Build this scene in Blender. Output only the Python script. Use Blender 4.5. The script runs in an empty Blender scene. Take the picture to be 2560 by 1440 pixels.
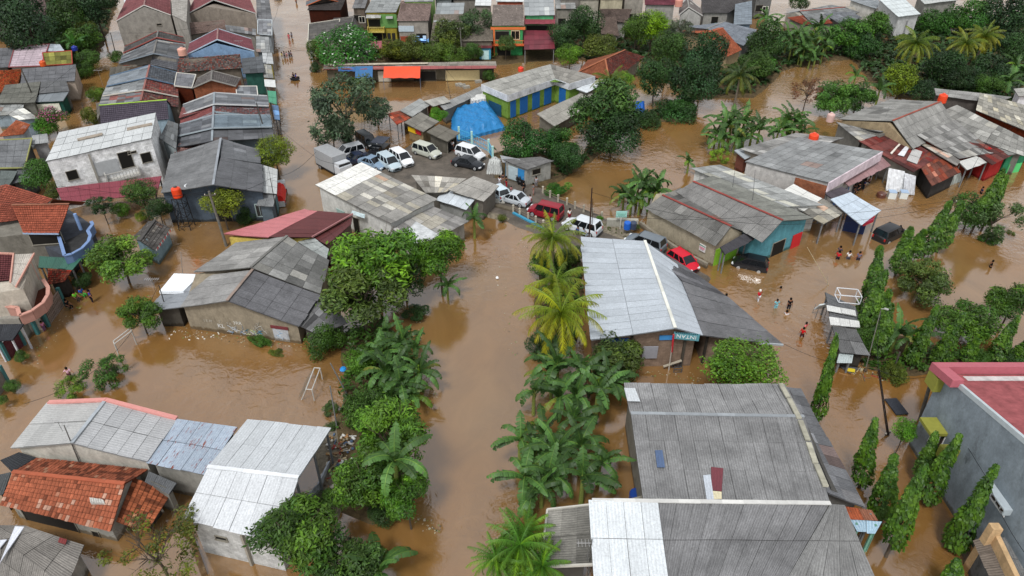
import bpy, math, random
from mathutils import Vector, Matrix
import numpy as np
R = math.radians
rnd = random.Random(7)
scene = bpy.context.scene
col = scene.collection

# ---------------------------------------------------------------- camera
CAM_H = 40.0; PITCH = R(34.5); F = 1750.0; CX, CY = 1280.0, 720.0      # photo is 2560 x 1440
cd = bpy.data.cameras.new('camera'); cam = bpy.data.objects.new('camera', cd); col.objects.link(cam)
cam.location = (0, 0, CAM_H); cam.rotation_euler = (R(90) - PITCH, 0, 0)
cd.sensor_width = 36; cd.lens = 36 * F / 2560; cd.clip_start = .5; cd.clip_end = 3000
scene.camera = cam
# ---------------------------------------------------------------- sky, sun, exposure (bright overcast)
SUN_EL, SUN_AZ = R(58), R(200)
w = bpy.data.worlds.new('World'); scene.world = w; w.use_nodes = True
nt = w.node_tree; nt.nodes.clear()
sky = nt.nodes.new('ShaderNodeTexSky'); sky.sky_type = 'NISHITA'; sky.sun_disc = False
sky.sun_elevation = SUN_EL; sky.sun_rotation = SUN_AZ; sky.dust_density = 1.5; sky.air_density = 1.2; sky.ozone_density = .6
hs_ = nt.nodes.new('ShaderNodeHueSaturation'); hs_.inputs['Saturation'].default_value = .16
bg = nt.nodes.new('ShaderNodeBackground'); bg.inputs['Strength'].default_value = .15
ow = nt.nodes.new('ShaderNodeOutputWorld')
nt.links.new(sky.outputs[0], hs_.inputs['Color']); nt.links.new(hs_.outputs[0], bg.inputs[0]); nt.links.new(bg.outputs[0], ow.inputs[0])
sd = bpy.data.lights.new('sun', 'SUN'); sd.energy = 1.8; sd.angle = R(11); sd.color = (1, .985, .96)
so = bpy.data.objects.new('sun', sd); col.objects.link(so)
sdir = Vector((math.sin(SUN_AZ) * math.cos(SUN_EL), math.cos(SUN_AZ) * math.cos(SUN_EL), math.sin(SUN_EL)))
so.rotation_euler = sdir.to_track_quat('Z', 'Y').to_euler(); so.location = (0, 0, 80)
vs = scene.view_settings; vs.view_transform = 'Standard'; vs.look = 'None'; vs.gamma = 1; vs.exposure = 0.36; vs.use_curve_mapping = False
scene.cycles.max_bounces = 5; scene.cycles.diffuse_bounces = 2; scene.cycles.glossy_bounces = 3
scene.cycles.transmission_bounces = 2; scene.cycles.transparent_max_bounces = 4

# ---------------------------------------------------------------- helpers
SP, CP = math.sin(PITCH), math.cos(PITCH)
def P(x, y, z=0.0):
    """point at height z that the photograph shows at pixel (x, y)"""
    v = (y - CY) / F; d = (CAM_H - z) / (SP + v * CP)
    return Vector(((x - CX) / F * d, (CP - v * SP) * d, z))
def Gy(y):
    v = (y - CY) / F
    return (CP - v * SP) / (SP + v * CP)
def HT(yb, yt, zb=0.0):
    """height of a vertical thing whose foot (at zb) is at row yb and whose top is at row yt"""
    return CAM_H - (CAM_H - zb) * Gy(yb) / Gy(yt)
def depth(p):
    return p.y * CP + (CAM_H - p.z) * SP
def lin(h):
    if not isinstance(h, str): return tuple(h[:3])
    c = [int(h[i:i + 2], 16) / 255 for i in (0, 2, 4)]
    return tuple(x / 12.92 if x < .04045 else ((x + .055) / 1.055) ** 2.4 for x in c)
def rgba(h): return (*lin(h), 1)
Z3 = Vector((0, 0, 1))

class MB:
    def __init__(s): s.v = []; s.f = []; s.uv = []; s.t = []; s.m = []; s.sm = []
    def face(s, pts, uv=None, tint=(1, 1, 1), mi=0, smooth=False):
        n = len(s.v); s.v.extend([tuple(p) for p in pts]); s.f.append(tuple(range(n, n + len(pts))))
        s.uv.append(uv or [(0, 0)] * len(pts)); s.t.append(tint); s.m.append(mi); s.sm.append(smooth)
    def obox(s, c, ax, ay, az, tint=(1, 1, 1), mi=0):
        c, ax, ay, az = Vector(c), Vector(ax), Vector(ay), Vector(az)
        if ax.cross(ay).dot(az) < 0: ax = -ax
        g = lambda i, j, k: c + ax * i + ay * j + az * k
        lx, ly, lz = ax.length * 2, ay.length * 2, az.length * 2
        for q, (a, b) in (((g(-1,-1,-1), g(-1,1,-1), g(1,1,-1), g(1,-1,-1)), (ly, lx)), ((g(-1,-1,1), g(1,-1,1), g(1,1,1), g(-1,1,1)), (lx, ly)),
                  ((g(-1,-1,-1), g(1,-1,-1), g(1,-1,1), g(-1,-1,1)), (lx, lz)), ((g(1,1,-1), g(-1,1,-1), g(-1,1,1), g(1,1,1)), (lx, lz)),
                  ((g(1,-1,-1), g(1,1,-1), g(1,1,1), g(1,-1,1)), (ly, lz)), ((g(-1,1,-1), g(-1,-1,-1), g(-1,-1,1), g(-1,1,1)), (ly, lz))):
            s.face(q, [(0, 0), (a, 0), (a, b), (0, b)], tint, mi)
    def box(s, x0, x1, y0, y1, z0, z1, tint=(1, 1, 1), mi=0):
        s.obox(((x0+x1)/2, (y0+y1)/2, (z0+z1)/2), ((x1-x0)/2, 0, 0), (0, (y1-y0)/2, 0), (0, 0, (z1-z0)/2), tint, mi)
    def beam(s, p, q, w=.1, h=None, tint=(1, 1, 1), mi=0):
        p, q = Vector(p), Vector(q); d = q - p
        if d.length < 1e-5: return
        h = h or w; side = d.cross(Z3)
        side = side.normalized() if side.length > 1e-4 else Vector((1, 0, 0))
        up = side.cross(d).normalized()
        s.obox((p + q) / 2, d / 2, side * w / 2, up * h / 2, tint, mi)
    def tube(s, path, rad, n=6, tint=(1, 1, 1), mi=0, cap=True):
        path = [Vector(p) for p in path]
        if not hasattr(rad, '__len__'): rad = [rad] * len(path)
        rings = []
        for i, p in enumerate(path):
            d = (path[min(i + 1, len(path) - 1)] - path[max(i - 1, 0)]).normalized()
            a = d.cross(Vector((0, 1, 0)) if abs(d.y) < .9 else Vector((1, 0, 0))).normalized(); b = d.cross(a)
            rings.append([p + (a * math.cos(t) + b * math.sin(t)) * rad[i] for t in [2 * math.pi * k / n for k in range(n)]])
        for i in range(len(rings) - 1):
            for k in range(n):
                k2 = (k + 1) % n
                s.face((rings[i][k], rings[i][k2], rings[i+1][k2], rings[i+1][k]), None, tint, mi, True)
        if cap:
            s.face(rings[-1], None, tint, mi); s.face(rings[0][::-1], None, tint, mi)
    def lathe(s, c, prof, n=14, tint=(1, 1, 1), mi=0):
        c = Vector(c)
        for (r0, z0), (r1, z1) in zip(prof, prof[1:]):
            for k in range(n):
                a, b = 2*math.pi*k/n, 2*math.pi*(k+1)/n
                pts = [c + Vector((r0*math.cos(a), r0*math.sin(a), z0)), c + Vector((r0*math.cos(b), r0*math.sin(b), z0)),
                       c + Vector((r1*math.cos(b), r1*math.sin(b), z1)), c + Vector((r1*math.cos(a), r1*math.sin(a), z1))]
                if r0 < 1e-4: pts = pts[1:] if False else [pts[0], pts[2], pts[3]]
                elif r1 < 1e-4: pts = pts[:3]
                s.face(pts, None, tint, mi, True)
    def build(s, name, mats, parent=None, color=(1, 1, 1), origin=None, weld=False):
        me = bpy.data.meshes.new(name)
        o0 = Vector(origin) if origin is not None else Vector((0, 0, 0))
        va = np.array(s.v, dtype=float).reshape(-1, 3) - np.array(o0)
        me.from_pydata(va.tolist(), [], s.f)
        if s.f:
            u = me.uv_layers.new(name='UVMap')
            u.data.foreach_set('uv', [c for f in s.uv for p in f for c in p])
            a = me.attributes.new('tint', 'FLOAT_COLOR', 'FACE')
            a.data.foreach_set('color', [c for t in s.t for c in (*t, 1)])
            me.polygons.foreach_set('material_index', s.m)
            me.polygons.foreach_set('use_smooth', s.sm)
        if not isinstance(mats, (list, tuple)): mats = [mats]
        for m in mats: me.materials.append(m)
        me.update()
        o = bpy.data.objects.new(name, me); col.objects.link(o)
        if parent: o.parent = parent
        o.color = (*lin(color), 1)
        return o

def tag(o, label, cat, group=None, kind=None):
    o['label'] = label; o['category'] = cat
    if group: o['group'] = group
    if kind: o['kind'] = kind
    return o
def empty(name, loc, label=None, cat=None, group=None, rz=0):
    o = bpy.data.objects.new(name, None); col.objects.link(o); o.location = loc; o.rotation_euler = (0, 0, rz); o.empty_display_size = .3
    if label: tag(o, label, cat, group)
    return o
def struct(o): o['kind'] = 'structure'; return o
KIDS = {}
def copy_tree(o, parent=None):
    c = o.copy(); col.objects.link(c)
    if parent: c.parent = parent
    for ch in list(o.children): copy_tree(ch, c)
    return c

# ---------------------------------------------------------------- materials
class N:
    def __init__(s, name):
        s.mat = bpy.data.materials.new(name); s.mat.use_nodes = True; s.t = s.mat.node_tree
        s.b = s.t.nodes['Principled BSDF']
    def n(s, typ, **kw):
        nd = s.t.nodes.new('ShaderNode' + typ)
        for k, v in kw.items():
            if k[0] == 'i' and k[1:].isdigit(): nd.inputs[int(k[1:])].default_value = v
            else: setattr(nd, k, v)
        return nd
    def l(s, a, b):
        s.t.links.new(a.outputs[0] if hasattr(a, 'outputs') else a, b)
    def math(s, op, a, b=None, c=None):
        nd = s.n('Math', operation=op)
        for i, x in enumerate((a, b, c)):
            if x is None: continue
            if isinstance(x, (int, float)): nd.inputs[i].default_value = x
            else: s.l(x, nd.inputs[i])
        return nd.outputs[0]
    def mul(s, a, b, fac=1.0):
        nd = s.n('MixRGB', blend_type='MULTIPLY'); nd.inputs[0].default_value = fac
        for i, x in ((1, a), (2, b)):
            if isinstance(x, tuple): nd.inputs[i].default_value = (*x[:3], 1)
            else: s.l(x, nd.inputs[i])
        return nd.outputs[0]
    def mix(s, f, a, b):
        nd = s.n('MixRGB')
        if isinstance(f, (int, float)): nd.inputs[0].default_value = f
        else: s.l(f, nd.inputs[0])
        for i, x in ((1, a), (2, b)):
            if isinstance(x, tuple): nd.inputs[i].default_value = (*x[:3], 1)
            else: s.l(x, nd.inputs[i])
        return nd.outputs[0]
    def ramp(s, x, lo, hi, a=0.0, b=1.0):
        nd = s.n('MapRange'); nd.clamp = True
        s.l(x, nd.inputs[0])
        for i, v in enumerate((lo, hi, a, b)): nd.inputs[i + 1].default_value = v
        return nd.outputs[0]
    def noise(s, vec, scale, detail=4, rough=.6, dist=0):
        nd = s.n('TexNoise'); nd.inputs['Scale'].default_value = scale; nd.inputs['Detail'].default_value = detail
        nd.inputs['Roughness'].default_value = rough; nd.inputs['Distortion'].default_value = dist
        if vec is not None: s.l(vec, nd.inputs['Vector'])
        return nd.outputs[0]
    def mapping(s, vec, scale=(1, 1, 1), rot=(0, 0, 0)):
        nd = s.n('Mapping'); s.l(vec, nd.inputs[0]); nd.inputs['Scale'].default_value = scale; nd.inputs['Rotation'].default_value = rot
        return nd.outputs[0]
    def bump(s, h, strength=.5, dist=.05):
        nd = s.n('Bump'); nd.inputs['Strength'].default_value = strength; nd.inputs['Distance'].default_value = dist
        s.l(h, nd.inputs['Height']); s.l(nd, s.b.inputs['Normal'])
    def base(s):
        """object colour x tint of the face"""
        oi = s.n('ObjectInfo'); at = s.n('Attribute', attribute_name='tint')
        return s.mul(oi.outputs['Color'], at.outputs['Color']), oi
    def pos(s):
        return s.n('NewGeometry').outputs['Position']
    def set(s, c=None, rough=.8, spec=.3, metal=0):
        if c is not None:
            if isinstance(c, tuple): s.b.inputs['Base Color'].default_value = (*c[:3], 1)
            else: s.l(c, s.b.inputs['Base Color'])
        if isinstance(rough, (int, float)): s.b.inputs['Roughness'].default_value = rough
        else: s.l(rough, s.b.inputs['Roughness'])
        s.b.inputs['Specular IOR Level'].default_value = spec; s.b.inputs['Metallic'].default_value = metal
        return s.mat

def roof_mat(name, pitch, depth_, rough=.85, dirt=.6, spec=.25, bstr=.6, wave=.16, spots=.3):
    m = N(name); c, oi = m.base()
    uv = m.n('UVMap'); sp = m.n('SeparateXYZ'); m.l(uv, sp.inputs[0])
    ph = m.math('MULTIPLY', sp.outputs[0], 2 * math.pi / pitch)
    wv = m.math('SINE', ph)
    p = m.pos()
    big = m.noise(p, .55, 5, .65)                       # broad weathering
    stk = m.noise(m.mapping(uv.outputs[0], (3.5, .8, 1)), 2.2, 5, .7)   # streaks running down the slope
    fine = m.noise(p, 9, 3, .7)
    k = m.ramp(big, .3, .72, 1 - dirt * .42, 1 + dirt * .42)
    k2 = m.ramp(stk, .35, .7, 1 - dirt * .3, 1.14)
    k3 = m.ramp(fine, .3, .72, .84, 1.2)
    kk = m.math('MULTIPLY', m.math('MULTIPLY', k, k2), k3)
    kw = m.ramp(wv, -1, 1, 1 - wave, 1 + wave * .4)      # colour darkens towards the troughs of the wave
    kk = m.math('MULTIPLY', kk, kw)
    cc = m.n('CombineXYZ')
    for i in range(3): m.l(kk, cc.inputs[i])
    c2 = m.mul(c, cc.outputs[0])
    sp2 = m.ramp(m.noise(p, 3.1, 6, .75, .6), .60, .70, 0, spots)
    c3 = m.mix(sp2, c2, m.mul(c2, (.42, .40, .36)))
    m.set(c3, rough, spec); m.bump(wv, bstr, depth_)
    return m.mat

M = {}
M['asb'] = roof_mat('asbestos_sheet', .17, .02, .9, .62, .2, .55, .16, .45)
M['zinc'] = roof_mat('zinc_sheet', .2, .02, .42, .2, .5, .35, .07, .10)
M['tile'] = roof_mat('clay_tile', .27, .03, .85, .55, .2, .5, .12, .45)
M['rust'] = roof_mat('rusty_sheet', .17, .03, .8, 1.0, .3, .7, .2, .9)
def rusty_zinc():
    m = N('rust_streaked_sheet'); c, oi = m.base(); uv = m.n('UVMap'); p = m.pos()
    sp = m.n('SeparateXYZ'); m.l(uv, sp.inputs[0]); wv = m.math('SINE', m.math('MULTIPLY', sp.outputs[0], 2*math.pi/.17))
    a = m.noise(m.mapping(uv.outputs[0], (2.6, .5, 1)), 1.5, 8, .75)
    f = m.ramp(a, .56, .62)
    c1 = m.mix(m.ramp(m.noise(p, 4, 6, .7), .3, .7), m.mul(c, (.75, .75, .8)), m.mul(c, (1.1, 1.1, 1.1)))
    c2 = m.mix(f, c1, lin('7a3a26') )
    m.set(c2, .7, .3); m.bump(wv, .5, .03); return m.mat
M['rzinc'] = rusty_zinc()
def plaster():
    m = N('stained_plaster'); c, oi = m.base(); p = m.pos()
    st = m.noise(m.mapping(p, (1, 1, .7)), 1.3, 6, .7)
    fi = m.noise(p, 5, 5, .7)
    k = m.math('MULTIPLY', m.ramp(st, .32, .68, .68, 1.1), m.ramp(fi, .3, .75, .84, 1.1))
    cc = m.n('CombineXYZ'); [m.l(k, cc.inputs[i]) for i in range(3)]
    c2 = m.mul(c, cc.outputs[0])
    f = m.ramp(m.noise(m.mapping(p, (1, 1, .5)), .8, 8, .72), .58, .70, 0, .7)
    c3 = m.mix(f, c2, m.mul(c2, (.30, .28, .25)))
    zz = m.n('SeparateXYZ'); m.l(p, zz.inputs[0]); hz = m.math('SUBTRACT', zz.outputs[2], m.math('MULTIPLY', m.noise(m.mapping(p, (1, 1, .2)), 1.9, 5, .7), .8))
    wet = m.ramp(hz, -.16, .02, 1, 0)                       # ragged wet mud line left by the flood
    m.set(m.mix(wet, c3, m.mul(c3, (.5, .42, .33))), .92, .2); m.bump(fi, .25, .03); return m.mat
M['plaster'] = plaster()
def brickm(name, sc, mortar, a, b):
    m = N(name); c, oi = m.base(); uv = m.n('UVMap'); p = m.pos()
    br = m.n('TexBrick'); m.l(uv, br.inputs['Vector'])
    br.inputs['Color1'].default_value = (*lin(a), 1); br.inputs['Color2'].default_value = (*lin(b), 1); br.inputs['Mortar'].default_value = (*lin(mortar), 1)
    br.inputs['Scale'].default_value = 1.0; br.inputs['Brick Width'].default_value = sc; br.inputs['Row Height'].default_value = sc * .42
    br.inputs['Mortar Size'].default_value = .012
    k = m.ramp(m.noise(p, 1.4, 6, .7), .3, .72, .5, 1.15); cc = m.n('CombineXYZ'); [m.l(k, cc.inputs[i]) for i in range(3)]
    m.set(m.mul(m.mul(br.outputs[0], cc.outputs[0]), c), .92, .15); m.bump(br.outputs['Fac'], -.4, .02); return m.mat
M['brick'] = brickm('raw_brick', .24, '8a8078', '8c4f33', 'a4623f')
M['block'] = brickm('grey_block', .42, 'd8d8d6', 'e8e8e6', 'ffffff')
def plain(name, rough=.7, spec=.3, var=.15, sc=3, metal=0):
    m = N(name); c, oi = m.base(); k = m.ramp(m.noise(m.pos(), sc, 5, .65), .25, .75, 1 - var, 1 + var * .5)
    cc = m.n('CombineXYZ'); [m.l(k, cc.inputs[i]) for i in range(3)]
    return m.set(m.mul(c, cc.outputs[0]), rough, spec, metal)
M['plain'] = plain('painted_surface'); M['concrete'] = plain('weathered_concrete', .95, .15, .45, 1.6)
M['wood'] = plain('old_timber', .85, .2, .4, 6); M['steel'] = plain('galvanised_steel', .45, .5, .2, 8, .5)
M['cloth'] = plain('tarpaulin', .5, .4, .2, 2.5); M['plastic'] = plain('moulded_plastic', .35, .5, .06, 3)
M['paint'] = plain('car_paint', .36, .5, .12, 2); M['paint'].node_tree.nodes['Principled BSDF'].inputs['Coat Weight'].default_value = .15
M['rubber'] = plain('tyre_rubber', .85, .2, .1); M['skin'] = plain('skin', .6, .3, .05); M['fabric'] = plain('clothing', .9, .1, .1, 6)
gm = N('dark_glass'); c_, _ = gm.base(); M['glass'] = gm.set(c_, .08, .7)
def leafm(name, rough=.55):
    m = N(name); c, oi = m.base()
    hs = m.n('HueSaturation'); hs.inputs['Hue'].default_value = .5
    m.l(c, hs.inputs['Color'])
    m.l(m.ramp(m.noise(m.pos(), .9, 3, .6), .3, .7, .55, .95), hs.inputs['Value'])
    m.set(hs.outputs[0], rough, .3)
    tr = m.n('BsdfTranslucent'); m.l(m.mul(hs.outputs[0], (1.1, 1.15, .6)), tr.inputs[0])
    mx = m.n('MixShader'); mx.inputs[0].default_value = .12
    m.l(m.b, mx.inputs[1]); m.l(tr, mx.inputs[2]); m.l(mx, m.t.nodes['Material Output'].inputs[0])
    return m.mat
M['leaf'] = leafm('leaf', .5); M['bleaf'] = leafm('banana_leaf', .5); M['bark'] = plain('bark', .95, .1, .4, 7)

def water_mat():
    m = N('muddy_flood_water'); p = m.pos()
    big = m.noise(m.mapping(p, (1, 1, 1)), .035, 4, .6, .4)
    mid = m.noise(m.mapping(p, (1, .5, 1)), .25, 5, .65, 1.2)
    f = m.ramp(big, .38, .62); g = m.ramp(mid, .3, .7, .86, 1.12)
    c = m.mix(f, lin('815c30'), lin('826540'))
    cc = m.n('CombineXYZ'); [m.l(g, cc.inputs[i]) for i in range(3)]
    m.set(m.mul(c, cc.outputs[0]), .05, .5); m.b.inputs['IOR'].default_value = 2.6
    h1 = m.noise(m.mapping(p, (1, 1.15, 1), (0, 0, R(20))), 1.1, 3, .55, .8)
    h2 = m.noise(m.mapping(p, (1, .38, 1), (0, 0, R(-12))), 3.2, 3, .6, .6)
    h3 = m.noise(p, .22, 2, .5, 1.5)
    act = m.ramp(m.noise(p, .06, 2, .5), .45, .62, .03, 1)        # calmer and livelier stretches
    h = m.math('ADD', m.math('ADD', m.math('MULTIPLY', m.math('MULTIPLY', h1, .16), act), m.math('MULTIPLY', m.math('MULTIPLY', h2, .026), act)), m.math('MULTIPLY', m.math('MULTIPLY', h3, .14), act))
    h4 = m.noise(m.mapping(p, (1, .6, 1), (0, 0, R(35))), 5.5, 4, .65, 1.0)
    h = m.math('ADD', h, m.math('MULTIPLY', h4, .006))
    m.bump(h, .75, 1.0); return m.mat
M['water'] = water_mat()
def soilm(name, a, b, sc=1.5, rough=.95):
    m = N(name); p = m.pos(); c = m.mix(m.ramp(m.noise(p, sc, 8, .72), .35, .66), lin(a), lin(b))
    h = m.noise(p, 7, 6, .7); m.set(c, rough, .2); m.bump(h, .6, .08); return m.mat
M['soil'] = soilm('wet_soil', '3d3324', '5f5138'); M['asphalt'] = soilm('wet_asphalt', '4b4640', '6d655c', .7, .6)
M['rubble'] = soilm('rubble_ground', '5c564a', '8a8170', 3)
# ================================================================ the setting
def sheet(name, x0, x1, y0, y1, z, mat):
    b = MB(); b.face([(x0, y0, z), (x1, y0, z), (x1, y1, z), (x0, y1, z)], [(0, 0), (1, 0), (1, 1), (0, 1)])
    return struct(b.build(name, mat))
sheet('ground', -900, 900, -200, 1500, -1.6, M['soil'])
sheet('flood_water', -900, 900, -200, 1500, 0, M['water'])
def land(name, pts, z, mat, out=.9):
    ps = [P(*q, z) for q in pts]
    ar = sum(a.x * b_.y - b_.x * a.y for a, b_ in zip(ps, ps[1:] + ps[:1]))
    if ar < 0: ps.reverse()
    c = sum(ps, Vector()) / len(ps); b = MB(); n = len(ps)
    # densify the rim with a little unevenness
    rim = []
    for i in range(n):
        a, q = ps[i], ps[(i + 1) % n]; k = max(1, int((q - a).length / 1.6)); d = (q - a); nn = Vector((d.y, -d.x, 0)).normalized()
        for j in range(k):
            rim.append(a + d * j / k + nn * rnd.uniform(-.35, .35))
    b.face(rim, [(p.x, p.y) for p in rim])
    m = len(rim)
    for i in range(m):
        a, q = rim[i], rim[(i + 1) % m]; d = q - a; nn = Vector((d.y, -d.x, 0)).normalized() * out
        pr = rim[i - 1]; n0 = Vector(((a - pr).y, -(a - pr).x, 0)).normalized() * out; nx = rim[(i + 2) % m]; n1 = Vector(((nx - q).y, -(nx - q).x, 0)).normalized() * out
        b.face([a, a + (nn + n0) / 2 - Z3 * (z + .35), q + (nn + n1) / 2 - Z3 * (z + .35), q])
    return struct(b.build(name, mat))
land('road', [(930,432),(985,402),(1006,378),(1035,352),(1130,348),(1228,398),(1235,445),(1330,462),(1392,490),(1480,530),(1545,560),(1600,590),(1680,632),(1772,688),(1735,722),(1640,680),(1560,660),(1440,625),(1330,572),(1228,528),(1140,500),(1010,480)], .35, M['asphalt'])
land('riverbank', [(1228,385),(1300,370),(1460,390),(1500,330),(1720,240),(1740,290),(1700,300),(1560,300),(1470,400),(1400,440),(1330,478),(1300,462),(1240,450)], .25, M['soil'])
land('riverbank', [(1480,552),(1540,555),(1605,590),(1660,625),(1640,640),(1560,600),(1490,575)], .42, M['rubble'])
land('riverbank', [(1225,520),(1290,540),(1278,548),(1215,530)], .3, M['rubble'])
land('riverbank', [(800,1090),(850,1060),(905,1090),(870,1180),(830,1290),(790,1280),(800,1200)], .12, M['rubble'])
land('riverbank', [(870,830),(960,800),(1010,900),(1010,1000),(960,1100),(1010,1180),(1000,1270),(930,1290),(860,1270),(850,1100),(860,960)], .2, M['soil'])
land('riverbank', [(1350,640),(1445,640),(1445,850),(1350,860)], .2, M['soil'])
land('riverbank', [(2290,760),(2400,690),(2560,700),(2700,820),(2560,860),(2420,880),(2330,850)], -.05, M['soil'])
land('riverbank', [(2150,830),(2300,850),(2420,900),(2340,930),(2230,935),(2160,910)], .12, M['soil'])
land('riverbank', [(2330,690),(2250,240),(2180,200),(2100,110),(2560,60),(2700,240),(2560,300),(2400,260)] [1:], .2, M['soil'])
land('riverbank', [(1880,240),(1740,240),(1600,140),(1380,150),(1390,80),(1500,30),(1700,60),(1900,80),(2120,60),(2180,140),(2060,150),(1960,170)], .25, M['soil'])
land('riverbank', [(0,100),(220,180),(255,110),(290,0),(0,-20),(-200,40)], .2, M['soil'])
land('riverbank', [(790,170),(1240,160),(1390,150),(1390,60),(780,60)], .1, M['soil'])

# ================================================================ buildings
MIX = {
 'a': [(.80, 1.0), (.12, 1.07), (.08, .9)],
 'p': [(.52, 1.0), (.16, .66), (.14, 1.32), (.06, 1.75), (.12, .82)],
 'q': [(.62, 1.0), (.2, .88), (.12, 1.12), (.04, 1.35), (.02, .65)],
 'c': [(.40, 1.0), (.16, (1.35, 1.3, 1.15)), (.14, (1.7, 1.68, 1.6)), (.15, .7), (.15, .85)],
 'm': [(.34, 1.0), (.22, (1.5, .55, .45)), (.2, .55), (.14, (1.5, 1.4, 1.3)), (.10, (.9, .5, .42))],
 'r': [(.45, 1.0), (.2, (1.5, .9, .6)), (.15, .6), (.1, (3.0, 3.3, 3.2)), (.1, (1.3, .7, .5))],
 't': [(.74, 1.0), (.10, .78), (.08, 1.18), (.05, .55), (.03, (1.3, 1.7, 1.9))],
  's': [(.66, 1.0), (.10, .78), (.09, 1.2), (.06, .5), (.06, (1.45, 2.9, 4.2)), (.03, (1.2, 1.8, 2.2))],
 'd': [(.40, 1.0), (.26, .42), (.18, .66), (.12, 1.2), (.04, (1.3, 2.2, 2.6))],
 'o': [(1.0, 1.0)],
}
def pick(mix, r):
    x = r.random(); s = 0
    for p_, v in MIX[mix]:
        s += p_
        if x <= s: break
    v = (v, v, v) if isinstance(v, (int, float)) else v
    k = r.uniform(.93, 1.07)
    return (v[0] * k, v[1] * k, v[2] * k)
def panel(b, A, B, C, D, kind, mix, seed, over=.0, toprow=None, sw=None, sl=None, thick=.07, gap=0):
    """one roof slope: A-B is the high edge, D-C the low one; laid as separate overlapping sheets or tiles"""
    r = random.Random(seed); A, B, C, D = map(Vector, (A, B, C, D))
    if kind == 'tile': sw, sl, lift, thick = sw or .25, sl or .34, .035, .05
    else: sw, sl, lift = sw or 1.0, sl or 1.9, .02
    nrm = (C - A).cross(B - D)
    if nrm.length < 1e-6: return
    nrm.normalize()
    if nrm.z < 0: nrm = -nrm
    U = max((B - A).length, (C - D).length); V = max((D - A).length, (C - B).length)
    nu = max(1, round(U / sw)); nv = max(1, round(V / sl))
    if nu * nv > 2600:
        k = math.sqrt(nu * nv / 2600); nu = int(nu / k); nv = int(nv / k)
    pa, pb = r.uniform(0, 6), r.uniform(0, 6); sg = min(.05, .012 * V)
    def bl(u, v):
        k = math.sin(math.pi * min(1, max(0, v)))
        return (A * (1 - u) + B * u) * (1 - v) + (D * (1 - u) + C * u) * v - nrm * (sg * k * (1 + .5 * math.sin(u * U * .9 + pa)) + .025 * math.sin(u * U * .7 + pb + v * 3))
    flip = (B - A).cross(D - A).dot(nrm) > 0
    def f(pts, uv, tint):
        if not flip: pts, uv = pts[::-1], uv[::-1]
        b.face(pts, uv, tint)
    # solid body under the sheets
    lo = [q - nrm * thick for q in (A, B, C, D)]; top = [q - nrm * .03 for q in (A, B, C, D)]
    dk = (.55, .52, .48)
    for j in range(8):
        for i in range(8):
            q4 = [bl(i/8, j/8), bl((i+1)/8, j/8), bl((i+1)/8, (j+1)/8), bl(i/8, (j+1)/8)]
            f([x - nrm * .03 for x in q4], [(i/8*U, j/8*V), ((i+1)/8*U, j/8*V), ((i+1)/8*U, (j+1)/8*V), (i/8*U, (j+1)/8*V)], (.42, .42, .42))
            f([x - nrm * thick for x in q4[::-1]], [(0, 0)] * 4, dk)
    for i in range(4):
        j = (i + 1) % 4; f([top[j], top[i], lo[i], lo[j]], [(0, 0), (.5, 0), (.5, .1), (0, .1)], (.75, .75, .75))
    ragged = .05 if kind == 'tile' else .14
    zones = []
    if mix in 'pqmc' and nu * nv > 6:
        for _ in range(r.choice((1, 2, 3)) if mix != 'q' else r.choice((0, 1, 2))):
            i0, j0 = r.randrange(nu), r.randrange(nv); zones.append((i0, i0 + max(1, int(nu * r.uniform(.1, .35))), j0, j0 + max(1, int(nv * r.uniform(.15, .5))), r.choice(((.62,)*3, (.72,.7,.68), (1.28,)*3, (1.45,1.42,1.35), (1.15,.85,.75)))))
    for j in range(nv):
        for i in range(nu):
            if kind != 'tile' and gap and r.random() < gap: continue
            u0, u1 = (i + (.035 if kind == 'tile' else .012)) / nu, (i + (.965 if kind == 'tile' else .988)) / nu; v0, v1 = j / nv, min((j + 1) / nv - (.10 if kind == 'tile' else .012) / nv * (1 if j < nv - 1 else 0), 1)
            e = 0
            if j == nv - 1: e = r.uniform(0, ragged) / max(V, .1)
            jl = lift * (1 + r.random() * .7) + ((i + j) % 2) * .004; jt = .004 + ((i * 3 + j) % 3) * .002
            tw = r.uniform(-.006, .006)
            tint = pick(mix, r)
            for (i0, i1, j0, j1, zt_) in zones:
                if i0 <= i < i1 and j0 <= j < j1: tint = tuple(a * q for a, q in zip(tint, zt_)); break
            if toprow and j in toprow[0]: tint = toprow[1]
            du = r.uniform(-.01, .01) / nu * (0 if kind == 'tile' else 1)
            f([bl(u0 + du, v0) + nrm * jt, bl(u1 + du, v0) + nrm * (jt + tw * .5), bl(u1 + du, v1 + e) + nrm * (jl + tw), bl(u0 + du, v1 + e) + nrm * jl],
              [(u0 * U, v0 * V), (u1 * U, v0 * V), (u1 * U, v1 * V), (u0 * U, v1 * V)], tint)
HN = [0]
def inset(ps, o):
    n = len(ps); ar = sum(a.x * q.y - q.x * a.y for a, q in zip(ps, ps[1:] + ps[:1])); sgn = 1 if ar > 0 else -1
    out = []
    for i in range(n):
        a, p, c = ps[i - 1], ps[i], ps[(i + 1) % n]
        d0 = Vector(((p - a).x, (p - a).y)); d1 = Vector(((c - p).x, (c - p).y))
        if d0.length < 1e-4 or d1.length < 1e-4: out.append(p.copy()); continue
        d0.normalize(); d1.normalize()
        n0 = Vector((-d0.y, d0.x)) * sgn; n1 = Vector((-d1.y, d1.x)) * sgn
        k = 1 + n0.dot(n1); m = (n0 + n1) / max(k, .35) * o
        out.append(Vector((p.x + m.x, p.y + m.y, p.z)))
    return out
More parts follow.
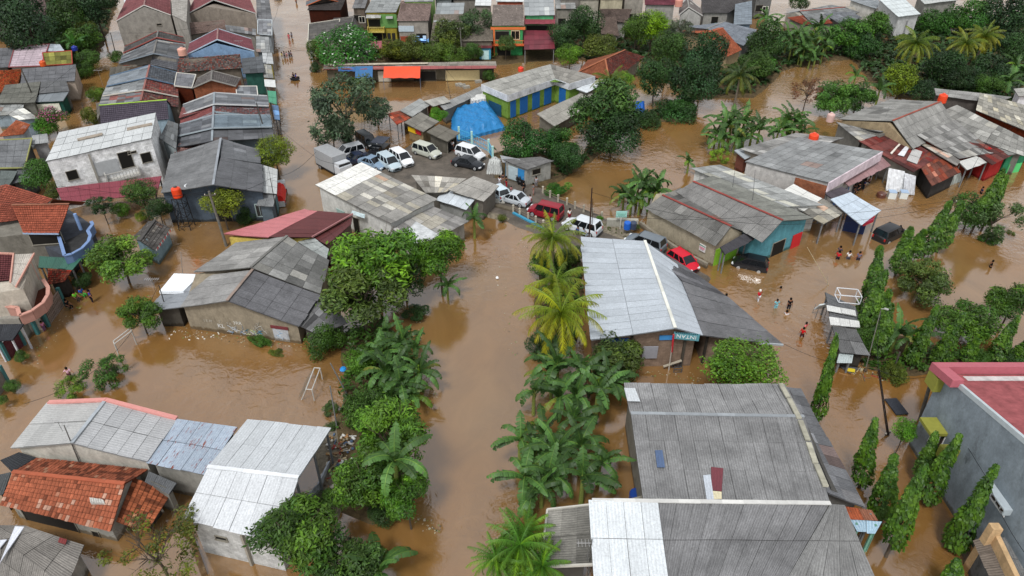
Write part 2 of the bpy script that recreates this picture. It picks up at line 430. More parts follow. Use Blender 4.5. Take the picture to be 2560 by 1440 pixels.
def feature(root, a, q, t, z0, fw, fh, kind, colr, wallz=None):
    """door / window / shutter set in the wall running a -> q (outside on the right-hand side)"""
    d = Vector(((q - a).x, (q - a).y, 0)); L = d.length; d.normalize(); nn = Vector((d.y, -d.x, 0))
    c = Vector((a.x, a.y, 0)) + d * (t * L) + Z3 * (z0 + fh / 2)
    hw, hh = fw / 2, fh / 2
    b = MB()
    if kind == 'window':
        for s in (-1, 1):
            b.obox(c + d * s * hw + nn * .03, d * .05, nn * .06, Z3 * (hh + .05)); b.obox(c + Z3 * s * hh + nn * .03, d * (hw - .05), nn * .055, Z3 * .05)
        b.obox(c + nn * .03, d * .025, nn * .04, Z3 * (hh - .05))
        o = b.build('window', M['plain'], root, colr, root.location)
        g = MB(); g.obox(c + nn * .012, d * (hw - .04), nn * .02, Z3 * (hh - .04)); g.build('pane', M['glass'], o, '14181a', root.location)
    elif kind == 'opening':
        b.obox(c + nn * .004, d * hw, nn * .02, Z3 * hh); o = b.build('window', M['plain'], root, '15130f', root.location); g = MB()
        for s in (-1, 1): g.obox(c + d * s * (hw + .03) + nn * .03, d * .03, nn * .04, Z3 * (hh + .06))
        g.obox(c - Z3 * (hh + .04) + nn * .05, d * (hw + .1), nn * .07, Z3 * .03); g.obox(c + Z3 * (hh + .03) + nn * .03, d * (hw - .0), nn * .04, Z3 * .03); g.build('frame', M['plaster'], o, '8f8a7e', root.location)
    elif kind == 'vent':
        for k in range(3): b.obox(c + d * ((k - 1) * hw * .7) + nn * .01, d * hw * .26, nn * .03, Z3 * hh)
        b.build('vent', M['plain'], root, '2b2a27', root.location)
    elif kind == 'door':
        b.obox(c + nn * .015, d * hw, nn * .04, Z3 * hh)
        b.obox(c + Z3 * (hh + .04) + nn * .03, d * (hw + .06), nn * .06, Z3 * .04)
        o = b.build('door', M['plain'], root, colr, root.location)
        g = MB(); g.obox(c + d * hw * .75 + nn * .08, d * .04, nn * .03, Z3 * .08); g.build('handle', M['steel'], o, 'b0b0b0', root.location)
    elif kind == 'shutter':
        k = max(4, int(fw / .16))
        for i in range(k): b.obox(c + d * ((i + .5) / k * 2 - 1) * hw + nn * (.03 + .02 * (i % 2)), d * (hw / k), nn * .03, Z3 * hh, (1 - .1 * (i % 2),) * 3)
        b.build('shutter', M['plain'], root, colr, root.location)
    elif kind == 'awning':
        b2 = MB(); A = c - d * hw + Z3 * hh; B = c + d * hw + Z3 * hh
        panel(b2, A, B, B + nn * fh * 1.1 - Z3 * fh * .5, A + nn * fh * 1.1 - Z3 * fh * .5, 'zinc', 'a', 5, thick=.04)
        b2.build('awning', M['asb'], root, colr, root.location)
    elif kind == 'pillar':
        b.obox(c + nn * .1, d * hw, nn * .12, Z3 * hh); b.build('pillar', M['plain'], root, colr, root.location)
    elif kind == 'sign':
        b.obox(c + nn * .1, d * hw, nn * .04, Z3 * hh); b.build('sign_board', M['plain'], root, colr, root.location)
    elif kind == 'balcony':
        b.obox(c - Z3 * hh + nn * .5, d * hw, nn * .5, Z3 * .08)
        for s in (-1, 1): b.obox(c + d * s * (hw - .05) + nn * .55, d * .05, nn * .5, Z3 * hh)
        kk = max(3, int(fw / .35))
        for i in range(kk + 1): b.obox(c + d * (i / kk * 2 - 1) * (hw - .06) + nn * .98, d * .03, nn * .03, Z3 * (hh - .1))
        b.obox(c + Z3 * hh + nn * .98, d * hw, nn * .05, Z3 * .04)
        b.build('balcony', M['plain'], root, colr, root.location)

def house(label, panels, base, peaks=None, wall='plaster', wc='b9b4aa', over=.35, cap=None, rim=None, rimw=.12, feats=(), name='house', cat='house', group=None, seedk=0, openb=False, posts='777777', drop=.14, zb=-.9, ground_z=0):
    """panels: (A,B,C,D,kind,hex,mix[,opts]) in world points; base: 4+ outline corners with their own z; peaks {edge: point}"""
    HN[0] += 1; seed = 100 + HN[0] * 17
    c = sum(base, Vector()) / len(base); root = empty(name, (c.x, c.y, 0), label, cat, group); org = root.location
    for k, p in enumerate(panels):
        b = MB(); o = p[7] if len(p) > 7 else {}
        panel(b, *p[:4], p[4], p[6], seed + k, **o)
        b.build('roof', M[p[4]], root, p[5], org)
    if not openb:
        ins = inset(list(base), over); n = len(ins); b = MB()
        ar = sum(a.x * q.y - q.x * a.y for a, q in zip(ins, ins[1:] + ins[:1]))
        ccw = ar > 0
        topring = []
        for i in range(n):
            a, q = ins[i], ins[(i + 1) % n]
            ta, tq = a - Z3 * drop, q - Z3 * drop
            pk = (peaks or {}).get(i)
            pts = [Vector((a.x, a.y, zb)), Vector((q.x, q.y, zb)), tq]; topring.append(ta)
            L = (Vector((q.x, q.y)) - Vector((a.x, a.y))).length
            uv = [(0, zb), (L, zb), (L, tq.z)]
            if pk is not None:
                d = Vector(((q - a).x, (q - a).y, 0)); t = max(.05, min(.95, (Vector((pk.x, pk.y, 0)) - Vector((a.x, a.y, 0))).dot(d) / d.length_squared))
                pp = Vector((a.x, a.y, 0)) + d * t + Z3 * (pk.z - drop)
                pts.append(pp); uv.append((t * L, pp.z)); topring.append(pp)
            pts.append(ta); uv.append((0, ta.z))
            if not ccw: pts, uv = pts[::-1], uv[::-1]
            b.face(pts, uv)
        tr = topring if ccw else topring[::-1]
        cc = sum(tr, Vector()) / len(tr)
        for i in range(len(tr)): b.face([tr[i], tr[(i + 1) % len(tr)], cc])
        b.build('wall', M[wall], root, wc, org)
        for ft in feats:
            e, t, z0, fw, fh, kd = ft[:6]; a, q = ins[e], ins[(e + 1) % n]
            if not ccw: a, q, t = q, a, 1 - t
            feature(root, a, q, t, z0, fw, fh, kd, ft[6] if len(ft) > 6 else 'd8d4c8')
    else:
        ins = inset(list(base), .2)
        for a in ins:
            b = MB(); b.beam((a.x, a.y, zb), (a.x, a.y, a.z - .1), .13); b.build('post', M['wood'], root, posts, org)
    if cap:
        for (p, q, cc_) in cap:
            b = MB(); d = (q - p); k = max(1, int(d.length / 1.2))
            for i in range(k):
                s_, e_ = p + d * (i / k), p + d * ((i + 1) / k)
                b.beam(s_ + Z3 * (.06 + .01 * (i % 2)), e_ + Z3 * (.05 + .01 * (i % 2)), .26, .07, (rnd.uniform(.85, 1.1),) * 3)
            b.build('ridge_cap', M['plain'], root, cc_, org)
    if rim:
        b = MB(); last = None
        for (p, q) in rim[1]:
            if last is not None and (last - p).length > .3: b.build('roof_edge', M['plain'], root, rim[0], org); b = MB()
            b.beam(p + Z3 * .02, q + Z3 * .02, rimw, .16); last = q
        b.build('roof_edge', M['plain'], root, rim[0], org)
    return root

def gable(label, R1, R2, F1, F2, zr, ze, roof=('asb', '7d7c7a', 'q'), K=None, zk=None, cap='8a8883', rimc=None, roof2=None, ro={}, **kw):
    """R1-R2 ridge, F1-F2 the eave seen, K the other eave (mirrored when not given)"""
    r1, r2 = P(*R1, zr), P(*R2, zr); f1, f2 = P(*F1, ze), P(*F2, ze)
    if K: k1, k2 = P(*K[0], zk or ze), P(*K[1], zk or ze)
    else:
        k1, k2 = [Vector((2 * r.x - f.x, 2 * r.y - f.y, ze)) for r, f in ((r1, f1), (r2, f2))]
    q2 = roof2 or roof
    pn = [(r1, r2, f2, f1, *roof, ro), (r2, r1, k1, k2, *q2, ro)]
    rim = (rimc, [(f1, r1), (r1, k1), (f2, r2), (r2, k2)]) if rimc else None
    caps = [(r1, r2, cap)] if cap else None
    return house(label, pn, [f1, f2, k2, k1], {1: r2, 3: r1}, cap=caps, rim=rim, **kw)
def mono(label, A, B, C, D, zh, zl, roof=('asb', '7d7c7a', 'q'), rimc=None, ro={}, zs=None, extra=(), **kw):
    zs = zs or (zh, zh, zl, zl)
    a, b_, c, d = [P(*q, z) for q, z in zip((A, B, C, D), zs)]
    rim = (rimc, [(a, b_), (b_, c), (c, d), (d, a)]) if rimc else None
    ex = [(P(*e[0]), P(*e[1]), P(*e[2]), P(*e[3]), *e[4:]) for e in extra]
    return house(label, [(a, b_, c, d, *roof, ro)] + ex, [a, b_, c, d], rim=rim, **kw)
def pn(A, B, C, D, kind, hx, mix, **o):
    return (P(*A), P(*B), P(*C), P(*D), kind, hx, mix, o)
def patch(root, pts, z, colr, kind='asb', name='roof_patch', lift=.07):
    b = MB(); q = [P(*p_, z) if len(p_) == 2 else P(*p_) for p_ in pts]
    b2 = [x + Z3 * lift for x in q]; n = len(q)
    U = (q[1] - q[0]).length; V = (q[-1] - q[0]).length
    nr = (b2[1] - b2[0]).cross(b2[2] - b2[0])
    if nr.z < 0: b2.reverse(); q.reverse()
    b.face(b2, [(0, 0), (U, 0), (U, V), (0, V)][:n] if n == 4 else None)
    for i in range(n): b.face([b2[(i + 1) % n], b2[i], q[i], q[(i + 1) % n]])
    return b.build(name, M[kind], root, colr, root.location)
# ---------------------------------------------------------------- foreground, bottom left
G1 = 'tin-roofed houses on the left bank'
h = house('long pale sheet-roofed building with a pink verge above the bottom-left tile roof',
  [pn((265,1000,4.2),(180,1108,4.2),(28,1120,3.1),(122,1006,3.1),'zinc','a3a3a1','a',sw=2.2,sl=1.1),
   pn((180,1108,4.2),(265,1000,4.2),(442,1046,3.3),(367,1155,3.3),'zinc','a0a1a2','a',sw=2.2,sl=1.1)],
  [P(28,1120,3.1),P(367,1155,3.3),P(442,1046,3.3),P(122,1006,3.1)], {0:P(180,1108,4.2),2:P(265,1000,4.2)}, wc='b9b5aa', over=.3,
  cap=[(P(265,1000,4.2),P(180,1108,4.2),'9ba1a6')], rim=('c98b84',[(P(122,1006,3.15),P(265,1000,4.25)),(P(265,1000,4.25),P(442,1046,3.35))]), rimw=.32)
mono('blue-grey rust-streaked tin roof beside the big white roof', (442,1046),(594,1068),(512,1186),(367,1156), 3.35,3.2, ('rzinc','9aa6b2','a'), wc='8f8d86', over=.3)
h = house('white corrugated roof hall with an open flooded porch at the back',
  [pn((747,1194,4.9),(519,1167,4.9),(617,1050,3.9),(827,1072,3.9),'zinc','b6babd','a',sw=1.1,sl=3.2),
   pn((519,1167,4.9),(747,1194,4.9),(695,1352,3.7),(455,1298,3.7),'zinc','babdc0','a',sw=1.1,sl=2.6)],
  [P(455,1298,3.7),P(695,1352,3.7),P(747,1194,4.7),P(519,1167,4.7)], wc='c6c6c4', wall='block', over=.35,
  cap=[(P(519,1167,4.9),P(747,1194,4.9),'dcdfe2')], feats=[(0,.30,1.9,.75,.28,'opening'),(0,.6,-.5,.16,3.6,'pillar','8d877c')])
for q in ((740,1200,4.3),(816,1078,3.6),(624,1056,3.6),(785,1135,3.9)):
    b = MB(); p_ = P(*q); b.beam((p_.x, p_.y, -.8), p_, .14); b.build('post', M['steel'], h, '8c939a', h.location)
b = MB(); a, q, c_ = P(742,1268,1.1), P(792,1212,1.1), P(822,1150,.7)
b.obox((a+q)/2 - Z3*.8, (q-a)/2, Vector((.08,.06,0)), Z3*.8); b.obox((c_+q)/2 - Z3*.8, (q-c_)/2, Vector((.07,.05,0)), Z3*.7)
b.build('porch_wall', M['plaster'], h, 'b5bcc4', h.location)
h = gable('low house with a mossy orange clay tile roof, bottom left', (32,1180),(312,1210),(0,1262),(277,1328), 3.3,1.75, ('tile','92523a','s'), K=[(90,1146),(370,1174)], zk=2.4, roof2=('tile','884c36','d'), cap='a4573c', over=.4, wc='9a9890',
  ro=dict(sw=.27,sl=.36), feats=[(0,.8,-.3,.5,.9,'opening'),(0,.35,-.1,4.2,1.3,'opening')])
patch(h, [(228,1252),(262,1256),(266,1266),(230,1264)], 2.35, 'b9b7b0', lift=.34)
h = mono('sagging dark clay tile lean-to with missing tiles beside the flood', (334,1194),(290,1304),(366,1330),(430,1230), 2.5,1.4, ('tile','8f5034','d'), zs=(2.6,1.7,1.1,1.6), ro=dict(sw=.3,sl=.36,gap=.0), wc='55504a', over=.7, drop=.6)
mono('dark corrugated sheet beside the sagging tile lean-to', (372,1178),(442,1208),(424,1234),(362,1203), 2.8,2.5, ('asb','5a5c5e','a'), wc='77756e', over=.5)
mono('black sheet roof at the left edge above the orange tiles', (0,1150),(48,1130),(92,1144),(30,1180), 2.6,2.2, ('asb','333538','a'), wc='555550')
mono('narrow dark corrugated roof left of the orange tiles', (0,1186),(28,1180),(10,1232),(-30,1250), 2.4,2.0, ('asb','4a4d4e','a'), wc='555550')
h = mono('weathered grey corrugated roof with white peeling sheets in the bottom-left corner', (-40,1312),(62,1314),(210,1362),(165,1470), 2.6,2.2, ('asb','77736e','q'), zs=(2.9,2.9,2.3,2.3), wc='8d8b85', over=.35,
  extra=[((-40,1312,2.9),(165,1470,2.3),(120,1560,2.0),(-60,1500,2.4),'asb','77736e','q')])
for q in ([(40,1314),(62,1318),(20,1378),(0,1410)],[(0,1352),(18,1350),(0,1372),(-12,1372)]): patch(h, q, 2.83, 'c9ccd4', 'zinc')
patch(h, [(150,1345),(168,1350),(164,1362),(146,1356)], 2.62, '7d3b3a')

# ---------------------------------------------------------------- left, middle: graffiti building
h = house('long grey asbestos-roofed house with a graffiti wall facing the flooded pitch',
  [pn((718,590,4.6),(628,668,4.6),(484,680,3.3),(592,607,3.3),'asb','8b8a87','q',sw=1.0,sl=2.4),
   pn((628,668,4.6),(718,590,4.6),(822,650,3.0),(800,735,3.0),'asb','747472','p',sw=1.0,sl=1.7),
   pn((632,674,4.3),(568,752,4.3),(450,768,2.7),(505,690,2.8),'asb','8d8c8a','a',sw=1.0,sl=2.6),
   pn((568,752,4.3),(632,674,4.3),(800,738,2.9),(747,816,2.3),'asb','67676a','a',sw=1.05,sl=2.0)],
  [P(452,768,2.6),P(747,816,2.2),P(822,650,2.9),P(484,680,3.2)], {0:P(568,752,4.1),2:P(718,590,4.3)}, wc='8d8371', over=.2,
  cap=[(P(718,590,4.6),P(628,668,4.6),'6d6c68'),(P(632,674,4.35),P(568,752,4.35),'8a7a70')])
GRAF = h
mono('low patched grey roof beside the graffiti wall and creeper', (800,738),(872,806),(792,835),(748,814), 2.6,2.0, ('asb','6b6b6c','p'), wc='4b4842', zs=(2.7,2.4,1.8,2.0))
h = mono('flat grey tin lean-to with a white sheet at the pitch corner', (505,690),(450,768),(372,776),(437,688), 2.6,2.3, ('zinc','7e8287','q'), zs=(2.7,2.6,2.2,2.4), wc='4a463f', over=.5)
patch(h, [(437,690),(503,692),(460,735),(400,735)], 2.45, 'e2e6ea', 'zinc', lift=.3)
# maroon and pink roofs, centre left
house('low-pitched roof half pink and half dark maroon above the graffiti house',
  [pn((795,527,4.5),(671,593,4.5),(560,585,3.4),(762,523,3.6),'zinc','b5696c','o',sw=1.0,sl=3),
   pn((671,593,4.5),(795,527,4.5),(882,535,3.7),(780,593,3.5),'zinc','5a2e2e','o',sw=1.0,sl=3)],
  [P(560,592,3.3),P(671,600,4.2),P(780,594,3.4),P(882,536,3.6),P(762,523,3.5)], wc='c9b35c', over=.25, rim=('a07070',[(P(780,593,3.5),P(882,535,3.7))]))
mono('narrow dark maroon corrugated strip with a pink edge trim', (882,537),(878,560),(818,612),(782,594), 3.3,2.9, ('zinc','552a2a','o'), zs=(3.4,3.2,3.0,3.2), wc='6a5a50')
mono('pale concrete slab roof behind the leucaena trees', (725,592),(785,594),(822,622),(815,648), 3.2,3.0, ('asb','a3a8a6','a'), wc='8d8c86')
# centre building
h = mono('large building with a patchwork of grey and cream sheets and a white top strip', (788,462),(904,406),(1094,497),(976,558), 4.6,3.6, ('asb','94928d','c'), zs=(4.5,4.7,3.7,3.6), wc='c2c2be', over=.3,
  ro=dict(sw=.62,sl=1.75,toprow=((0,1),(2.5,2.55,2.6))), feats=[(0,.5,.2,.1,.1,'vent'),(3,.72,.0,1.3,2.2,'door','8fa6a2'),(3,.5,.0,.9,2.1,'opening')])
h2 = mono('lower patched roof with a light concrete slab beside the big leucaena', (984,574),(1074,512),(1172,553),(1044,619), 2.9,2.4, ('asb','8d8b88','c'), ro=dict(sw=.7,sl=1.6), wc='9a9890')
patch(h2, [(985,574),(1040,556),(1098,590),(1044,619)], 2.62, 'c2c5c6', 'concrete', lift=.16)
mono('broken pale patched roof right of the sheet patchwork building', (1028,437),(1166,446),(1116,480),(1064,482), 3.0,2.6, ('asb','aaa69e','c'), wc='6f6a62', zs=(3.3,3.0,2.7,3.1))
mono('curled grey sheet roof beside the parking yard', (1184,440),(1248,464),(1210,504),(1120,474), 3.1,2.6, ('asb','9c9993','a'), zs=(3.3,3.0,2.7,3.0), wc='6f6a62')
mono('white tin awning with a small dark skylight under the curled roof', (1112,470),(1188,498),(1166,524),(1090,500), 2.5,2.1, ('zinc','bcc3c9','a'), wc='8f918f')
# kiosk
h = gable('small pale blue guard post with a black tile roof and bunting', (388,550),(350,602),(426,570),(386,626), 2.9,2.1, ('tile','55524f','p'), K=[(372,553),(332,594)], zk=2.25, wc='7f99a4', over=.25, cap='4a4846', name='guard_post', cat='guard post')
b = MB()
for i in range(13):
    t = i / 13; p0 = P(427,571,2.1).lerp(P(387,627,2.1), t); p1 = P(427,571,2.1).lerp(P(387,627,2.1), t + .07)
    b.face([p0 + Vector((.1,0,.1)), p1 + Vector((.1,0,.1)), (p0 + p1)/2 + Vector((.12,0,-.22))], None, (1,.12,.12) if i % 2 else (1,1,1))
b.build('bunting', M['cloth'], h, 'e8e4e0', h.location)

# ---------------------------------------------------------------- bottom right halls
h = house('huge grey corrugated hall roof with a maroon patch, bottom right',
  [pn((1575,1033,4.9),(2010,1042,4.9),(1962,962,4.2),(1560,960,4.2),'asb','8a8a8a','a',sw=1.0,sl=2.2),
   pn((1608,1253,6.0),(2076,1258,6.0),(2012,1042,4.95),(1577,1034,4.95),'asb','7f7f7f','a',sw=1.0,sl=2.7),
   pn((1480,1254,6.0),(2074,1260,6.0),(1966,1450,4.9),(1484,1450,4.9),'asb','727273','a',sw=1.0,sl=3.0),
   pn((2076,1260,6.0),(2112,1262,6.0),(2190,1450,4.8),(1966,1450,4.9),'asb','7b7b7a','a',sw=1.0,sl=3.0)],
  [P(1484,1450,4.7),P(2190,1450,4.7),P(2078,1260,4.7),P(2010,1042,4.7),P(1962,962,4.1),P(1562,962,4.1),P(1612,1250,4.5),P(1482,1252,4.5)], wc='8f8b80', over=.35,
  cap=[(P(1480,1252,6.0),P(2076,1259,6.0),'c9c8c4'),(P(1577,1034,4.95),P(2010,1042,4.95),'8e9397')])
def onplane(A, B, C):
    n = (B - A).cross(C - A)
    def f(x, y, up=.08):
        d = P(x, y, 0) - cam.location; t = n.dot(A - cam.location) / n.dot(d); return cam.location + d * t + Z3 * up
    return f
HALL = h
lo = onplane(P(1480,1254,6.0), P(2074,1260,6.0), P(1966,1450,4.9)); up_ = onplane(P(1608,1253,6.0), P(2076,1258,6.0), P(2012,1042,4.95))
def slab(root, f, pts, colr, kind, name='roof_patch', mix='o', sw=1.0, sl=2.4):
    b = MB(); panel(b, *[f(*p_) for p_ in pts], kind, mix, len(pts) + int(pts[0][0]), sw=sw, sl=sl, thick=.05); return b.build(name, M[kind], root, colr, root.location)
slab(h, lo, [(1471,1252),(1645,1258),(1671,1450),(1484,1450)], 'bfc4c7', 'zinc', sl=2.6)
slab(h, onplane(P(1575,1033,4.9),P(2010,1042,4.9),P(1962,962,4.2)), [(1560,972),(1588,972),(1600,1004),(1568,1003)], 'bfc4c7', 'zinc', sw=1.3)
slab(h, up_, [(1777,1170),(1808,1173),(1804,1230),(1778,1226)], '6b3038', 'zinc', sw=.9)
slab(h, up_, [(1757,1190),(1776,1188),(1784,1248),(1766,1250)], 'b9c0c8', 'zinc', sw=.9)
slab(h, up_, [(1780,1230),(1804,1232),(1804,1248),(1784,1248)], 'c8bf9f', 'zinc', sw=.9)
slab(h, up_, [(1637,1127),(1656,1127),(1662,1169),(1642,1169)], '4b5f80', 'zinc', sw=.9)
b = MB()
rr = random.Random(3); pts_ = [(1950,962,4.5),(1972,1000,4.7),(2000,1055,5.0),(2020,1110,5.3),(2040,1165,5.6),(2066,1225,5.9)]
for a, q in zip(pts_, pts_[1:]):
    A, Q = P(*a), P(*q); b.beam(A + Z3*.12, A.lerp(Q,.9) + Z3*(.12+rr.uniform(-.05,.1)), .34, .12, (rr.uniform(.85,1.1),)*3)
b.build('verge_cap', M['concrete'], h, 'a9a696', h.location)
mono('steep dark corrugated side roof falling from the broken verge', (1960,966),(2068,1232),(2162,1268),(2000,972), 4.2,3.2, ('asb','6f7073','p'), zs=(4.2,5.5,3.9,3.3), wc='5d5b57', over=.4)
h = mono('low grey roof with white sheet joints left of the white panel', (1482,1262),(1484,1412),(1352,1418),(1368,1275), 3.9,3.3, ('asb','77756f','p'), zs=(3.9,3.9,3.3,3.3), wc='4d4a45', over=.5, ro=dict(sw=2.2,sl=1.0), rimc='b9b6ad')
mono('rusty red and white sheet canopy at the hall corner', (2112,1266),(2180,1275),(2194,1300),(2124,1296), 3.6,3.3, ('rust','8a5a45','r'), ro=dict(sw=.7,sl=1.2), openb=True, cat='canopy', name='canopy')
mono('faded blue corrugated canopy on a green post beside the narrow street', (2126,1298),(2206,1304),(2190,1330),(2142,1328), 3.2,2.8, ('zinc','7d97a8','q'), openb=True, posts='6b9a86', cat='canopy', name='canopy')

# ---------------------------------------------------------------- grey building with pink terrace
X0, X1, Y0, Y1, ZT = 30.2, 52, 16, 37.2, 7.5
root = empty('terrace_building', ((X0+X1)/2, 28, 0), 'tall grey-walled building with a pink roof terrace at the right edge', 'building')
org = root.location; zt_ = lambda y: ZT + (Y1 - y) * .225
def slopebox(x0, x1, y0, y1, d0, d1):
    b = MB(); a, c = [[(x, y, zt_(y) + d) for x, y in ((x0,y0),(x1,y0),(x1,y1),(x0,y1))] for d in (d0, d1)]
    if d0 is not None and d0 < -5: a = [(x, y, -.9) for x, y, _ in a]
    b.face(a[::-1]); b.face(c)
    for i in range(4): j = (i+1) % 4; b.face([a[i], a[j], c[j], c[i]])
    return b
slopebox(X0, X1, Y0, Y1, -9, -.35).build('wall', M['plaster'], root, '8a959d', org)
slopebox(X0+.2, X1, Y0, Y1-.2, -.36, -.32).build('terrace_floor', M['concrete'], root, '985658', org)
slopebox(X0-.02, X0+.18, Y0, Y1-.2, -.36, .0).build('parapet', M['plain'], root, 'b3bcc0', org)
slopebox(X0-.6, X1, Y1-.18, Y1+.5, -.3, .35).build('parapet', M['plain'], root, 'b0616b', org); slopebox(X0-.6, X0+.18, Y1-2.0, Y1-.18, -.3, .33).build('parapet', M['plain'], root, 'b0616b', org)
slopebox(X0+1.2, X1, Y1-1.1, Y1-.5, -.31, -.29).build('painted_strip', M['concrete'], root, 'c9c6c4', org)
for q_ in ((X0-.58, X0-.02, Y1-.7, Y1+.46, ZT-1.5, ZT-.3), (X0-1.2, X0-.02, 34.2, 35.8, 4.0, 4.25), (X0-1.1, X0-.02, 32.6, 33.2, 3.3, 4.3)): b = MB(); b.box(*q_); b.build('ledge', M['plain'], root, '8a8a3c', org)
def wallwin(y, z, wy, hz, hood=True):
    b = MB(); b.box(X0-.03, X0+.05, y-wy/2, y+wy/2, z, z+hz); f = b.build('window', M['glass'], root, '1a1e22', org)
    b = MB()
    for k in range(4): b.box(X0-.07, X0-.03, y-wy/2+wy*k/3-.03, y-wy/2+wy*k/3+.03, z, z+hz)
    b.box(X0-.08, X0-.02, y-wy/2-.05, y+wy/2+.05, z-.1, z); b.build('frame', M['plain'], f, 'e6e6e4', org)
    if hood:
        b = MB(); b.box(X0-.55, X0-.02, y-wy/2-.3, y+wy/2+.3, z+hz+.1, z+hz+.2); b.box(X0-.5, X0-.02, y-wy/2-.3, y-wy/2-.2, z+hz-.3, z+hz+.1); b.build('window_hood', M['plain'], root, 'a9b3b8', org)
wallwin(28.2, 4.2, 1.5, .7); wallwin(25.4, .5, .9, .8); wallwin(34.9, 2.2, 1.3, 1.6, False)
mono('dark brown corrugated roof beside the peach parapet wall in the corner', (2478,1336),(2560,1500),(2500,1500),(2436,1350), 2.9,2.6, ('asb','6f655c','q'), zs=(3.0,3.0,2.6,2.6), wc='6d6f70')
root = empty('parapet_wall', P(2510,1400), 'peach painted parapet wall between two grey roofs, bottom-right corner', 'wall')
b = MB(); a, q = P(2488,1330,3.6), P(2545,1450,3.6); d = q - a; b.obox((a+q)/2 - Z3*2, d/2, Vector((.16,.05,0)), Z3*2.1); a2 = P(2484,1326,3.9); b.obox(a2-Z3*1.9, Vector((.3,.0,0)), Vector((0,.25,0)), Z3*2.3)
b.build('wall', M['plaster'], root, 'cfae84', root.location)
mono('grey corrugated roof right of the peach parapet wall', (2500,1345),(2620,1330),(2680,1500),(2550,1450), 3.0,2.8, ('asb','717170','q'), zs=(3.1,3.1,2.9,2.9), wc='8d8f90')

# ---------------------------------------------------------------- white roof hall, centre right, and its annex
h = gable('brick hall with a broad white sheet roof above the banana clump', (1612,602),(1688,820),(1452,592),(1478,850), 4.8,3.4, ('zinc','a9b0b7','a'), K=[(1690,660),(1757,838)], zk=3.7, wall='block', wc='8f7a6a', over=.45, cap='d6d6cc',
  ro=dict(sw=1.0,sl=3.0), feats=[(1,.56,1.0,1.3,1.3,'sign','8f8f95'),(1,.12,.1,.15,3.0,'pillar','3b342c'),(1,.36,.1,.18,3.4,'pillar','3b342c'),(1,.90,.1,.2,3.2,'pillar','45413a'),(1,.2,2.9,2.1,.35,'sign','2f4f86'),(1,.70,3.0,1.1,.45,'sign','3f86c0')])
WHALL = h
ann = house('dark grey roofed annex on the right of the white roof hall',
  [pn((1705,702,3.9),(1758,838,3.7),(1958,862,2.6),(1818,742,3.0),'asb','6c6c6e','a',sw=2.2,sl=1.0),
   pn((1615,606,4.4),(1705,702,3.9),(1818,742,3.0),(1690,650,3.4),'asb','5d5d60','p',sw=1.0,sl=1.6)],
  [P(1757,838,3.3),P(1958,862,2.5),P(1818,742,2.9),P(1690,650,3.2)], wall='block', wc='8a7768', over=.4, feats=[(0,.02,0,.2,2.9,'pillar','2e2a25')], rim=('9fa5a8',[(P(1890,858,2.75),P(1958,863,2.7))]))

# ---------------------------------------------------------------- twin gables by the green shutter
h = gable('grey asbestos house with a red ridge and green shutter facing the flood', (1656,488),(1828,566),(1612,520),(1790,614), 4.3,2.8, ('asb','706f6c','q'), K=[(1700,470),(1866,580)], zk=3.0, wc='a59b86', over=.3, cap='8b4038',
  ro=dict(sw=1.0,sl=1.7), feats=[(0,.85,1.2,.8,.8,'sign','d9d5d2'),(1,.18,-.2,1.0,2.2,'shutter','7fb02e'),(1,.58,-.2,2.6,2.2,'shutter','7cae30')])
GREEN = h
house('grey roofed house with a long red ridge and turquoise front wall',
  [pn((1733,454,4.9),(1957,551,4.9),(1905,606,3.1),(1690,480,3.6),'asb','7b7a78','a',sw=1.0,sl=1.9),
   pn((1957,551,4.9),(1733,454,4.9),(1790,436,3.4),(2032,546,3.4),'asb','7f8079','q',sw=1.0,sl=2.0)],
  [P(1905,606,3.0),P(2032,548,3.2),P(1790,438,3.2),P(1690,480,3.2)], {0:P(1957,551,4.8)}, wc='5b97a3', over=.45, cap=[(P(1733,454,4.9),P(1957,551,4.9),'8b4038')],
  feats=[(0,.45,-.2,2.0,1.9,'opening'),(0,.86,.0,1.5,1.7,'sign','c2272a')])
mono('dark curved sheet porch roof over the green shutter', (1800,618),(1866,580),(1898,592),(1812,636), 2.9,2.5, ('asb','47464a','a'), openb=True, zs=(2.8,3.0,2.6,2.5), cat='porch roof', name='porch_roof')
h = mono('white-walled long grey roof behind the twin gables', (1726,420),(1800,412),(2060,512),(1960,518), 3.6,3.2, ('asb','a2a4a2','c'), zs=(3.7,3.7,3.5,3.4), wc='cfcfcb', over=.3)
h = mono('wide flat grey roof with a faded pink-white fascia', (1862,404),(1998,342),(2206,378),(2072,456), 4.4,4.2, ('asb','8a8c8c','q'), zs=(4.2,4.6,4.5,4.1), wc='b9b6b2', over=.15, ro=dict(sw=1.6,sl=1.0),
  feats=[(2,.25,-.2,3.0,1.9,'opening'),(2,.65,-.2,3.4,1.8,'sign','1f4f86')])
root_=h; b = MB(); a, q = P(2072,458,4.3), P(2206,380,4.5); b.obox((a+q)/2 - Z3*.55, (q-a)/2, Vector((.05,-.05,0)), Z3*.6); b.build('fascia', M['plaster'], h, 'd8c8cf', h.location)
b = MB(); a, q = P(1990,440,4.0), P(2070,462,4.0); b.obox((a+q)/2 - Z3*1.1, (q-a)/2, Vector((-.05,-.07,0)), Z3*.9); b.build('brick_panel', M['brick'], h, 'f0e0d0', h.location)
mono('faded mauve awning in front of the blue shop wall', (2098,444),(2205,392),(2226,412),(2122,466), 3.0,2.5, ('zinc','8f6f70','a'), openb=True, cat='awning', name='awning')
mono('white sheet awning with a red edge above the flooded corner', (1936,490),(1984,460),(2056,496),(2008,528), 3.4,3.0, ('zinc','cfcfca','a'), openb=True, zs=(3.5,3.5,3.0,3.0), cat='awning', name='awning')
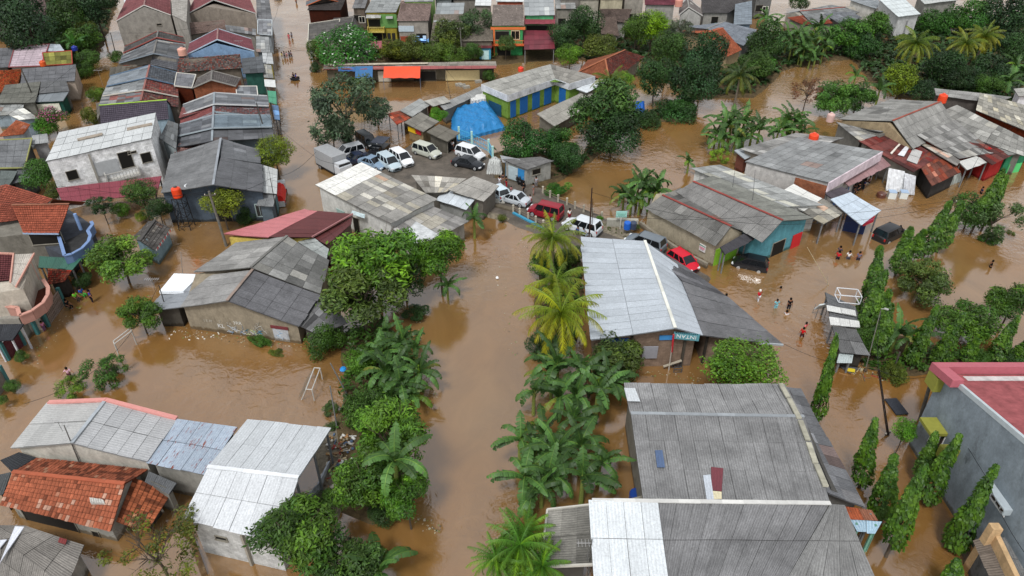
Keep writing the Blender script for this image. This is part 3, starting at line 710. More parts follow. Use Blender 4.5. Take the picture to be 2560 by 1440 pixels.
mono('grey patched awning sheet held on a leaning pole', (2008,528),(2058,497),(2112,530),(2058,561), 3.0,2.6, ('asb','8b8880','c'), openb=True, cat='awning', name='awning')
h = mono('long silver tin awning over the dark blue kiosk', (2076,498),(2126,480),(2202,526),(2152,562), 3.3,2.8, ('zinc','b3bfca','a'), openb=True, cat='awning', name='awning')
mono('small dark sign-topped canopy between brick panel and silver awning', (2062,484),(2104,466),(2128,480),(2082,498), 3.3,3.1, ('asb','4c464c','a'), openb=True, cat='canopy', name='canopy')
root = empty('kiosk', P(2130,570), 'dark blue kiosk with a yellow top strip under the silver awning', 'kiosk')
b = MB(); p_ = P(2133,574); b.obox((p_.x, p_.y, .9), (1.0,-.45,0), (.35,.7,0), (0,0,1.3)); b.build('cabin', M['plain'], root, '1d2c55', root.location)
b = MB(); p_ = P(2140,566); b.obox((p_.x+.1, p_.y-.4, 2.3), (1.0,-.45,0), (.05,.1,0), (0,0,.16)); b.build('sign_strip', M['plain'], root, 'd8c020', root.location)
root = empty('hanging_sign', P(2172,560), 'small red and white board hung from the silver awning corner', 'sign')
b = MB(); p_ = P(2172,552,2.3); b.obox(p_, (.75,.5,0), (.04,-.06,0), (0,0,.4)); b.obox(p_+Vector((.03,-.06,.1)), (.6,.4,0), (.02,-.03,0), (0,0,.1), (1.2,4,4)); b.build('sign_board', M['plain'], root, 'b52a3c', root.location)
# rusty sheds
h = mono('dark red rusted sheet roof with pale skylight sheets', (2146,352),(2232,322),(2346,392),(2284,430), 3.3,2.8, ('rust','6c3b37','m'), zs=(3.8,3.6,2.7,2.8), wc='8b857b', over=.4, ro=dict(sw=.9,sl=1.6))
HR = onplane(P(2146,352,3.8), P(2232,322,3.6), P(2284,430,2.8))
slab(h, HR, [(2262,368),(2276,364),(2260,392),(2244,388)], 'd2d2d6', 'zinc'); slab(h, HR, [(2282,372),(2306,380),(2292,412),(2266,402)], 'b5b3b0', 'zinc'); slab(h, HR, [(2225,384),(2247,360),(2250,362),(2229,387)], 'd8d0c4', 'zinc')
mono('shack with patchwork roof of rusty red and pale green sheets', (2292,402),(2348,362),(2402,430),(2330,464), 2.9,2.3, ('rust','7b4a3c','r'), zs=(2.9,2.9,2.3,2.3), wc='3c3a38', over=.5, ro=dict(sw=.8,sl=1.4), name='shack', cat='shack')
mono('narrow white and brown plank strip roof above the rusty shack', (2240,322),(2300,330),(2400,402),(2392,414), 3.4,3.0, ('asb','8f8b86','c'), zs=(3.6,3.5,3.1,2.8), wc='7a4c38', wall='brick')
h = gable('large grey gabled roof with a red ridge and orange tank behind it', (2352,254),(2232,302),(2392,314),(2282,372), 5.4,3.4, ('asb','8a8985','q'), K=[(2228,248),(2098,298)], zk=3.6, wc='9d8c70', cap='8f4a3c', over=.3)
mono('long grey asbestos roof along the brick wall, far right', (2392,262),(2560,345),(2560,390),(2300,300), 4.0,3.2, ('asb','8e8d88','p'), zs=(4.6,3.8,3.0,3.6), wc='77756e')
mono('wide weathered grey roof sloping to the white entrance awning', (2292,338),(2388,300),(2490,380),(2398,396), 3.6,3.0, ('asb','83827f','p'), zs=(4.0,4.0,3.0,3.0), wc='97583a', wall='brick')
mono('rusted dark red roof with a blue patch beside the green gate', (2396,352),(2478,362),(2530,388),(2480,412), 3.1,2.7, ('rust','6b3c36','m'), zs=(3.4,3.4,2.8,2.7), wc='a32a28', over=.5)
mono('white translucent entrance awning above the shack corner', (2396,404),(2440,390),(2474,404),(2416,424), 2.9,2.6, ('zinc','b9b9b4','a'), openb=True, cat='awning', name='awning')
mono('grey roof over the green walled shop at the right edge', (2440,330),(2570,352),(2580,380),(2520,388), 3.4,2.9, ('asb','8f8f8b','q'), wc='2f7a55', over=.4, feats=[(2,.4,-.3,2,1.6,'sign','55c070')])
mono('upper grey roof with a brick gap below it at the right edge', (2450,232),(2560,262),(2620,350),(2440,275), 5.0,4.0, ('asb','98958c','c'), zs=(5.0,5.0,4.0,4.2), wc='a86638', wall='brick')
mono('flat grey roof strip between dark trees and the orange tank', (2336,220),(2530,242),(2490,258),(2340,238), 4.4,4.0, ('asb','8f8e8b','q'), wc='55504c')
mono('white hut corner peeking in at the right edge', (2534,222),(2590,218),(2600,240),(2546,240), 4.4,4.2, ('asb','a2a19b','a'), wc='cfcfd2', feats=[(3,.5,1,.7,1,'opening')])
mono('patched grey roof with an orange tank beside the banana plants', (1850,372),(1990,332),(2110,345),(1940,400), 3.4,3.0, ('asb','8d8c89','p'), zs=(3.0,3.9,3.6,3.1), wc='8b8378')
mono('wide pale grey roof behind the red rusted sheets', (2090,305),(2200,330),(2250,322),(2150,352), 3.8,3.6, ('asb','93928f','c'), zs=(3.5,4.2,3.5,3.8), wc='7d7b75')
mono('small tin shack with a brown door behind the banana plants', (1835,376),(1870,366),(1905,378),(1862,398), 2.6,2.3, ('zinc','9aa0a4','p'), wc='6e4438', name='shack', cat='shack')
# stall row on the flooded street at right
h = mono('striped white and grey stall roof with a cage frame on top', (2062,730),(2140,768),(2152,822),(2078,812), 2.4,2.2, ('asb','67686a','o'), zs=(2.4,2.4,2.2,2.2), openb=True, ro=dict(sw=3.2,sl=.8), cat='stall', name='stall', extra=[((2066,762,2.52),(2138,776,2.52),(2141,790,2.47),(2068,776,2.48),'zinc','c9c9c6','o'),((2072,792,2.4),(2148,802,2.4),(2150,818,2.35),(2076,812,2.38),'zinc','c9c9c6','o')])
mono('dark sagging tin stall roof beside the tall narrow tree', (2080,816),(2142,824),(2176,888),(2100,880), 2.3,2.0, ('asb','5f5f5f','p'), zs=(2.3,2.3,1.9,2.0), wc='3a3733', over=.4, cat='stall', name='stall')
mono('pale tin sheet lean-to at the end of the dark stall', (2098,882),(2134,886),(2130,906),(2092,905), 1.7,1.3, ('zinc','9fa9a9','a'), openb=True, cat='stall', name='stall')
def band(label, R1, R2, L1, L2, K1, K2, t0, t1, zr, zl, zk, roof, roof2, wc, cap=None, rimc=None):
    q = lambda a, b_, t: (a[0] + (b_[0]-a[0])*t, a[1] + (b_[1]-a[1])*t)
    return gable(label, q(R1,R2,t0), q(R1,R2,t1), q(L1,L2,t0), q(L1,L2,t1), zr, zl, roof, K=[q(K1,K2,t0), q(K1,K2,t1)], zk=zk, roof2=roof2, wc=wc, over=.12, cap=cap or '8a9298', rimc=rimc)
# ---------------------------------------------------------------- blue shop block and yard
A_, B_, C_, D_, E_, F_ = [P(*q, 4.0) for q in ((1204,210),(1376,160),(1487,190),(1424,209),(1388,196),(1270,238))]
h = house('flat grey roofed shop block with blue doors and green pillars', [(A_,B_,E_,F_,'asb','9b9a94','a',dict(sw=1.2,sl=2.4)),(B_,C_,D_,E_,'asb','8f8c85','q',dict(sw=1.2,sl=2.4))], [A_,B_,C_,D_,E_,F_], wc='6f8f3c', over=.12,
  feats=[(4,.16,.2,1.7,2.6,'shutter','1c5fa0'),(4,.42,.2,1.7,2.6,'shutter','1c5fa0'),(4,.68,.2,1.7,2.6,'shutter','1c5fa0'),(4,.90,.2,1.2,2.6,'shutter','1c5fa0'),(3,.45,.2,1.5,2.6,'shutter','1c5fa0'),(5,.5,.0,3.2,1.9,'sign','1d4a66')])
for (a, q) in ((F_,E_),(E_,D_),(D_,C_),(A_,F_)):
    b = MB(); d = (q-a); nn = Vector((d.y,-d.x,0)).normalized(); nn = nn if nn.y < 0 else -nn
    b.obox((a+q)/2 - Z3*.5 + nn*.06, d/2*.995, nn*.06, Z3*.5); b.build('fascia', M['plaster'], h, 'c9ccd0', h.location)
mono('low grey lean-to roof along the blue shops', (1342,284),(1466,226),(1500,248),(1386,316), 2.4,2.0, ('asb','99968e','a'), wc='6e6a60')
mono('white tin roof edge between blue shops and brown tiles', (1440,222),(1500,196),(1520,204),(1466,232), 3.0,2.8, ('zinc','ccd2d6','a'), wc='77746c')
mono('long narrow grey roof behind the blue tarp', (1098,262),(1200,216),(1215,228),(1112,276), 2.6,2.4, ('asb','8c8d8c','a'), wc='77746c')
mono('pale brick outhouse roof behind the round bush', (1060,252),(1110,240),(1126,254),(1082,266), 3.0,2.8, ('asb','a5a39c','a'), wall='brick', wc='d8b8a8')
h = mono('grey food stall roof beside the parked silver minivan', (1010,306),(1052,280),(1098,304),(1058,330), 2.8,2.5, ('asb','7f7c74','q'), wc='8f7c5c', over=.5, feats=[(3,.3,1.6,1.2,.6,'sign','c22a30'),(3,.72,1.5,1.8,.7,'sign','d8b020')], name='food_stall', cat='stall')
mono('dark weathered workshop roof next to the blue fence', (1066,330),(1098,310),(1150,332),(1118,354), 2.7,2.4, ('asb','716d64','q'), wc='5f5b52', over=.4, feats=[(2,.5,.2,2.4,1.7,'opening')], name='workshop', cat='workshop')
mono('rusty and white sheet roof patch near the flooded street', (968,284),(1002,276),(1026,294),(992,312), 2.6,2.4, ('rust','94503c','r'), ro=dict(sw=.7,sl=1.2), openb=True, name='canopy', cat='canopy')
mono('long pale sheet roof behind the rusty patch', (1000,276),(1050,246),(1075,262),(1030,292), 2.8,2.6, ('asb','9a9c9a','q'), wc='6e6a62')
h = mono('cream hut with a blue mural door at the bridge', (1256,398),(1352,392),(1385,402),(1316,424), 2.9,2.5, ('asb','6d6c6b','a'), zs=(2.9,2.9,2.8,2.6), wc='9a9a94', over=.2, name='hut', cat='hut',
  feats=[(3,.62,.5,1.5,1.8,'sign','a9b8bd'),(3,.25,.4,1.0,1.8,'door','2f7fb8'),(2,.6,1.5,1.2,.7,'opening')])
mono('small blue-doored shed with a tin awning by the rubble sacks', (1250,388),(1300,398),(1310,420),(1256,405), 2.9,2.3, ('zinc','7f8285','a'), wc='3f87ac', name='shed', cat='shed', over=.5)
# stall row, top centre
h = mono('long row of market stalls under one low grey and maroon roof', (810,160),(1240,153),(1242,166),(808,172), 2.9,2.6, ('asb','8b857c','q'), wc='5c5648', over=.5, zs=(2.9,2.9,2.6,2.6), name='stall_row', cat='stalls', ro=dict(sw=1.4,sl=1.0),
  feats=[(2,.19,.1,6.0,1.8,'sign','c9b88a'),(2,.12,.1,1.2,1.7,'opening'),(2,.42,.1,4.0,1.7,'opening'),(2,.66,.1,2.2,1.8,'sign','b8b0a0')])
slab(h, lambda x, y: P(x, y, 2.75 - (y-165)*.03), [(810,166),(1240,164),(1241,171),(808,174)], '8a4a48', 'zinc', name='fascia_sheet', sw=1.4)
patch(h, [(820,160),(1070,157),(1070,160),(820,164)], 2.92, 'b8ae9c', 'concrete')
def tarp(label, pts, colr, sag=.25, n=14, name='tarpaulin', posts=True):
    ps = [P(*q) for q in pts]; c0 = sum(ps, Vector())/4; root = empty(name, (c0.x, c0.y, 0), label, 'tarpaulin')
    b = MB(); r = random.Random(len(label))
    g = [[None]*(n+1) for _ in range(n+1)]
    ph = r.uniform(0, 6)
    for i in range(n+1):
        for j in range(n+1):
            u, v = i/n, j/n
            p = ps[0].lerp(ps[1], u).lerp(ps[3].lerp(ps[2], u), v)
            g[i][j] = p - Z3 * (sag * math.sin(math.pi*u) * math.sin(math.pi*v) + .05 * math.sin(u*19+ph) * v)
    for k in (0, 1):
        for i in range(n):
            for j in range(n):
                q = [g[i][j], g[i+1][j], g[i+1][j+1], g[i][j+1]]
                if k: q = [x - Z3*.02 for x in q[::-1]]
                b.face(q, None, (1,1,1), 0, True)
    b.build('cover', M['cloth'], root, colr, root.location)
    if posts:
        for q in ps[2:]:
            b = MB(); b.beam((q.x, q.y, -.8), (q.x, q.y, q.z), .07); b.build('pole', M['wood'], root, '5d6a80', root.location)
    return root
tarp('bright orange tarpaulin stretched in front of the market stalls', [(960,166,2.8),(1051,166,2.8),(1050,195,2.0),(958,195,2.0)], 'e2502c')
tarp('square blue tarpaulin left of the orange one', [(888,166,2.8),(932,165,2.8),(931,195,2.0),(888,195,2.0)], '3f6a98')
tarp('faded narrow blue tarpaulin at the left end of the market stalls', [(845,167,2.8),(887,167,2.8),(888,178,2.4),(846,178,2.4)], '3a5f92', posts=False)
# top centre houses
def box_house(label, x0, x1, ytop, ybase, dep, colr, roofc, rk='asb', zt=None, feats=(), wall='plaster', pitch=.6, mix='q', **kw):
    """house seen square-on: x0..x1 and ytop are the front eave, ybase the water line"""
    z = zt or HT(ybase, ytop); a, q = P(x0, ytop, z), P(x1, ytop, z)
    back = Vector((a.x*dep/a.y, dep, 0)) if False else Vector((0, dep, 0))
    A, B = a + back + Z3*pitch, q + back + Z3*pitch
    kk = dict(over=.25, feats=[(2, 1-f[0], *f[1:]) for f in feats]); kk.update(kw)
    return house(label, [(A, B, q, a, rk, roofc, mix, {})], [A, B, q, a], wc=colr, wall=wall, **kk)
h = box_house('two-storey yellow and green house with a striped balcony', 912,990,31,118,9,'a8973c','8f9291', zt=6.0, feats=[(.25,.2,2.5,1.9,'opening'),(.25,3.0,2.4,1.6,'opening'),(.25,4.7,3.0,.8,'awning','a8a8a4'),(.75,3.0,3.4,2.6,'sign','628f4e'),(.3,2.3,3.4,1.0,'balcony','c9b560'),(.8,4.6,1.4,.7,'awning','a8a8a4'),(.72,.3,2.6,1.6,'vent'),])
mono('maroon sheet awning in front of the yellow and green house', (918,103),(988,102),(985,121),(922,121), 2.6,1.9, ('zinc','8f4a52','o'), openb=True, name='awning', cat='awning')
box_house('brown tiled two-storey house right of the yellow one', 992,1072,52,125,8,'9a938a','8a7770','tile', zt=5.4, mix='q', pitch=2.0, feats=[(.25,3.3,3,1.1,'sign','b8c4cc'),(.75,.5,2,2.4,'opening'),(.2,.3,2,2,'door','9a4a30')])
h = box_house('grey glass-sheet roofed house beside the banner', 1084,1156,55,128,9,'7f7a72','868b8c','zinc', zt=5.2, mix='q', pitch=1.6)
h = box_house('low brown tiled house hidden behind the street bushes', 1075,1232,103,150,10,'6f675c','7f776c','tile', zt=3.4, mix='q', pitch=2.6)
h = box_house('orange trimmed two-storey house with balconies', 1230,1310,64,152,8,'3f9a5c','8a7f78','tile', zt=5.8, mix='q', pitch=2.0, rim=None, feats=[(.5,5.0,6.6,.5,'sign','d0703a'),(.3,3.2,2.6,1.5,'opening'),(.75,3.2,1.6,1.6,'window','e0c0a0'),(.5,2.3,6.4,.9,'balcony','d8683a'),(.5,1.9,6.6,.35,'sign','d0703a'),(.35,.1,2.6,1.7,'opening'),(.02,.1,.3,5,'pillar','d0703a')])
h = box_house('narrow house with stacked maroon sheet roofs beside the orange balconies', 1311,1387,38,152,7,'54a070','8f9394','zinc', zt=6.6, mix='q', pitch=1.6, feats=[(.18,.1,1.9,2.1,'shutter','7fae72'),(.65,.1,3.4,2.0,'opening'),(.5,3.2,5,1.4,'opening')])
mono('upper maroon roof sheet of the narrow stacked house', (1311,38),(1388,37),(1388,60),(1310,60), 6.3,5.2, ('zinc','7d3a44','o'), openb=True, name='roof_sheet', cat='roof sheet')
mono('lower maroon roof sheet above the green shop door', (1310,76),(1384,76),(1387,122),(1310,124), 4.2,2.7, ('zinc','6b2a34','q'), openb=True, name='roof_sheet', cat='roof sheet')
box_house('turquoise gate house between bushes and orange balconies', 1195,1230,120,150,5,'4f9ab5','6b3138','zinc', zt=2.4, feats=[(.5,.2,1.4,1.6,'door','bfe0e0')])
box_house('green upper-storey block behind the brown tiled roofs', 1010,1083,4,60,6,'9ac070','8f9291', zt=7.5)
box_house('cream upper-storey house at the top edge, centre', 1187,1228,14,70,6,'8a8078','c4c6c6','zinc', zt=7.0, mix='a', feats=[(.5,4,3,1.6,'opening')])
box_house('white-roofed orange house at the very top, centre right', 1240,1310,4,60,5,'a0503a','c0c2c2','zinc', zt=7.5, mix='a')
h = gable('blue-grey house with an orange-edged dark roof beside the street', (810,-14),(810,-4),(766,4),(766,14), 6.4,5.0, ('asb','5f6468','q'), K=[(855,-4),(855,6)], zk=5.0, wc='5c5048', rimc='b5603a')
box_house('brown brick walled house facing the flooded street', 768,852,25,72,8,'6a4a3c','4f4a48','tile', zt=4.6, wall='brick', mix='q', pitch=1.4)
gable('dark tiled villa roof behind the white flowering tree', (884,40),(872,90),(915,85),(925,150), 5.4,3.0, ('asb','4f4c4a','q'), K=[(835,45),(800,110)], zk=3.2, wc='8f8a80', cap='5f5b56')
mono('dark flat roof with a pale edge behind the white flowering tree', (772,60),(850,48),(840,100),(770,102), 4.0,3.2, ('asb','5a5855','q'), wc='b8b4a8', rimc='c9c5b8')
# top right-of-centre
for lab, q in (('brown tiled roof behind the lime-green tree', ((1500,22),(1580,22),(1566,58),(1502,45),4.6,3.8,'7a6a62')), ('small brown tiled roof in front of the lime-green tree', ((1502,44),(1540,43),(1548,90),(1500,84),4.2,2.8,'75655c')),
   ('maroon tiled roof beside the pink tank', ((1612,-8),(1688,-8),(1690,12),(1612,12),6.2,5.4,'7b4550')), ('mauve tiled roof right of the pink tank', ((1700,10),(1728,-4),(1756,38),(1700,30),5,3.6,'77686a')), ('grey patched tile roof above the dark doorway', ((1752,-14),(1890,-16),(1822,32),(1756,32),5.2,3.6,'6d6a6a')) ):
    mono(lab, q[0], q[1], q[2], q[3], q[4], q[5], ('tile', q[6], 'q'), wc='9d9a94', feats=[(2,.5,1.2,1.4,1.5,'opening')])
gable('pale grey gable-fronted house among the trees, top right', (1718,-6),(1722,18),(1698,20),(1697,38), 5.6,4.2, ('tile','6f6865','a'), K=[(1750,20),(1757,40)], zk=4.2, wc='a9a7a2', rimc='b0aeaa')
house('brown clay hip roof among the dark trees',
  [pn((1563,125,4.6),(1513,148,4.6),(1446,180,2.8),(1470,150,3.0),'tile','7d4a34','q'), pn((1513,148,4.6),(1513,148.5,4.6),(1524,205,2.6),(1446,180,2.8),'tile','8a523a','q'), pn((1513,148,4.6),(1563,125,4.6),(1612,142,2.8),(1524,206,2.6),'tile','5a3a34','m')],
  [P(1446,180,2.7),P(1524,206,2.5),P(1612,142,2.7),P(1470,150,2.9)], wc='8a8478', over=.6, cap=[(P(1563,125,4.6),P(1513,148,4.6),'9a5f42'),(P(1513,148,4.6),P(1524,205,2.7),'9a5f42'),(P(1513,148,4.6),P(1446,180,2.9),'9a5f42')])
gable('orange clay tiled roof half hidden by the round trees', (1808,70),(1762,84),(1855,124),(1818,142), 4.8,3.0, ('tile','a0583c','t'), wc='b09a78', cap='a85a3c')
gable('blue-grey sheet roof behind the orange tiled roof', (1812,54),(1768,72),(1892,74),(1858,114), 4.6,3.4, ('asb','767c84','a'), wc='8c8a86')
mono('blue-walled lean-to block near the banana plants, top right', (1838,10),(1880,2),(1880,60),(1834,62), 4.5,4.0, ('asb','7d868e','a'), wc='7f90a0')
gable('grey roofed house with a red ridge, top right', (2113,18),(2000,28),(2150,30),(2030,60), 4.0,3.0, ('asb','7a7c7c','q'), K=[(2080,12),(1960,34)], cap='9a4a3c', wc='9a958a')
mono('orange tile patch roof behind the banana clump, top right', (1968,44),(2055,30),(2082,58),(2010,62), 3.6,2.8, ('tile','a0503a','t'), wc='8a857a')
mono('dark grey sheet roof right of the orange tile patch', (2060,34),(2115,18),(2155,44),(2098,58), 3.6,2.9, ('asb','6d7074','q'), wc='77746c')
mono('white hall with a bright sheet roof, top right', (2195,-4),(2255,-10),(2302,35),(2246,42), 6.0,4.6, ('zinc','bfc6c6','a'), wc='c2c2c0', feats=[(2,.5,.5,.3,3,'pillar','8a8a8a')])
mono('white hall side wing with a grey roof, top right', (2120,-2),(2196,-6),(2200,12),(2190,22), 5.0,4.2, ('asb','8a8f92','a'), wc='bdbbb4')
mono('grey warehouse with small windows in the top-right corner', (2290,-12),(2400,-16),(2396,0),(2312,10), 6.2,5.6, ('zinc','a9aca8','a'), wc='98968e', feats=[(2,.25,2.8,1.2,1.0,'opening'),(2,.6,3.4,1.6,.5,'opening')])

# ---------------------------------------------------------------- packed houses left of the street
gable('tall grey plastered house with a maroon roof in the upper left', (368,-25),(360,13),(318,-6),(290,53), 7.4,5.0, ('tile','7b4a4c','a'), K=[(425,-12),(427,38)], zk=5.4, wc='8f8b84', over=.1, rimc='c2beb8', cap='8a6a66', feats=[(1,.75,3.6,.9,.35,'opening')])
mono('tall bare grey wall block beside the maroon roof', (428,-18),(470,-18),(466,55),(430,38), 7.6,7.2, ('asb','a19d96','o'), zs=(7.6,7.6,7.0,7.0), wc='96928b', over=.05)
gable('broad grey gable with dark stains and a maroon roof', (545,-40),(534,0),(490,-10),(467,36), 7.0,5.4, ('tile','7b4a4c','a'), K=[(620,-14),(640,34)], zk=5.4, wc='8a8075', over=.12, rimc='a9a8a4', cap='8a6a66')
mono('brown-grey tiled strip roof below the tall grey wall', (457,58),(562,50),(566,74),(461,89), 5.2,4.0, ('tile','7d6a62','a'), wc='6e6a62')
mono('dull grey roof with a white sheet above the blue gable', (562,62),(640,72),(640,88),(566,76), 5.0,4.6, ('asb','6c6d6e','p'), wc='8a867e')
gable('light blue gable-fronted house with a maroon roof', (545,72),(543,99),(474,108),(468,136), 6.6,4.8, ('tile','74434a','a'), K=[(628,98),(636,128)], zk=4.8, wc='7d99b8', over=.1, rimc='a8b6c2', cap='8a6a66')
gable('dark tiled gable roof with a white and red verge', (395,78),(392,94),(312,117),(308,133), 5.6,4.0, ('tile','4c4a48','p'), K=[(458,93),(464,108)], zk=4.4, wc='cfcbc2', over=.1, rimc='8f4a44', cap='6f6c68')
gable('dark grey gable roof below the white and red verge', (392,100),(384,134),(304,142),(298,158), 5.4,3.6, ('asb','606264','p'), K=[(458,112),(447,146)], zk=4.2, wc='6a665f', over=.1, rimc='7d8790', cap='6f6c68')
mono('black tiled slope facing the mottled roof', (383,133),(447,146),(443,176),(375,160), 5.0,3.6, ('tile','55565a','q'), wc='6a665f')
mono('long mottled red and black tiled slope below the blue gable', (445,146),(600,135),(606,170),(443,181), 5.2,3.8, ('tile','5b524f','m'), wc='6a6258')
mono('dark corrugated roof with a green gutter by the street', (604,146),(655,141),(662,180),(607,184), 4.6,4.0, ('asb','54575a','q'), wc='2f5a50')
TL = ((374,163),(352,252),(276,190),(248,262),(444,182),(446,268))
for lab, t0, t1, dz, r1, r2, rc in (('blue-edged grey roof band at the top of the upper terrace', 0,.36,.2,('asb','7b8288','q'),('tile','50545a','p'),'5a6f84'),
    ('upper terrace roof band with a white verge and red mottled tiles', .36,.7,0,('asb','848788','p'),('tile','6b4844','m'),'b9b4aa'),
    ('lower band of the upper terrace, red tiles against grey sheets', .7,1.0,-.2,('asb','707376','m'),('tile','5a4442','m'),None)):
    band(lab, *TL, t0, t1, 5.4+dz, 3.4+dz, 3.9+dz, r1, r2, '8a7d70', '8a5a52', rc)
mono('small grey flat roof joining the two brick gables', (442,182),(490,187),(480,220),(436,215), 4.7,4.4, ('asb','75767a','a'), wc='8a5a3c', wall='brick', over=.08, rimc='c2beb4')
gable('raw orange brick gable house with a mottled roof', (530,177),(528,200),(494,196),(482,220), 5.8,4.5, ('tile','5f5a58','q'), K=[(602,196),(590,216)], zk=4.5, wc='f0d8c4', wall='brick', over=.08, rimc='8d8a84', cap='6f6c68')
mono('grey cluttered flat roof right of the raw brick gable', (590,216),(642,216),(645,242),(592,240), 4.0,3.8, ('asb','6f7276','p'), wc='8a5a3c', wall='brick', rimc='d0cdc4')
gable('purple-black tiled roof with a lime green ridge', (248,264),(417,250),(252,312),(422,297), 5.6,3.9, ('tile','4c4650','o'), wc='93a8b4', over=.15, cap='9cc04a')
mono('upper red-brown roof slope left of the long street terrace', (533,246),(532,270),(448,296),(456,268), 4.8,3.8, ('tile','7a4a48','a'), wc='8f989c', zs=(4.9,4.9,4.0,4.0))
TR = ((536,232),(530,352),(458,262),(442,368),(668,240),(684,345))
for lab, t0, t1, dz, r1, r2, rc in (('topmost terrace roof band, grey with a pale verge, by the street', 0,.24,.25,('asb','6b6d70','p'),('asb','73767a','p'),'c4c6c6'),
    ('terrace roof band with a red left slope and striped tile right slope', .24,.46,-.05,('tile','7a4543','q'),('tile','5c5356','m'),None),
    ('blue-grey sheeted terrace roof band in the middle of the row', .46,.74,.2,('asb','62656a','p'),('asb','6e7b84','q'),'9aa4aa'),
    ('dark patched terrace roof band nearest the dark grey house', .74,1.0,-.1,('asb','5d5f63','p'),('asb','5f6063','p'),None)):
    band(lab, *TR, t0, t1, 5.3+dz, 3.7+dz, 3.8+dz, r1, r2, '77868c', None, rc)
mono('striped pink and white roof at the street terrace front', (447,358),(530,352),(526,378),(436,382), 3.8,3.4, ('tile','8a6a66','c'), wc='8a8a84')
h = house('wide dark grey house with satellite dishes and an orange water tank',
  [pn((552,346,5.6),(533,462,5.6),(404,482,4.0),(428,386,4.1),'asb','737475','a',sw=1.0,sl=2.2),
   pn((533,462,5.6),(552,392,5.6),(655,412,4.0),(657,480,3.9),'asb','636467','a',sw=1.0,sl=2.0),
   pn((552,392,5.4),(552,346,5.4),(645,372,4.4),(652,408,4.2),'asb','6b6d70','q')],
  [P(404,482,3.9),P(657,480,3.8),P(650,372,4.0),P(428,386,4.0)], {0:P(533,462,5.4)}, wc='4f5a66', over=.12, cap=[(P(552,346,5.6),P(533,462,5.6),'8d9298')],
  feats=[(0,.56,-.2,1.6,2.2,'opening'),(0,.55,2.3,2.2,.8,'awning','5d6266'),(0,.94,.6,.9,1.6,'window','99aaaa')])
DISH = h
mono('narrow white and green tin annex beside the orange tarp truck', (657,412),(694,424),(692,484),(658,482), 3.6,3.2, ('zinc','b0b3b2','q'), wc='5f7f86')
# white unfinished building
zt = 6.4; A, B, C, D = [P(*q, zt) for q in ((147,331),(390,282),(378,345),(114,403))]
h = house('white unfinished two-storey block with dark window holes', [(A,B,C,D,'zinc','b8bbbb','o',dict(sw=1.2,sl=2.5))], [A,B,C,D], wall='block', wc='ffffff', over=.08,
  feats=[(2,.83,3.5,1.1,1.1,'opening'),(2,.30,3.4,1.4,2.0,'opening'),(2,.10,3.5,1.1,1.2,'opening'),(2,.50,3.2,2.6,1.7,'sign','a9abac'),(2,.38,2.5,3.8,1.0,'balcony','b3b1ab'),(2,.62,2.4,.22,3.7,'pillar','97938a'),(2,.22,5.0,.9,.25,'opening')])
for q in ([(193,348),(256,333),(257,338),(195,353)],[(317,321),(380,308),(381,313),(318,327)]): patch(h, q, zt, '9a8f82', 'concrete', lift=.10)
mono('maroon corrugated awning below the white unfinished block', (140,470),(404,440),(392,486),(156,506), 3.4,2.5, ('zinc','79343f','o'), openb=True, posts='6a6a66', name='awning', cat='awning', ro=dict(sw=1.2,sl=1.2))
mono('grey plastered side block right of the purple tiles', (420,300),(446,310),(440,372),(398,345), 4.6,4.2, ('asb','6e7172','q'), wc='9aa4a6')
# left column
mono('grey sheet roof at the left edge near the moss roof', (-20,121),(36,118),(22,168),(-20,170), 4.0,3.2, ('asb','66676a','q'), wc='55524c')
mono('white and pink gridded tile roof, upper left', (37,117),(124,110),(101,165),(22,168), 4.0,3.2, ('asb','b9a9b0','o'), ro=dict(sw=1.1,sl=1.3), wc='8a857c', rimc='8a4a4c')
mono('pale tin roof right of the pink grid roof', (124,110),(150,111),(162,128),(118,128), 4.0,3.6, ('zinc','a9b2b8','a'), wc='77746c')
mono('moss-covered grey roof with a red edge and tank', (106,132),(179,127),(181,160),(112,164), 3.9,3.2, ('asb','75743a','p'), wc='7a4038', rimc='a03a34')
mono('rust-coloured old tile roof at the left edge', (-20,178),(55,172),(44,216),(-20,240), 3.8,2.8, ('tile','a0572f','m'), wc='6a5040')
mono('long flat grey sheet roof with a pale end wall', (56,172),(190,161),(187,202),(50,212), 3.9,3.3, ('asb','66676a','a'), wc='b0a294', over=.1)
mono('weathered dark grey roof with a pole shadow, left', (12,212),(102,204),(88,256),(-10,258), 3.6,2.9, ('asb','66665f','q'), wc='77776f', feats=[(2,.7,.4,2,1.4,'opening')])
mono('grey roof piece above the green shopfront', (102,204),(165,200),(174,228),(98,234), 3.6,3.1, ('asb','5e5f60','a'), wc='77756f')
mono('steel-grey awning over the green and white shopfront', (100,234),(172,230),(158,252),(84,256), 3.0,2.5, ('zinc','70767a','a'), wc='1f4a40', name='shopfront', cat='shop', feats=[(2,.6,.6,3.2,1.5,'sign','cfd0c0')])
mono('orange tiles over the white broken roof at the left edge', (40,300),(76,311),(58,335),(-6,342), 3.4,2.7, ('tile','a0583a','t'), wc='9aa4aa')
mono('white patched sheets beside the orange tile corner', (10,280),(60,270),(98,296),(48,300), 3.6,3.1, ('asb','b0b0ac','c'), wc='8a98a4')
mono('grey sheeted roof with a yellow-green edge, left', (-20,352),(80,346),(62,420),(-20,421), 3.8,3.2, ('asb','717375','a'), wc='4a4d4a', rimc='8f9058')
mono('small flat grey roof right of the yellow-green edge', (80,338),(118,334),(122,356),(76,362), 3.6,3.3, ('asb','8a8c8c','q'), wc='99999a')
mono('dull green-grey awning roof above the orange tiled villa', (-20,426),(44,427),(22,466),(-20,470), 3.4,2.8, ('asb','5d6462','a'), wc='3f423f')
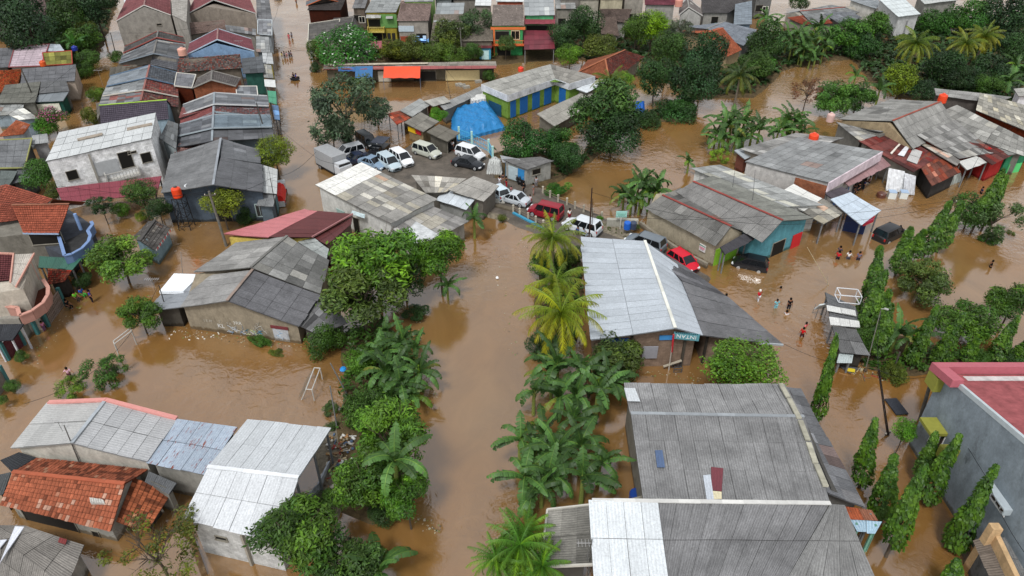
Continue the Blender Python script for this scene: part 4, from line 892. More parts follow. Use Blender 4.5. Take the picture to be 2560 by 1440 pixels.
mono('pale pink-brown tiled roof in the far top-left corner', (-30,12),(110,-8),(120,36),(-30,62), 4.2,3.2, ('tile','8f7a76','a'), wc='8a8680')
mono('dark red tile roof behind the big dark tree, top left', (-40,-10),(60,-30),(40,10),(-40,40), 4.6,3.8, ('tile','6b4038','q'), wc='8a8680')
mono('white hull-like curved roof edge at the top, left of the maroon roof', (308,-6),(372,-18),(346,8),(312,16), 5.0,4.4, ('zinc','c9cdcf','a'), wc='8a8680')
# orange tiled villa with blue balcony
h = house('orange tiled villa with a curved blue balcony, left edge',
  [pn((15,460,6.6),(-60,480,6.6),(-60,520,5.0),(-20,530,5.0),'tile','80483a','q'),
   pn((15,460,6.6),(132,497,5.4),(60,548,4.6),(-40,560,4.9),'tile','8a4a3a','q'),
   pn((30,514,5.8),(173,512,5.8),(147,583,4.3),(58,582,4.3),'tile','904c38','q'),
   pn((132,498,5.9),(214,504,5.0),(206,512,4.6),(120,512,4.8),'tile','8f5034','q')],
  [P(-60,480,4.6),P(132,497,4.6),P(150,580,4.3),P(60,586,4.3),P(-60,600,4.3)], wc='77736a', over=.3, name='villa', cat='villa', cap=[(P(30,513,5.85),P(173,511,5.85),'8a5a44')],
  rim=('93a6c0',[(P(147,585,4.2),P(58,584,4.2))]), feats=[(2,.4,2.9,3.0,1.3,'opening')])
def curved_balcony(root, pts, z, colr, floor, hgt=.8, wd=.16):
    ps = [P(*q, z) for q in pts]; b = MB(); c = sum(ps, Vector())/len(ps)
    b.face([p - Z3*.75 for p in ps]); b.face([p - Z3*.95 for p in ps[::-1]])
    b.build('balcony_floor', M['concrete'], root, floor, root.location)
    b = MB()
    for a, q in zip(ps, ps[1:]): b.beam(a - Z3*.45, q - Z3*.45, wd, .95); b.beam(a + Z3*.06, q + Z3*.06, wd*2.0, .1, (1.35,1.35,1.35))
    b.build('balustrade', M['plain'], root, colr, root.location)
curved_balcony(h, [(147,590),(162,640),(180,636),(205,622),(222,604),(226,590),(220,578),(232,562),(228,555)], 3.6, '62789c', '3a3a3a')
b = MB()
for q in ((200,568,3.4,5.0),(143,586,3.0,4.3)):
    p_ = P(q[0], q[1], q[2]); b.tube([p_ - Z3*.3, Vector((p_.x, p_.y, q[3]))], .17, 8)
b.build('column', M['plain'], h, '7f9ac4', h.location)
b = MB(); pp = [P(160,640,2.6), P(228,560,2.6), P(150,510,2.6), P(60,590,2.6)]
b.face([p - Z3*.02 for p in pp]); [b.face([q_, a - Z3*0, Vector((a.x,a.y,-.8)), Vector((q_.x,q_.y,-.8))]) for a, q_ in zip(pp, pp[1:]+pp[:1])]
b.build('lower_wall', M['plaster'], h, '4c5058', h.location)
mono('green corrugated carport roof below the blue balcony', (98,640),(205,646),(182,674),(96,668), 2.9,2.5, ('zinc','2f5a4c','a'), openb=True, name='carport', cat='carport')
mono('dark red tiled porch roof under the green carport', (120,672),(180,676),(160,704),(118,712), 2.5,2.0, ('tile','6e3a2c','m'), wc='3b3532')
# pink balcony villa
h = house('cream villa with a maroon tiled roof and curved pink balcony, left edge',
  [pn((-30,634,5.6),(34,636,5.6),(26,700,5.0),(-30,706,5.0),'tile','5f3234','a'), pn((34,636,5.7),(86,634,5.4),(40,716,5.2),(26,706,5.3),'asb','b9b2a8','o')],
  [P(-60,640,5.0),P(84,636,5.0),P(60,720,5.0),P(-60,740,5.0)], wc='b9b0a2', over=.15, name='villa', cat='villa', rim=('c08f80',[(P(-30,632,5.65),P(36,635,5.65)),(P(34,636,5.7),P(26,706,5.35)),(P(86,634,5.5),P(40,718,5.3))]))
curved_balcony(h, [(0,752),(20,768),(44,770),(50,790),(80,778),(108,758),(120,738),(121,720),(108,700)], 3.3, 'a57a6e', '5a3024')
b = MB()
for q in ((62,756,2.6,4.9),(94,700,2.8,4.9),(112,760,-.5,2.6),(92,690,3.0,5.0)):
    p_ = P(q[0], q[1], max(q[2], 0)); b.tube([Vector((p_.x, p_.y, q[2])), Vector((p_.x, p_.y, q[3]))], .16, 8)
b.build('column', M['plain'], h, 'c2897a', h.location)
b = MB(); pp = [P(-60,800,2.4), P(46,796,2.4), P(90,740,2.4), P(60,700,2.4), P(-60,680,2.4)]
[b.face([q_, a, Vector((a.x,a.y,-.8)), Vector((q_.x,q_.y,-.8))]) for a, q_ in zip(pp, pp[1:]+pp[:1])]; b.face(pp)
b.build('lower_wall', M['plaster'], h, '8f8c84', h.location)
mono('dark sheet carport on white posts at the left edge', (-20,810),(60,810),(32,850),(-20,854), 2.6,2.4, ('asb','34363a','a'), openb=True, posts='b8b8bc', name='carport', cat='carport')

# street edge clutter, left side of the flooded street
mono('green corrugated awning at the street side of the terrace', (668,226),(690,228),(692,262),(672,256), 3.4,2.8, ('zinc','3f8a6a','a'), openb=True, name='awning', cat='awning')
mono('small white tin awning over the flooded street, upper', (660,198),(688,200),(690,218),(662,216), 3.2,2.7, ('zinc','c4c6c4','a'), openb=True, name='awning', cat='awning')
mono('grey flat roof at the street edge beside the blue gable', (640,90),(672,92),(676,132),(640,130), 4.4,4.0, ('asb','8a8c8c','p'), wc='8f969a')
mono('narrow shop roof with a yellow and blue sign at the street', (655,130),(680,132),(684,160),(658,158), 4.0,3.4, ('zinc','a9acac','p'), wc='b8a83a')
mono('patched roof between dark corrugated roof and street', (655,160),(678,162),(684,196),(660,194), 4.0,3.4, ('asb','8a8a86','c'), wc='8a7a70')
mono('grey street-side roof right of the broad stained gable', (640,-10),(672,-8),(680,48),(642,50), 5.2,4.4, ('asb','6f7072','p'), wc='7a766f')
mono('small roofs heap at the street below the top corner', (645,50),(680,50),(680,88),(644,86), 4.6,3.8, ('asb','84868a','c'), wc='8f969a', rimc='b8c0c4')
mono('blue and white stall canopy at the terrace street side', (680,262),(696,264),(700,300),(686,298), 2.8,2.4, ('zinc','5a7fa8','p'), openb=True, name='canopy', cat='canopy')
mono('dark tin roof scrap above the orange tarp truck', (655,480),(692,482),(684,515),(640,514), 3.0,2.6, ('asb','77797a','q'), wc='5a6670')
mono('cluttered grey roof strip along the alley, left terrace', (276,168),(372,160),(372,166),(272,192), 3.8,3.0, ('asb','77736a','p'), wc='6a5a4c')
mono('brown board roof over the alley debris', (300,148),(380,142),(374,160),(292,166), 3.6,3.2, ('asb','6a5c4c','m'), wc='6a5a4c')
mono('grey-brown roof filling the gap below the wide terrace', (240,258),(262,250),(256,270),(244,300), 3.0,2.6, ('asb','6f6b64','p'), wc='7a756c')
mono('low concrete yard roof left of the blue alley wall', (0,256),(60,262),(52,284),(-20,290), 2.6,2.2, ('asb','8f918f','p'), wc='8a98a0')
mono('grey roof right of the grey-green awning', (44,420),(90,418),(70,450),(24,462), 3.0,2.6, ('asb','5f6264','q'), wc='4a4d4a')
# rows of houses at the top edge
for i, (x0, x1, yt_, yb_, c1, c2, k, z_) in enumerate(((880,912,20,70,'6a5f55','6f6f70','asb',4.5),(1085,1130,-2,50,'8a8f92','7d7a78','zinc',6.5),(1130,1190,-2,50,'7f7a72','77787a','tile',6.2),(1390,1440,22,60,'8a857c','8f908e','asb',5.0),(1400,1450,-4,40,'7a756f','77706a','tile',6.5),(1440,1500,-2,40,'a59f92','8a8680','tile',6.2),(1500,1560,-4,30,'b0a890','8f8f8c','asb',6.6),(1560,1612,-6,30,'9a948a','7a6a62','tile',6.4),(770,830,-8,20,'4f4a48','5a5654','asb',6.0),(1890,1935,-10,12,'6a6a68','77787a','asb',5))):
    box_house(('dark shed behind the white blossom tree','grey roofed house at the top edge above the glass-sheet roof','tiled house at the top edge left of the cream house','low grey house between maroon stack and dark trees','tiled roof at the top edge behind the dark trees','pale tiled house at the top edge behind the olive tree','cream columned house at the top edge','tiled house at the top edge left of the pink tank','dark roofed house at the top edge by the street','grey roof at the top edge right of the blue block')[i], x0, x1, yt_, yb_, 8, c1, c2, k, zt=z_, feats=[(.3,1.6,1.6,1.4,'opening'),(.7,1.4,1.3,1.3,'window')], pitch=1.6)
# ================================================================ plants
def leafquad(b, c, nrm, size, asp, r, tint, roll=None):
    t = nrm.cross(Vector((r.uniform(-1,1), r.uniform(-1,1), r.uniform(-1,1)))).normalized(); s = nrm.cross(t)
    a = t * size * asp; q = s * size
    b.face([c - a, c - q * .55 + nrm * size * .12, c + a, c + q * .55 + nrm * size * .12], None, tint)
def crown_mesh(name, seed, nblob, nleaf, size, asp=1.1, flat=.78, spread=.62, br=(.3,.48), palette=((.8,1.0,.8),(1.1,1.1,.8)), clump=1, droop=.0, hollow=.0, mats=None, flowers=None):
    r = random.Random(seed); b = MB(); blobs = []
    for i in range(nblob):
        while True:
            p = Vector((r.uniform(-1,1), r.uniform(-1,1), r.uniform(-.8,1)))
            if p.length < 1: break
        p = p.normalized() * (p.length ** .5) * spread
        blobs.append((Vector((p.x, p.y, p.z * flat)), r.uniform(*br), r.uniform(.5, 1.3), r.random()))
    n = 0
    while n < nleaf:
        c, rad, k, hue = r.choice(blobs)
        d = Vector((r.gauss(0,1), r.gauss(0,1), r.gauss(.25,1))).normalized()
        p = c + Vector((d.x, d.y, d.z * .82)) * rad * (r.uniform(.72, 1.06) if r.random() > .12 else r.uniform(1.0, 1.18))
        deep = any((p - c2).length < r2 * .62 for c2, r2, _, _ in blobs)
        if deep and r.random() < .85: n += .3; continue
        t = Vector(palette[0]).lerp(Vector(palette[1]), min(1, max(0, hue * .6 + r.random() * .5))) * k * r.uniform(.65, 1.35)
        for q in range(clump):
            pp = p + Vector((r.gauss(0,1), r.gauss(0,1), r.gauss(0,1))) * size * (1.1 if clump > 1 else 0)
            nr = (d * .8 + Vector((r.uniform(-.7,.7), r.uniform(-.7,.7), r.uniform(-.2,.9) - droop))).normalized()
            tt = tuple(t)
            if flowers and d.z > -.1 and r.random() < flowers[0]: tt = flowers[1]
            leafquad(b, pp, nr, size * r.uniform(.7, 1.25), asp, r, tt)
            n += 1
    me = b.build(name, mats or M['leaf']); m = me.data; bpy.data.objects.remove(me); return m
def trunk_mesh(name, seed, limbs=6, r0=.045, bare=False):
    """unit trunk: foot at z=-1 (below the crown centre), limbs spreading into the crown of radius 1"""
    r = random.Random(seed); b = MB()
    pts = [Vector((0,0,0)), Vector((r.uniform(-.05,.05), r.uniform(-.05,.05), .45)), Vector((r.uniform(-.06,.06), r.uniform(-.06,.06), .8))]
    b.tube(pts, [r0, r0*.8, r0*.65], 7)
    for i in range(limbs):
        a = 2*math.pi*i/limbs + r.uniform(-.4,.4); e = Vector((math.cos(a)*r.uniform(.4,.7), math.sin(a)*r.uniform(.4,.7), 1.0 + r.uniform(-.1,.35)))
        m = pts[2].lerp(e, .5) + Vector((0,0,.06)); b.tube([pts[2] - Vector((0,0,.1)), m, e], [r0*.5, r0*.32, r0*.12], 5)
        for k in range(4 if bare else 2):
            e2 = m.lerp(e, .5) + Vector((r.uniform(-.4,.4), r.uniform(-.4,.4), r.uniform(.0,.3))); b.tube([m, e2], [r0*.2, r0*.05], 4)
            if bare:
                for _ in range(4): b.tube([m.lerp(e2, r.uniform(.3,1)), e2 + Vector((r.uniform(-.25,.25), r.uniform(-.25,.25), r.uniform(-.05,.22)))], [r0*.1, r0*.03], 3)
    o = b.build(name, M['bark']); m = o.data; bpy.data.objects.remove(o); return m
CR = {}
for i in range(3):
    CR['bushy', i] = crown_mesh('bushy_crown', 11+i, 15, 6500, .040, 1.0, palette=((.7,.8,.8),(1.45,1.3,.8)))
    CR['feather', i] = crown_mesh('feathery_crown', 31+i, 22, 7000, .038, 1.5, spread=.68, br=(.22,.36), palette=((.7,.85,.8),(1.75,1.45,.7)), clump=3)
for i in range(2):
    CR['loose', i] = crown_mesh('loose_crown', 51+i, 20, 4200, .034, 1.5, flat=.7, spread=.86, br=(.14,.27), palette=((.8,.9,.9),(1.15,1.1,1.0)), clump=3)
    CR['lime', i] = crown_mesh('rounded_crown', 71+i, 26, 6000, .036, 1.0, spread=.66, br=(.2,.34), palette=((.65,.75,.6),(1.7,1.45,.7)), clump=2)
CR['flower', 0] = crown_mesh('flowering_crown', 91, 18, 5500, .036, 1.0, palette=((.7,.85,.8),(1.2,1.15,.9)), flowers=(.05, (13, 3.6, 24)))
CR['pink', 0] = crown_mesh('flowering_crown', 93, 12, 2600, .05, 1.0, palette=((.8,.9,.8),(1.2,1.15,.9)), flowers=(.30, (8.0, .6, 11)))
CR['low', 0] = crown_mesh('leafy_mass', 95, 20, 4800, .040, 1.1, flat=.45, spread=.75, br=(.2,.34), palette=((.7,.85,.8),(1.3,1.25,.8)))
CR['low', 1] = crown_mesh('leafy_mass', 96, 26, 4800, .036, 1.2, flat=.35, spread=.8, br=(.16,.28), palette=((.75,.9,.8),(1.3,1.25,.8)))
CR['sparse', 0] = crown_mesh('sparse_crown', 97, 22, 2000, .030, 1.3, flat=.7, spread=.9, br=(.10,.2), palette=((.8,.8,.7),(1.7,1.45,.7)), clump=3)
TRK = [trunk_mesh('trunk', 5+i) for i in range(3)]; TRB = trunk_mesh('bare_trunk', 9, 9, .04, True)
GN = {'dk': '36542a', 'md': '456a26', 'yl': '66801f', 'gr': '4a6234', 'lt': '568428', 'ol': '5c6a28', 'br': '6a5a48', 'bl': '2c4a2e'}
def lk(name, mesh, parent, loc=(0,0,0), rot=(0,0,0), sc=(1,1,1), color='ffffff'):
    o = bpy.data.objects.new(name, mesh); col.objects.link(o); o.parent = parent; o.location = loc; o.rotation_euler = rot; o.scale = sc; o.color = (*lin(color), 1); return o
TI = [0]
def tree(label, kind, cx, cy, rpx, zc, c='md', asp=(1,1), cat='tree', name='tree', group=None, trunk=True, dz=1.0):
    """crown centre seen at (cx, cy), rpx = half width in photo pixels, zc = its height above the water"""
    TI[0] += 1; r = random.Random(TI[0] * 7 + 1)
    p = P(cx, cy, zc); rad = rpx / F * depth(p) * 1.1
    root = empty(name, (p.x, p.y, 0), label, cat, group)
    ks = [k for k in CR if k[0] == kind]; me = CR[ks[TI[0] % len(ks)]]
    o = lk('crown' if trunk else 'foliage', me, root, (0, 0, zc), (0, 0, r.uniform(0, 6.28)), (rad * 1.04, rad * 1.04 * asp[0], rad * asp[1] * dz), GN.get(c, c))
    if trunk:
        lk('trunk', TRB if kind == 'sparse' else TRK[TI[0] % 3], root, (0, 0, -.5), (0, 0, r.uniform(0, 6.28)), (rad * .9, rad * .9, zc + .5), '5a5046')
    return root
def bush(label, cx, cy, rpx, zc=.7, c='md', asp=(1,1), kind='low', name='bush', cat='bush', dz=1.0, group=None):
    return tree(label, kind, cx, cy, rpx, zc, c, asp, cat, name, group, False, dz)
# banana plants
def banana_mesh(seed, nl=9, L=2.8):
    r = random.Random(seed); b = MB(); tr = MB()
    tr.tube([(0,0,-1), (0,0,.8), (.05,.03,1.8)], [.16,.14,.09], 8, (.9,1,.7))
    for i in range(nl):
        az = i * 2.4 + r.uniform(-.3,.3); el = r.uniform(.5, 1.35) if i > 1 else 1.45; ln = L * r.uniform(.75,1.1); W = r.uniform(.28,.40); dr = r.uniform(.07,.17)
        d = Vector((math.cos(az), math.sin(az), 0)); side = Vector((-math.sin(az), math.cos(az), 0)); p = Vector((.05,.03,1.7)); ang = el
        k = 16; pts = []
        for j in range(k + 1):
            pts.append(p.copy()); p = p + (d * math.cos(ang) + Z3 * math.sin(ang)) * ln / k; ang -= dr * r.uniform(.8,1.2) * (1 if i > 1 else .5)
        base = r.uniform(.5,1.5); yel = r.random() < .14; brn = r.random() < .08
        col_ = Vector((2.2,1.75,.6)) * base * .85 if yel else (Vector((3.0,1.5,1.0)) * base * .7 if brn else Vector((.95,1,1)) * base)
        for j in range(1, k):
            f0 = math.sin(math.pi * min(1, (j - .2) / k)) ** .5; f1 = math.sin(math.pi * min(1, (j + .8) / k)) ** .5
            for s in (-1, 1):
                tw = r.uniform(-.12,.04)
                tear = r.uniform(.72,1.0) if r.random() < .6 else 1
                w0, w1 = W * f0 * tear, W * f1 * tear
                a0, a1 = pts[j], pts[j+1] if j + 1 <= k else pts[j]
                a1b = a0.lerp(a1, r.choice((.97,.97,.97,.85)))
                q = [a0, a1b, a1b + side * s * w1 + Z3 * (-.10 + tw), a0 + side * s * w0 + Z3 * (-.10 + tw)]
                if s < 0: q.reverse()
                b.face(q, None, tuple(col_ * r.uniform(.85,1.12)))
        for j in range(0, k - 1):
            b.beam(pts[j] + Z3 * .01, pts[j+1] + Z3 * .01, .05 * (1 - j / k) + .012, .03, tuple(Vector((1.9,1.6,1.3)) * base))
    o = b.build('leaves', M['bleaf']); m = o.data; bpy.data.objects.remove(o)
    o = tr.build('stem', M['bark']); m2 = o.data; bpy.data.objects.remove(o); return m, m2
BAN = [banana_mesh(3), banana_mesh(8, 11, 3.0), banana_mesh(15, 8, 2.6), banana_mesh(22, 10, 2.8), banana_mesh(31, 7, 2.2)]
def banana(label, x, y, z=1.9, sc=1.0, c='4a6c33', group='banana plants along the river'):
    """x, y: pixel of the heart of the plant, z its height above the water"""
    TI[0] += 1; r = random.Random(TI[0] * 5); p = P(x, y, z); k = sc; base = z - 1.75 * k
    root = empty('banana_plant', (p.x, p.y, 0), label, 'banana plant', group); m, m2 = BAN[TI[0] % 5]; rz = r.uniform(0, 6.28)
    lk('leaves', m, root, (0, 0, base), (0, 0, rz), (k, k, k), c); lk('stem', m2, root, (0, 0, base), (0, 0, rz), (k, k, k), '7f8450')
    return root
# coconut palms
def palm_mesh(seed, nf=30, L=4.1):
    r = random.Random(seed); b = MB()
    for i in range(nf):
        az = i * 2.399 + r.uniform(-.15,.15); t = i / nf; ang = 1.35 - t * 1.75 + r.uniform(-.12,.12); ln = L * r.uniform(.85,1.05)
        d = Vector((math.cos(az), math.sin(az), 0)); side = Vector((-math.sin(az), math.cos(az), 0)); p = Vector((0,0,0)); k = 16; pts = []
        for j in range(k + 1):
            pts.append(p.copy()); p = p + (d * math.cos(ang) + Z3 * math.sin(ang)) * ln / k; ang -= .075 + .05 * t
        g = (Vector((.75,.9,.7)) if t < .5 else Vector((1.25,1.1,.5))) * r.uniform(.8,1.15)
        if r.random() < .2: g = Vector((1.5,1.35,.6))
        b.tube(pts, [.05 * (1 - j / (k + 2)) + .008 for j in range(k + 1)], 4, tuple(g * 1.25), cap=False)
        for j in range(2, k * 3):
            u = j / (k * 3); i0 = int(u * k); f = u * k - i0; q = pts[i0].lerp(pts[min(i0+1, k)], f); fw = (pts[min(i0+1, k)] - pts[i0]).normalized()
            w = .8 * math.sin(math.pi * (.12 + .86 * u)) ** .6; gg = g.lerp(Vector((2.6,1.7,.35)), max(0, u - .3) * (1.0 if t > .3 else .35))
            for s in (-1, 1):
                e = q + side * s * w * r.uniform(.4,.62) + fw * w * r.uniform(.3,.6) - Z3 * w * r.uniform(.45,.9); mid = q.lerp(e, .5) + Z3 * w * .10
                wd = fw * .034
                b.face([q - wd, q + wd, mid + wd * .8, mid - wd * .8], None, tuple(gg * r.uniform(.75,1.15))); b.face([mid - wd * .8, mid + wd * .8, e], None, tuple(gg * r.uniform(.8,1.25)))
    o = b.build('fronds', M['leaf']); m = o.data; bpy.data.objects.remove(o); return m
PAL = [palm_mesh(4), palm_mesh(9, 25)]
def palm(label, x, y, z, sc=1.0, c='5f7a22'):
    TI[0] += 1; r = random.Random(TI[0]); p = P(x, y, z); root = empty('coconut_palm', (p.x, p.y, 0), label, 'palm tree')
    lk('fronds', PAL[TI[0] % 2], root, (0, 0, z), (0, 0, r.uniform(0, 6)), (sc, sc, sc), c)
    b = MB(); k = 9; pts = [Vector((.25 * math.sin(i / k * 2), 0, -.6 + (z + .6) * i / k)) - Vector((.25 * math.sin(2), 0, 0)) for i in range(k + 1)]
    b.tube(pts, [.22 - .08 * i / k for i in range(k + 1)], 8); b.build('trunk', M['bark'], root, '6f665a')
    b = MB()
    for i in range(7):
        a = i * .9; c_ = Vector((math.cos(a) * .28, math.sin(a) * .28, z - .25)); b.lathe(c_, [(0,-.15),(.12,-.08),(.14,0),(.1,.1),(0,.15)], 7)
    b.build('coconuts', M['plain'], root, 'a8883a'); return root
# columnar trees (drooping-leaf masts)
def mast_mesh(seed):
    r = random.Random(seed); b = MB(); lob = [(r.uniform(.04,.95), r.uniform(0,6.28), r.uniform(.12,.34), r.uniform(.05,.10)) for _ in range(26)]
    n = 0
    while n < 2700:
        t = r.random() ** .85; a = r.uniform(0, 6.283); prof = (1 - t) ** .95 * (.6 + .4 * min(1, t / .16)) * .95 + .02; k2 = 0
        for (lt, la, lr, lh) in lob:
            d = abs((a - la + 3.14159) % 6.28318 - 3.14159)
            if d < 1.1 and abs(t - lt) < lh: k2 = max(k2, lr * (1 - d / 1.1) * (1 - abs(t - lt) / lh) ** .5)
        if k2 < .03 and r.random() < .72: continue
        n += 1; rad = (prof + k2 * (1 - t * .6)) * r.uniform(.7, 1.05); p = Vector((math.cos(a) * rad, math.sin(a) * rad, t))
        out = Vector((math.cos(a), math.sin(a), 0)); k = r.uniform(.6,1.35); tn = r.uniform(-.6,.6)
        s = Vector((-math.sin(a) * .11 * k, math.cos(a) * .11 * k, r.uniform(-.014,.014))); dn = Vector((out.x * r.uniform(.0,.3) + s.x * tn * 2, out.y * r.uniform(.0,.3) + s.y * tn * 2, -.042 * k * r.uniform(.3,1.2)))
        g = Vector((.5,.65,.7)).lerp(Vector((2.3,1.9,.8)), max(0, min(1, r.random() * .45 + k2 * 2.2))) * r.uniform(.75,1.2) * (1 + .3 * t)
        b.face([p, p + dn * .5 + s, p + dn, p + dn * .5 - s], None, tuple(g))
    o = b.build('foliage', M['leaf']); m = o.data; bpy.data.objects.remove(o); return m
MAST = [mast_mesh(2), mast_mesh(6), mast_mesh(12), mast_mesh(19)]
def mast(label, xb, yb, xt, yt, r, z0=.9, c='3d5f1f'):
    TI[0] += 1; rr = random.Random(TI[0]); p = P(xb, yb); h = HT(yb, yt); top = P(xt, yt, h); lean = max(-.5, min(.5, (top.x - p.x) / h))
    root = empty('mast_tree', (p.x, p.y, 0), label, 'columnar tree', 'tall narrow mast trees on the right'); root.rotation_euler = (0, math.atan(lean), 0); L = math.hypot(h, top.x - p.x)
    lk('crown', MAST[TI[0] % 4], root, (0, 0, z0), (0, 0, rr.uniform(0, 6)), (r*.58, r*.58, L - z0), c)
    b = MB(); b.tube([(0,0,-.8), (0.03,0,L*.4), (0,0,L*.85)], [.13,.09,.03], 7); b.build('trunk', M['bark'], root, '5d5348'); return root

# ---- foreground / river banks
tree('feathery light green tree over the bottom edge beside the big white hall', 'feather', 735, 1345, 118, 4.2, 'md', (1,1), dz=.85)
tree('dark feathery tree at the bottom edge right of the white hall', 'feather', 868, 1405, 85, 3.0, 'dk', dz=.7)
tree('low leafy branch reaching over the river at the bottom edge', 'feather', 935, 1392, 36, 1.8, 'md')
tree('half bare tree with grey twigs and sparse leaves, bottom left', 'sparse', 385, 1370, 118, 3.4, 'ol', dz=.8)
tree('rounded acacia-like tree beside the debris heap, centre bottom', 'feather', 975, 1085, 98, 4.6, '4f7a2a', dz=1.0)
tree('dark green tree with a banana leaning through it, river left bank', 'feather', 905, 1195, 82, 3.4, '456a26', dz=.9)
tree('tree hanging over the river below the riverside banana', 'feather', 1018, 1240, 66, 3.4, '4f7f2a', dz=1.0)
bush('leafy bush under the hanging tree at the river edge', 965, 1270, 50, 1.0, 'dk', kind='bushy')
bush('dark shrub beside the white hall porch', 820, 1245, 30, .8, 'md', kind='bushy')
bush('creeper-covered thicket left of the riverside bananas', 915, 1010, 62, 1.6, 'md', kind='bushy')
bush('bright creeper mound above the thicket on the left bank', 905, 900, 42, 1.7, 'lt', kind='bushy')
bush('vine-covered hedge at the right end of the graffiti wall', 815, 850, 58, 1.2, 'md', kind='bushy', asp=(.8,1))
bush('low vines at the foot of the graffiti wall', 650, 852, 38, .3, 'md', asp=(.4,.8))
bush('small floating weeds on the flooded pitch', 690, 880, 24, .05, 'ol', asp=(.6,.4))
bush('half-drowned grass clump right of the goal', 825, 1020, 28, .3, 'gr', asp=(.7,.7))
bush('weed clump beside the lower pitch pole', 832, 1065, 20, .3, 'gr', asp=(.7,.7))
bush('dark drowned brush trailing into the river', 1040, 780, 38, .6, 'dk', asp=(.8,.8))
tree('large bright leucaena tree behind the maroon roof', 'feather', 935, 640, 118, 6.0, 'lt', dz=.85)
tree('leucaena tree beside the river and the patched roofs', 'feather', 1100, 640, 72, 4.4, 'lt')
tree('broad dark feathery-leaved tree in front of the leucaenas', 'feather', 905, 735, 105, 4.6, 'gr', dz=.9)
tree('dark gap-filling tree between the leucaenas', 'bushy', 1010, 690, 62, 3.0, 'dk')
for i, (x, y, z, s) in enumerate(((1005,850,2.6,1.1),(955,880,2.5,1.0),(1030,905,2.3,1.1),(1000,960,2.0,1.0),(965,930,2.2,1.0),(1040,870,2.4,.9),(1030,985,1.5,.9),(960,830,2.9,.9))):
    banana(('banana plant at the top of the left river bank clump','banana plant at the left edge of the river bank clump','banana plant leaning over the brown river','low banana plant at the foot of the left bank clump','banana plant in the middle of the left bank clump','banana plant on the river side of the left bank clump','small banana plant touching the river water','banana plant nearest the dark feathery tree')[i], x, y, z, s)
banana('single broad-leaved banana plant between the rounded tree and the hanging tree', 985, 1150, 5.6, 1.05, '54783a')
banana('banana leaf cluster at the bottom edge of the left bank', 950, 1425, 2.2, 1.0)
banana('banana plant beside the white awning of the patched roofs', 1185, 545, 2.6, .95)
banana('drooping banana plant under the leucaena at the river', 1118, 715, 1.6, .8)
# right bank of the channel
palm('yellow-green coconut palm beside the white roof hall', 1402, 785, 6.0, 1.05, '7e8c22')
palm('second coconut palm just behind the yellowish one', 1390, 705, 5.4, .86, '6d8022')
palm('coconut palm by the bridge and the silver car', 1382, 598, 5.6, .88, '70802a')
bush('leafy shrub between the two upper palms', 1372, 655, 46, 1.8, 'md', kind='bushy')
bush('shrub under the yellow-green palm at the river', 1355, 868, 42, .8, 'dk', kind='bushy')
bush('dark undergrowth below the bridge palm', 1425, 635, 30, 1.4, 'gr', kind='feather')
tree('dense dark shrub tree with yellow blossoms against the brick hall', 'feather', 1530, 895, 78, 2.0, 'gr')
for i, (x, y, z, s) in enumerate(((1395,910,3.3,1.1),(1455,925,3.4,1.1),(1495,975,3.2,1.15),(1335,975,2.9,.95),(1440,985,2.8,1.05),(1400,990,2.7,1.0),(1435,1050,2.5,1.05),(1300,1095,2.9,1.0),(1340,1130,2.6,1.05),(1455,1115,3.0,1.1),(1390,1130,2.8,1.1),(1458,1190,3.0,1.15),(1310,1190,2.6,1.05),(1330,1235,2.3,1.0),(1370,1185,2.5,1.0),(1520,960,2.8,1.0),(1360,1080,2.4,.9))):
    banana(('banana plant at the top of the right bank clump','banana plant below the brick hall shrub','banana plant with a bright new leaf beside the grey hall roof','outermost banana plant over the river','banana plant in the heart of the right bank clump','banana plant with torn leaves in the right bank clump','drooping banana plant above the flooded gap','banana plant at the river edge of the lower clump','dark banana plant in the lower clump','banana plant in the middle of the flooded gap','banana plant between the two lower clumps','banana plant beside the blue drum','banana plant at the left corner of the lower clump','lowest banana plant above the feathery flame tree','banana plant hidden in the lower clump','banana plant against the grey hall corner','small banana plant between upper and lower clumps')[i], x, y, z, s)
FT = tree('bright feathery flame tree at the bottom of the right bank', 'feather', 1300, 1385, 70, 3.6, '4f7a26', dz=.6)
for dx, dy, dz_, sc_ in ((0,0,4.4,.62),(-1.4,-.6,3.8,.5),(1.3,-.9,3.7,.52),(.4,1.2,4.0,.5)): lk('spray', PAL[0], FT, (dx,dy,dz_), (0,0,dx), (sc_,)*3, '55802a')
tree('bright green tree overhanging the grey hall roof', 'lime', 1860, 915, 105, 3.6, '56802a', dz=.7)
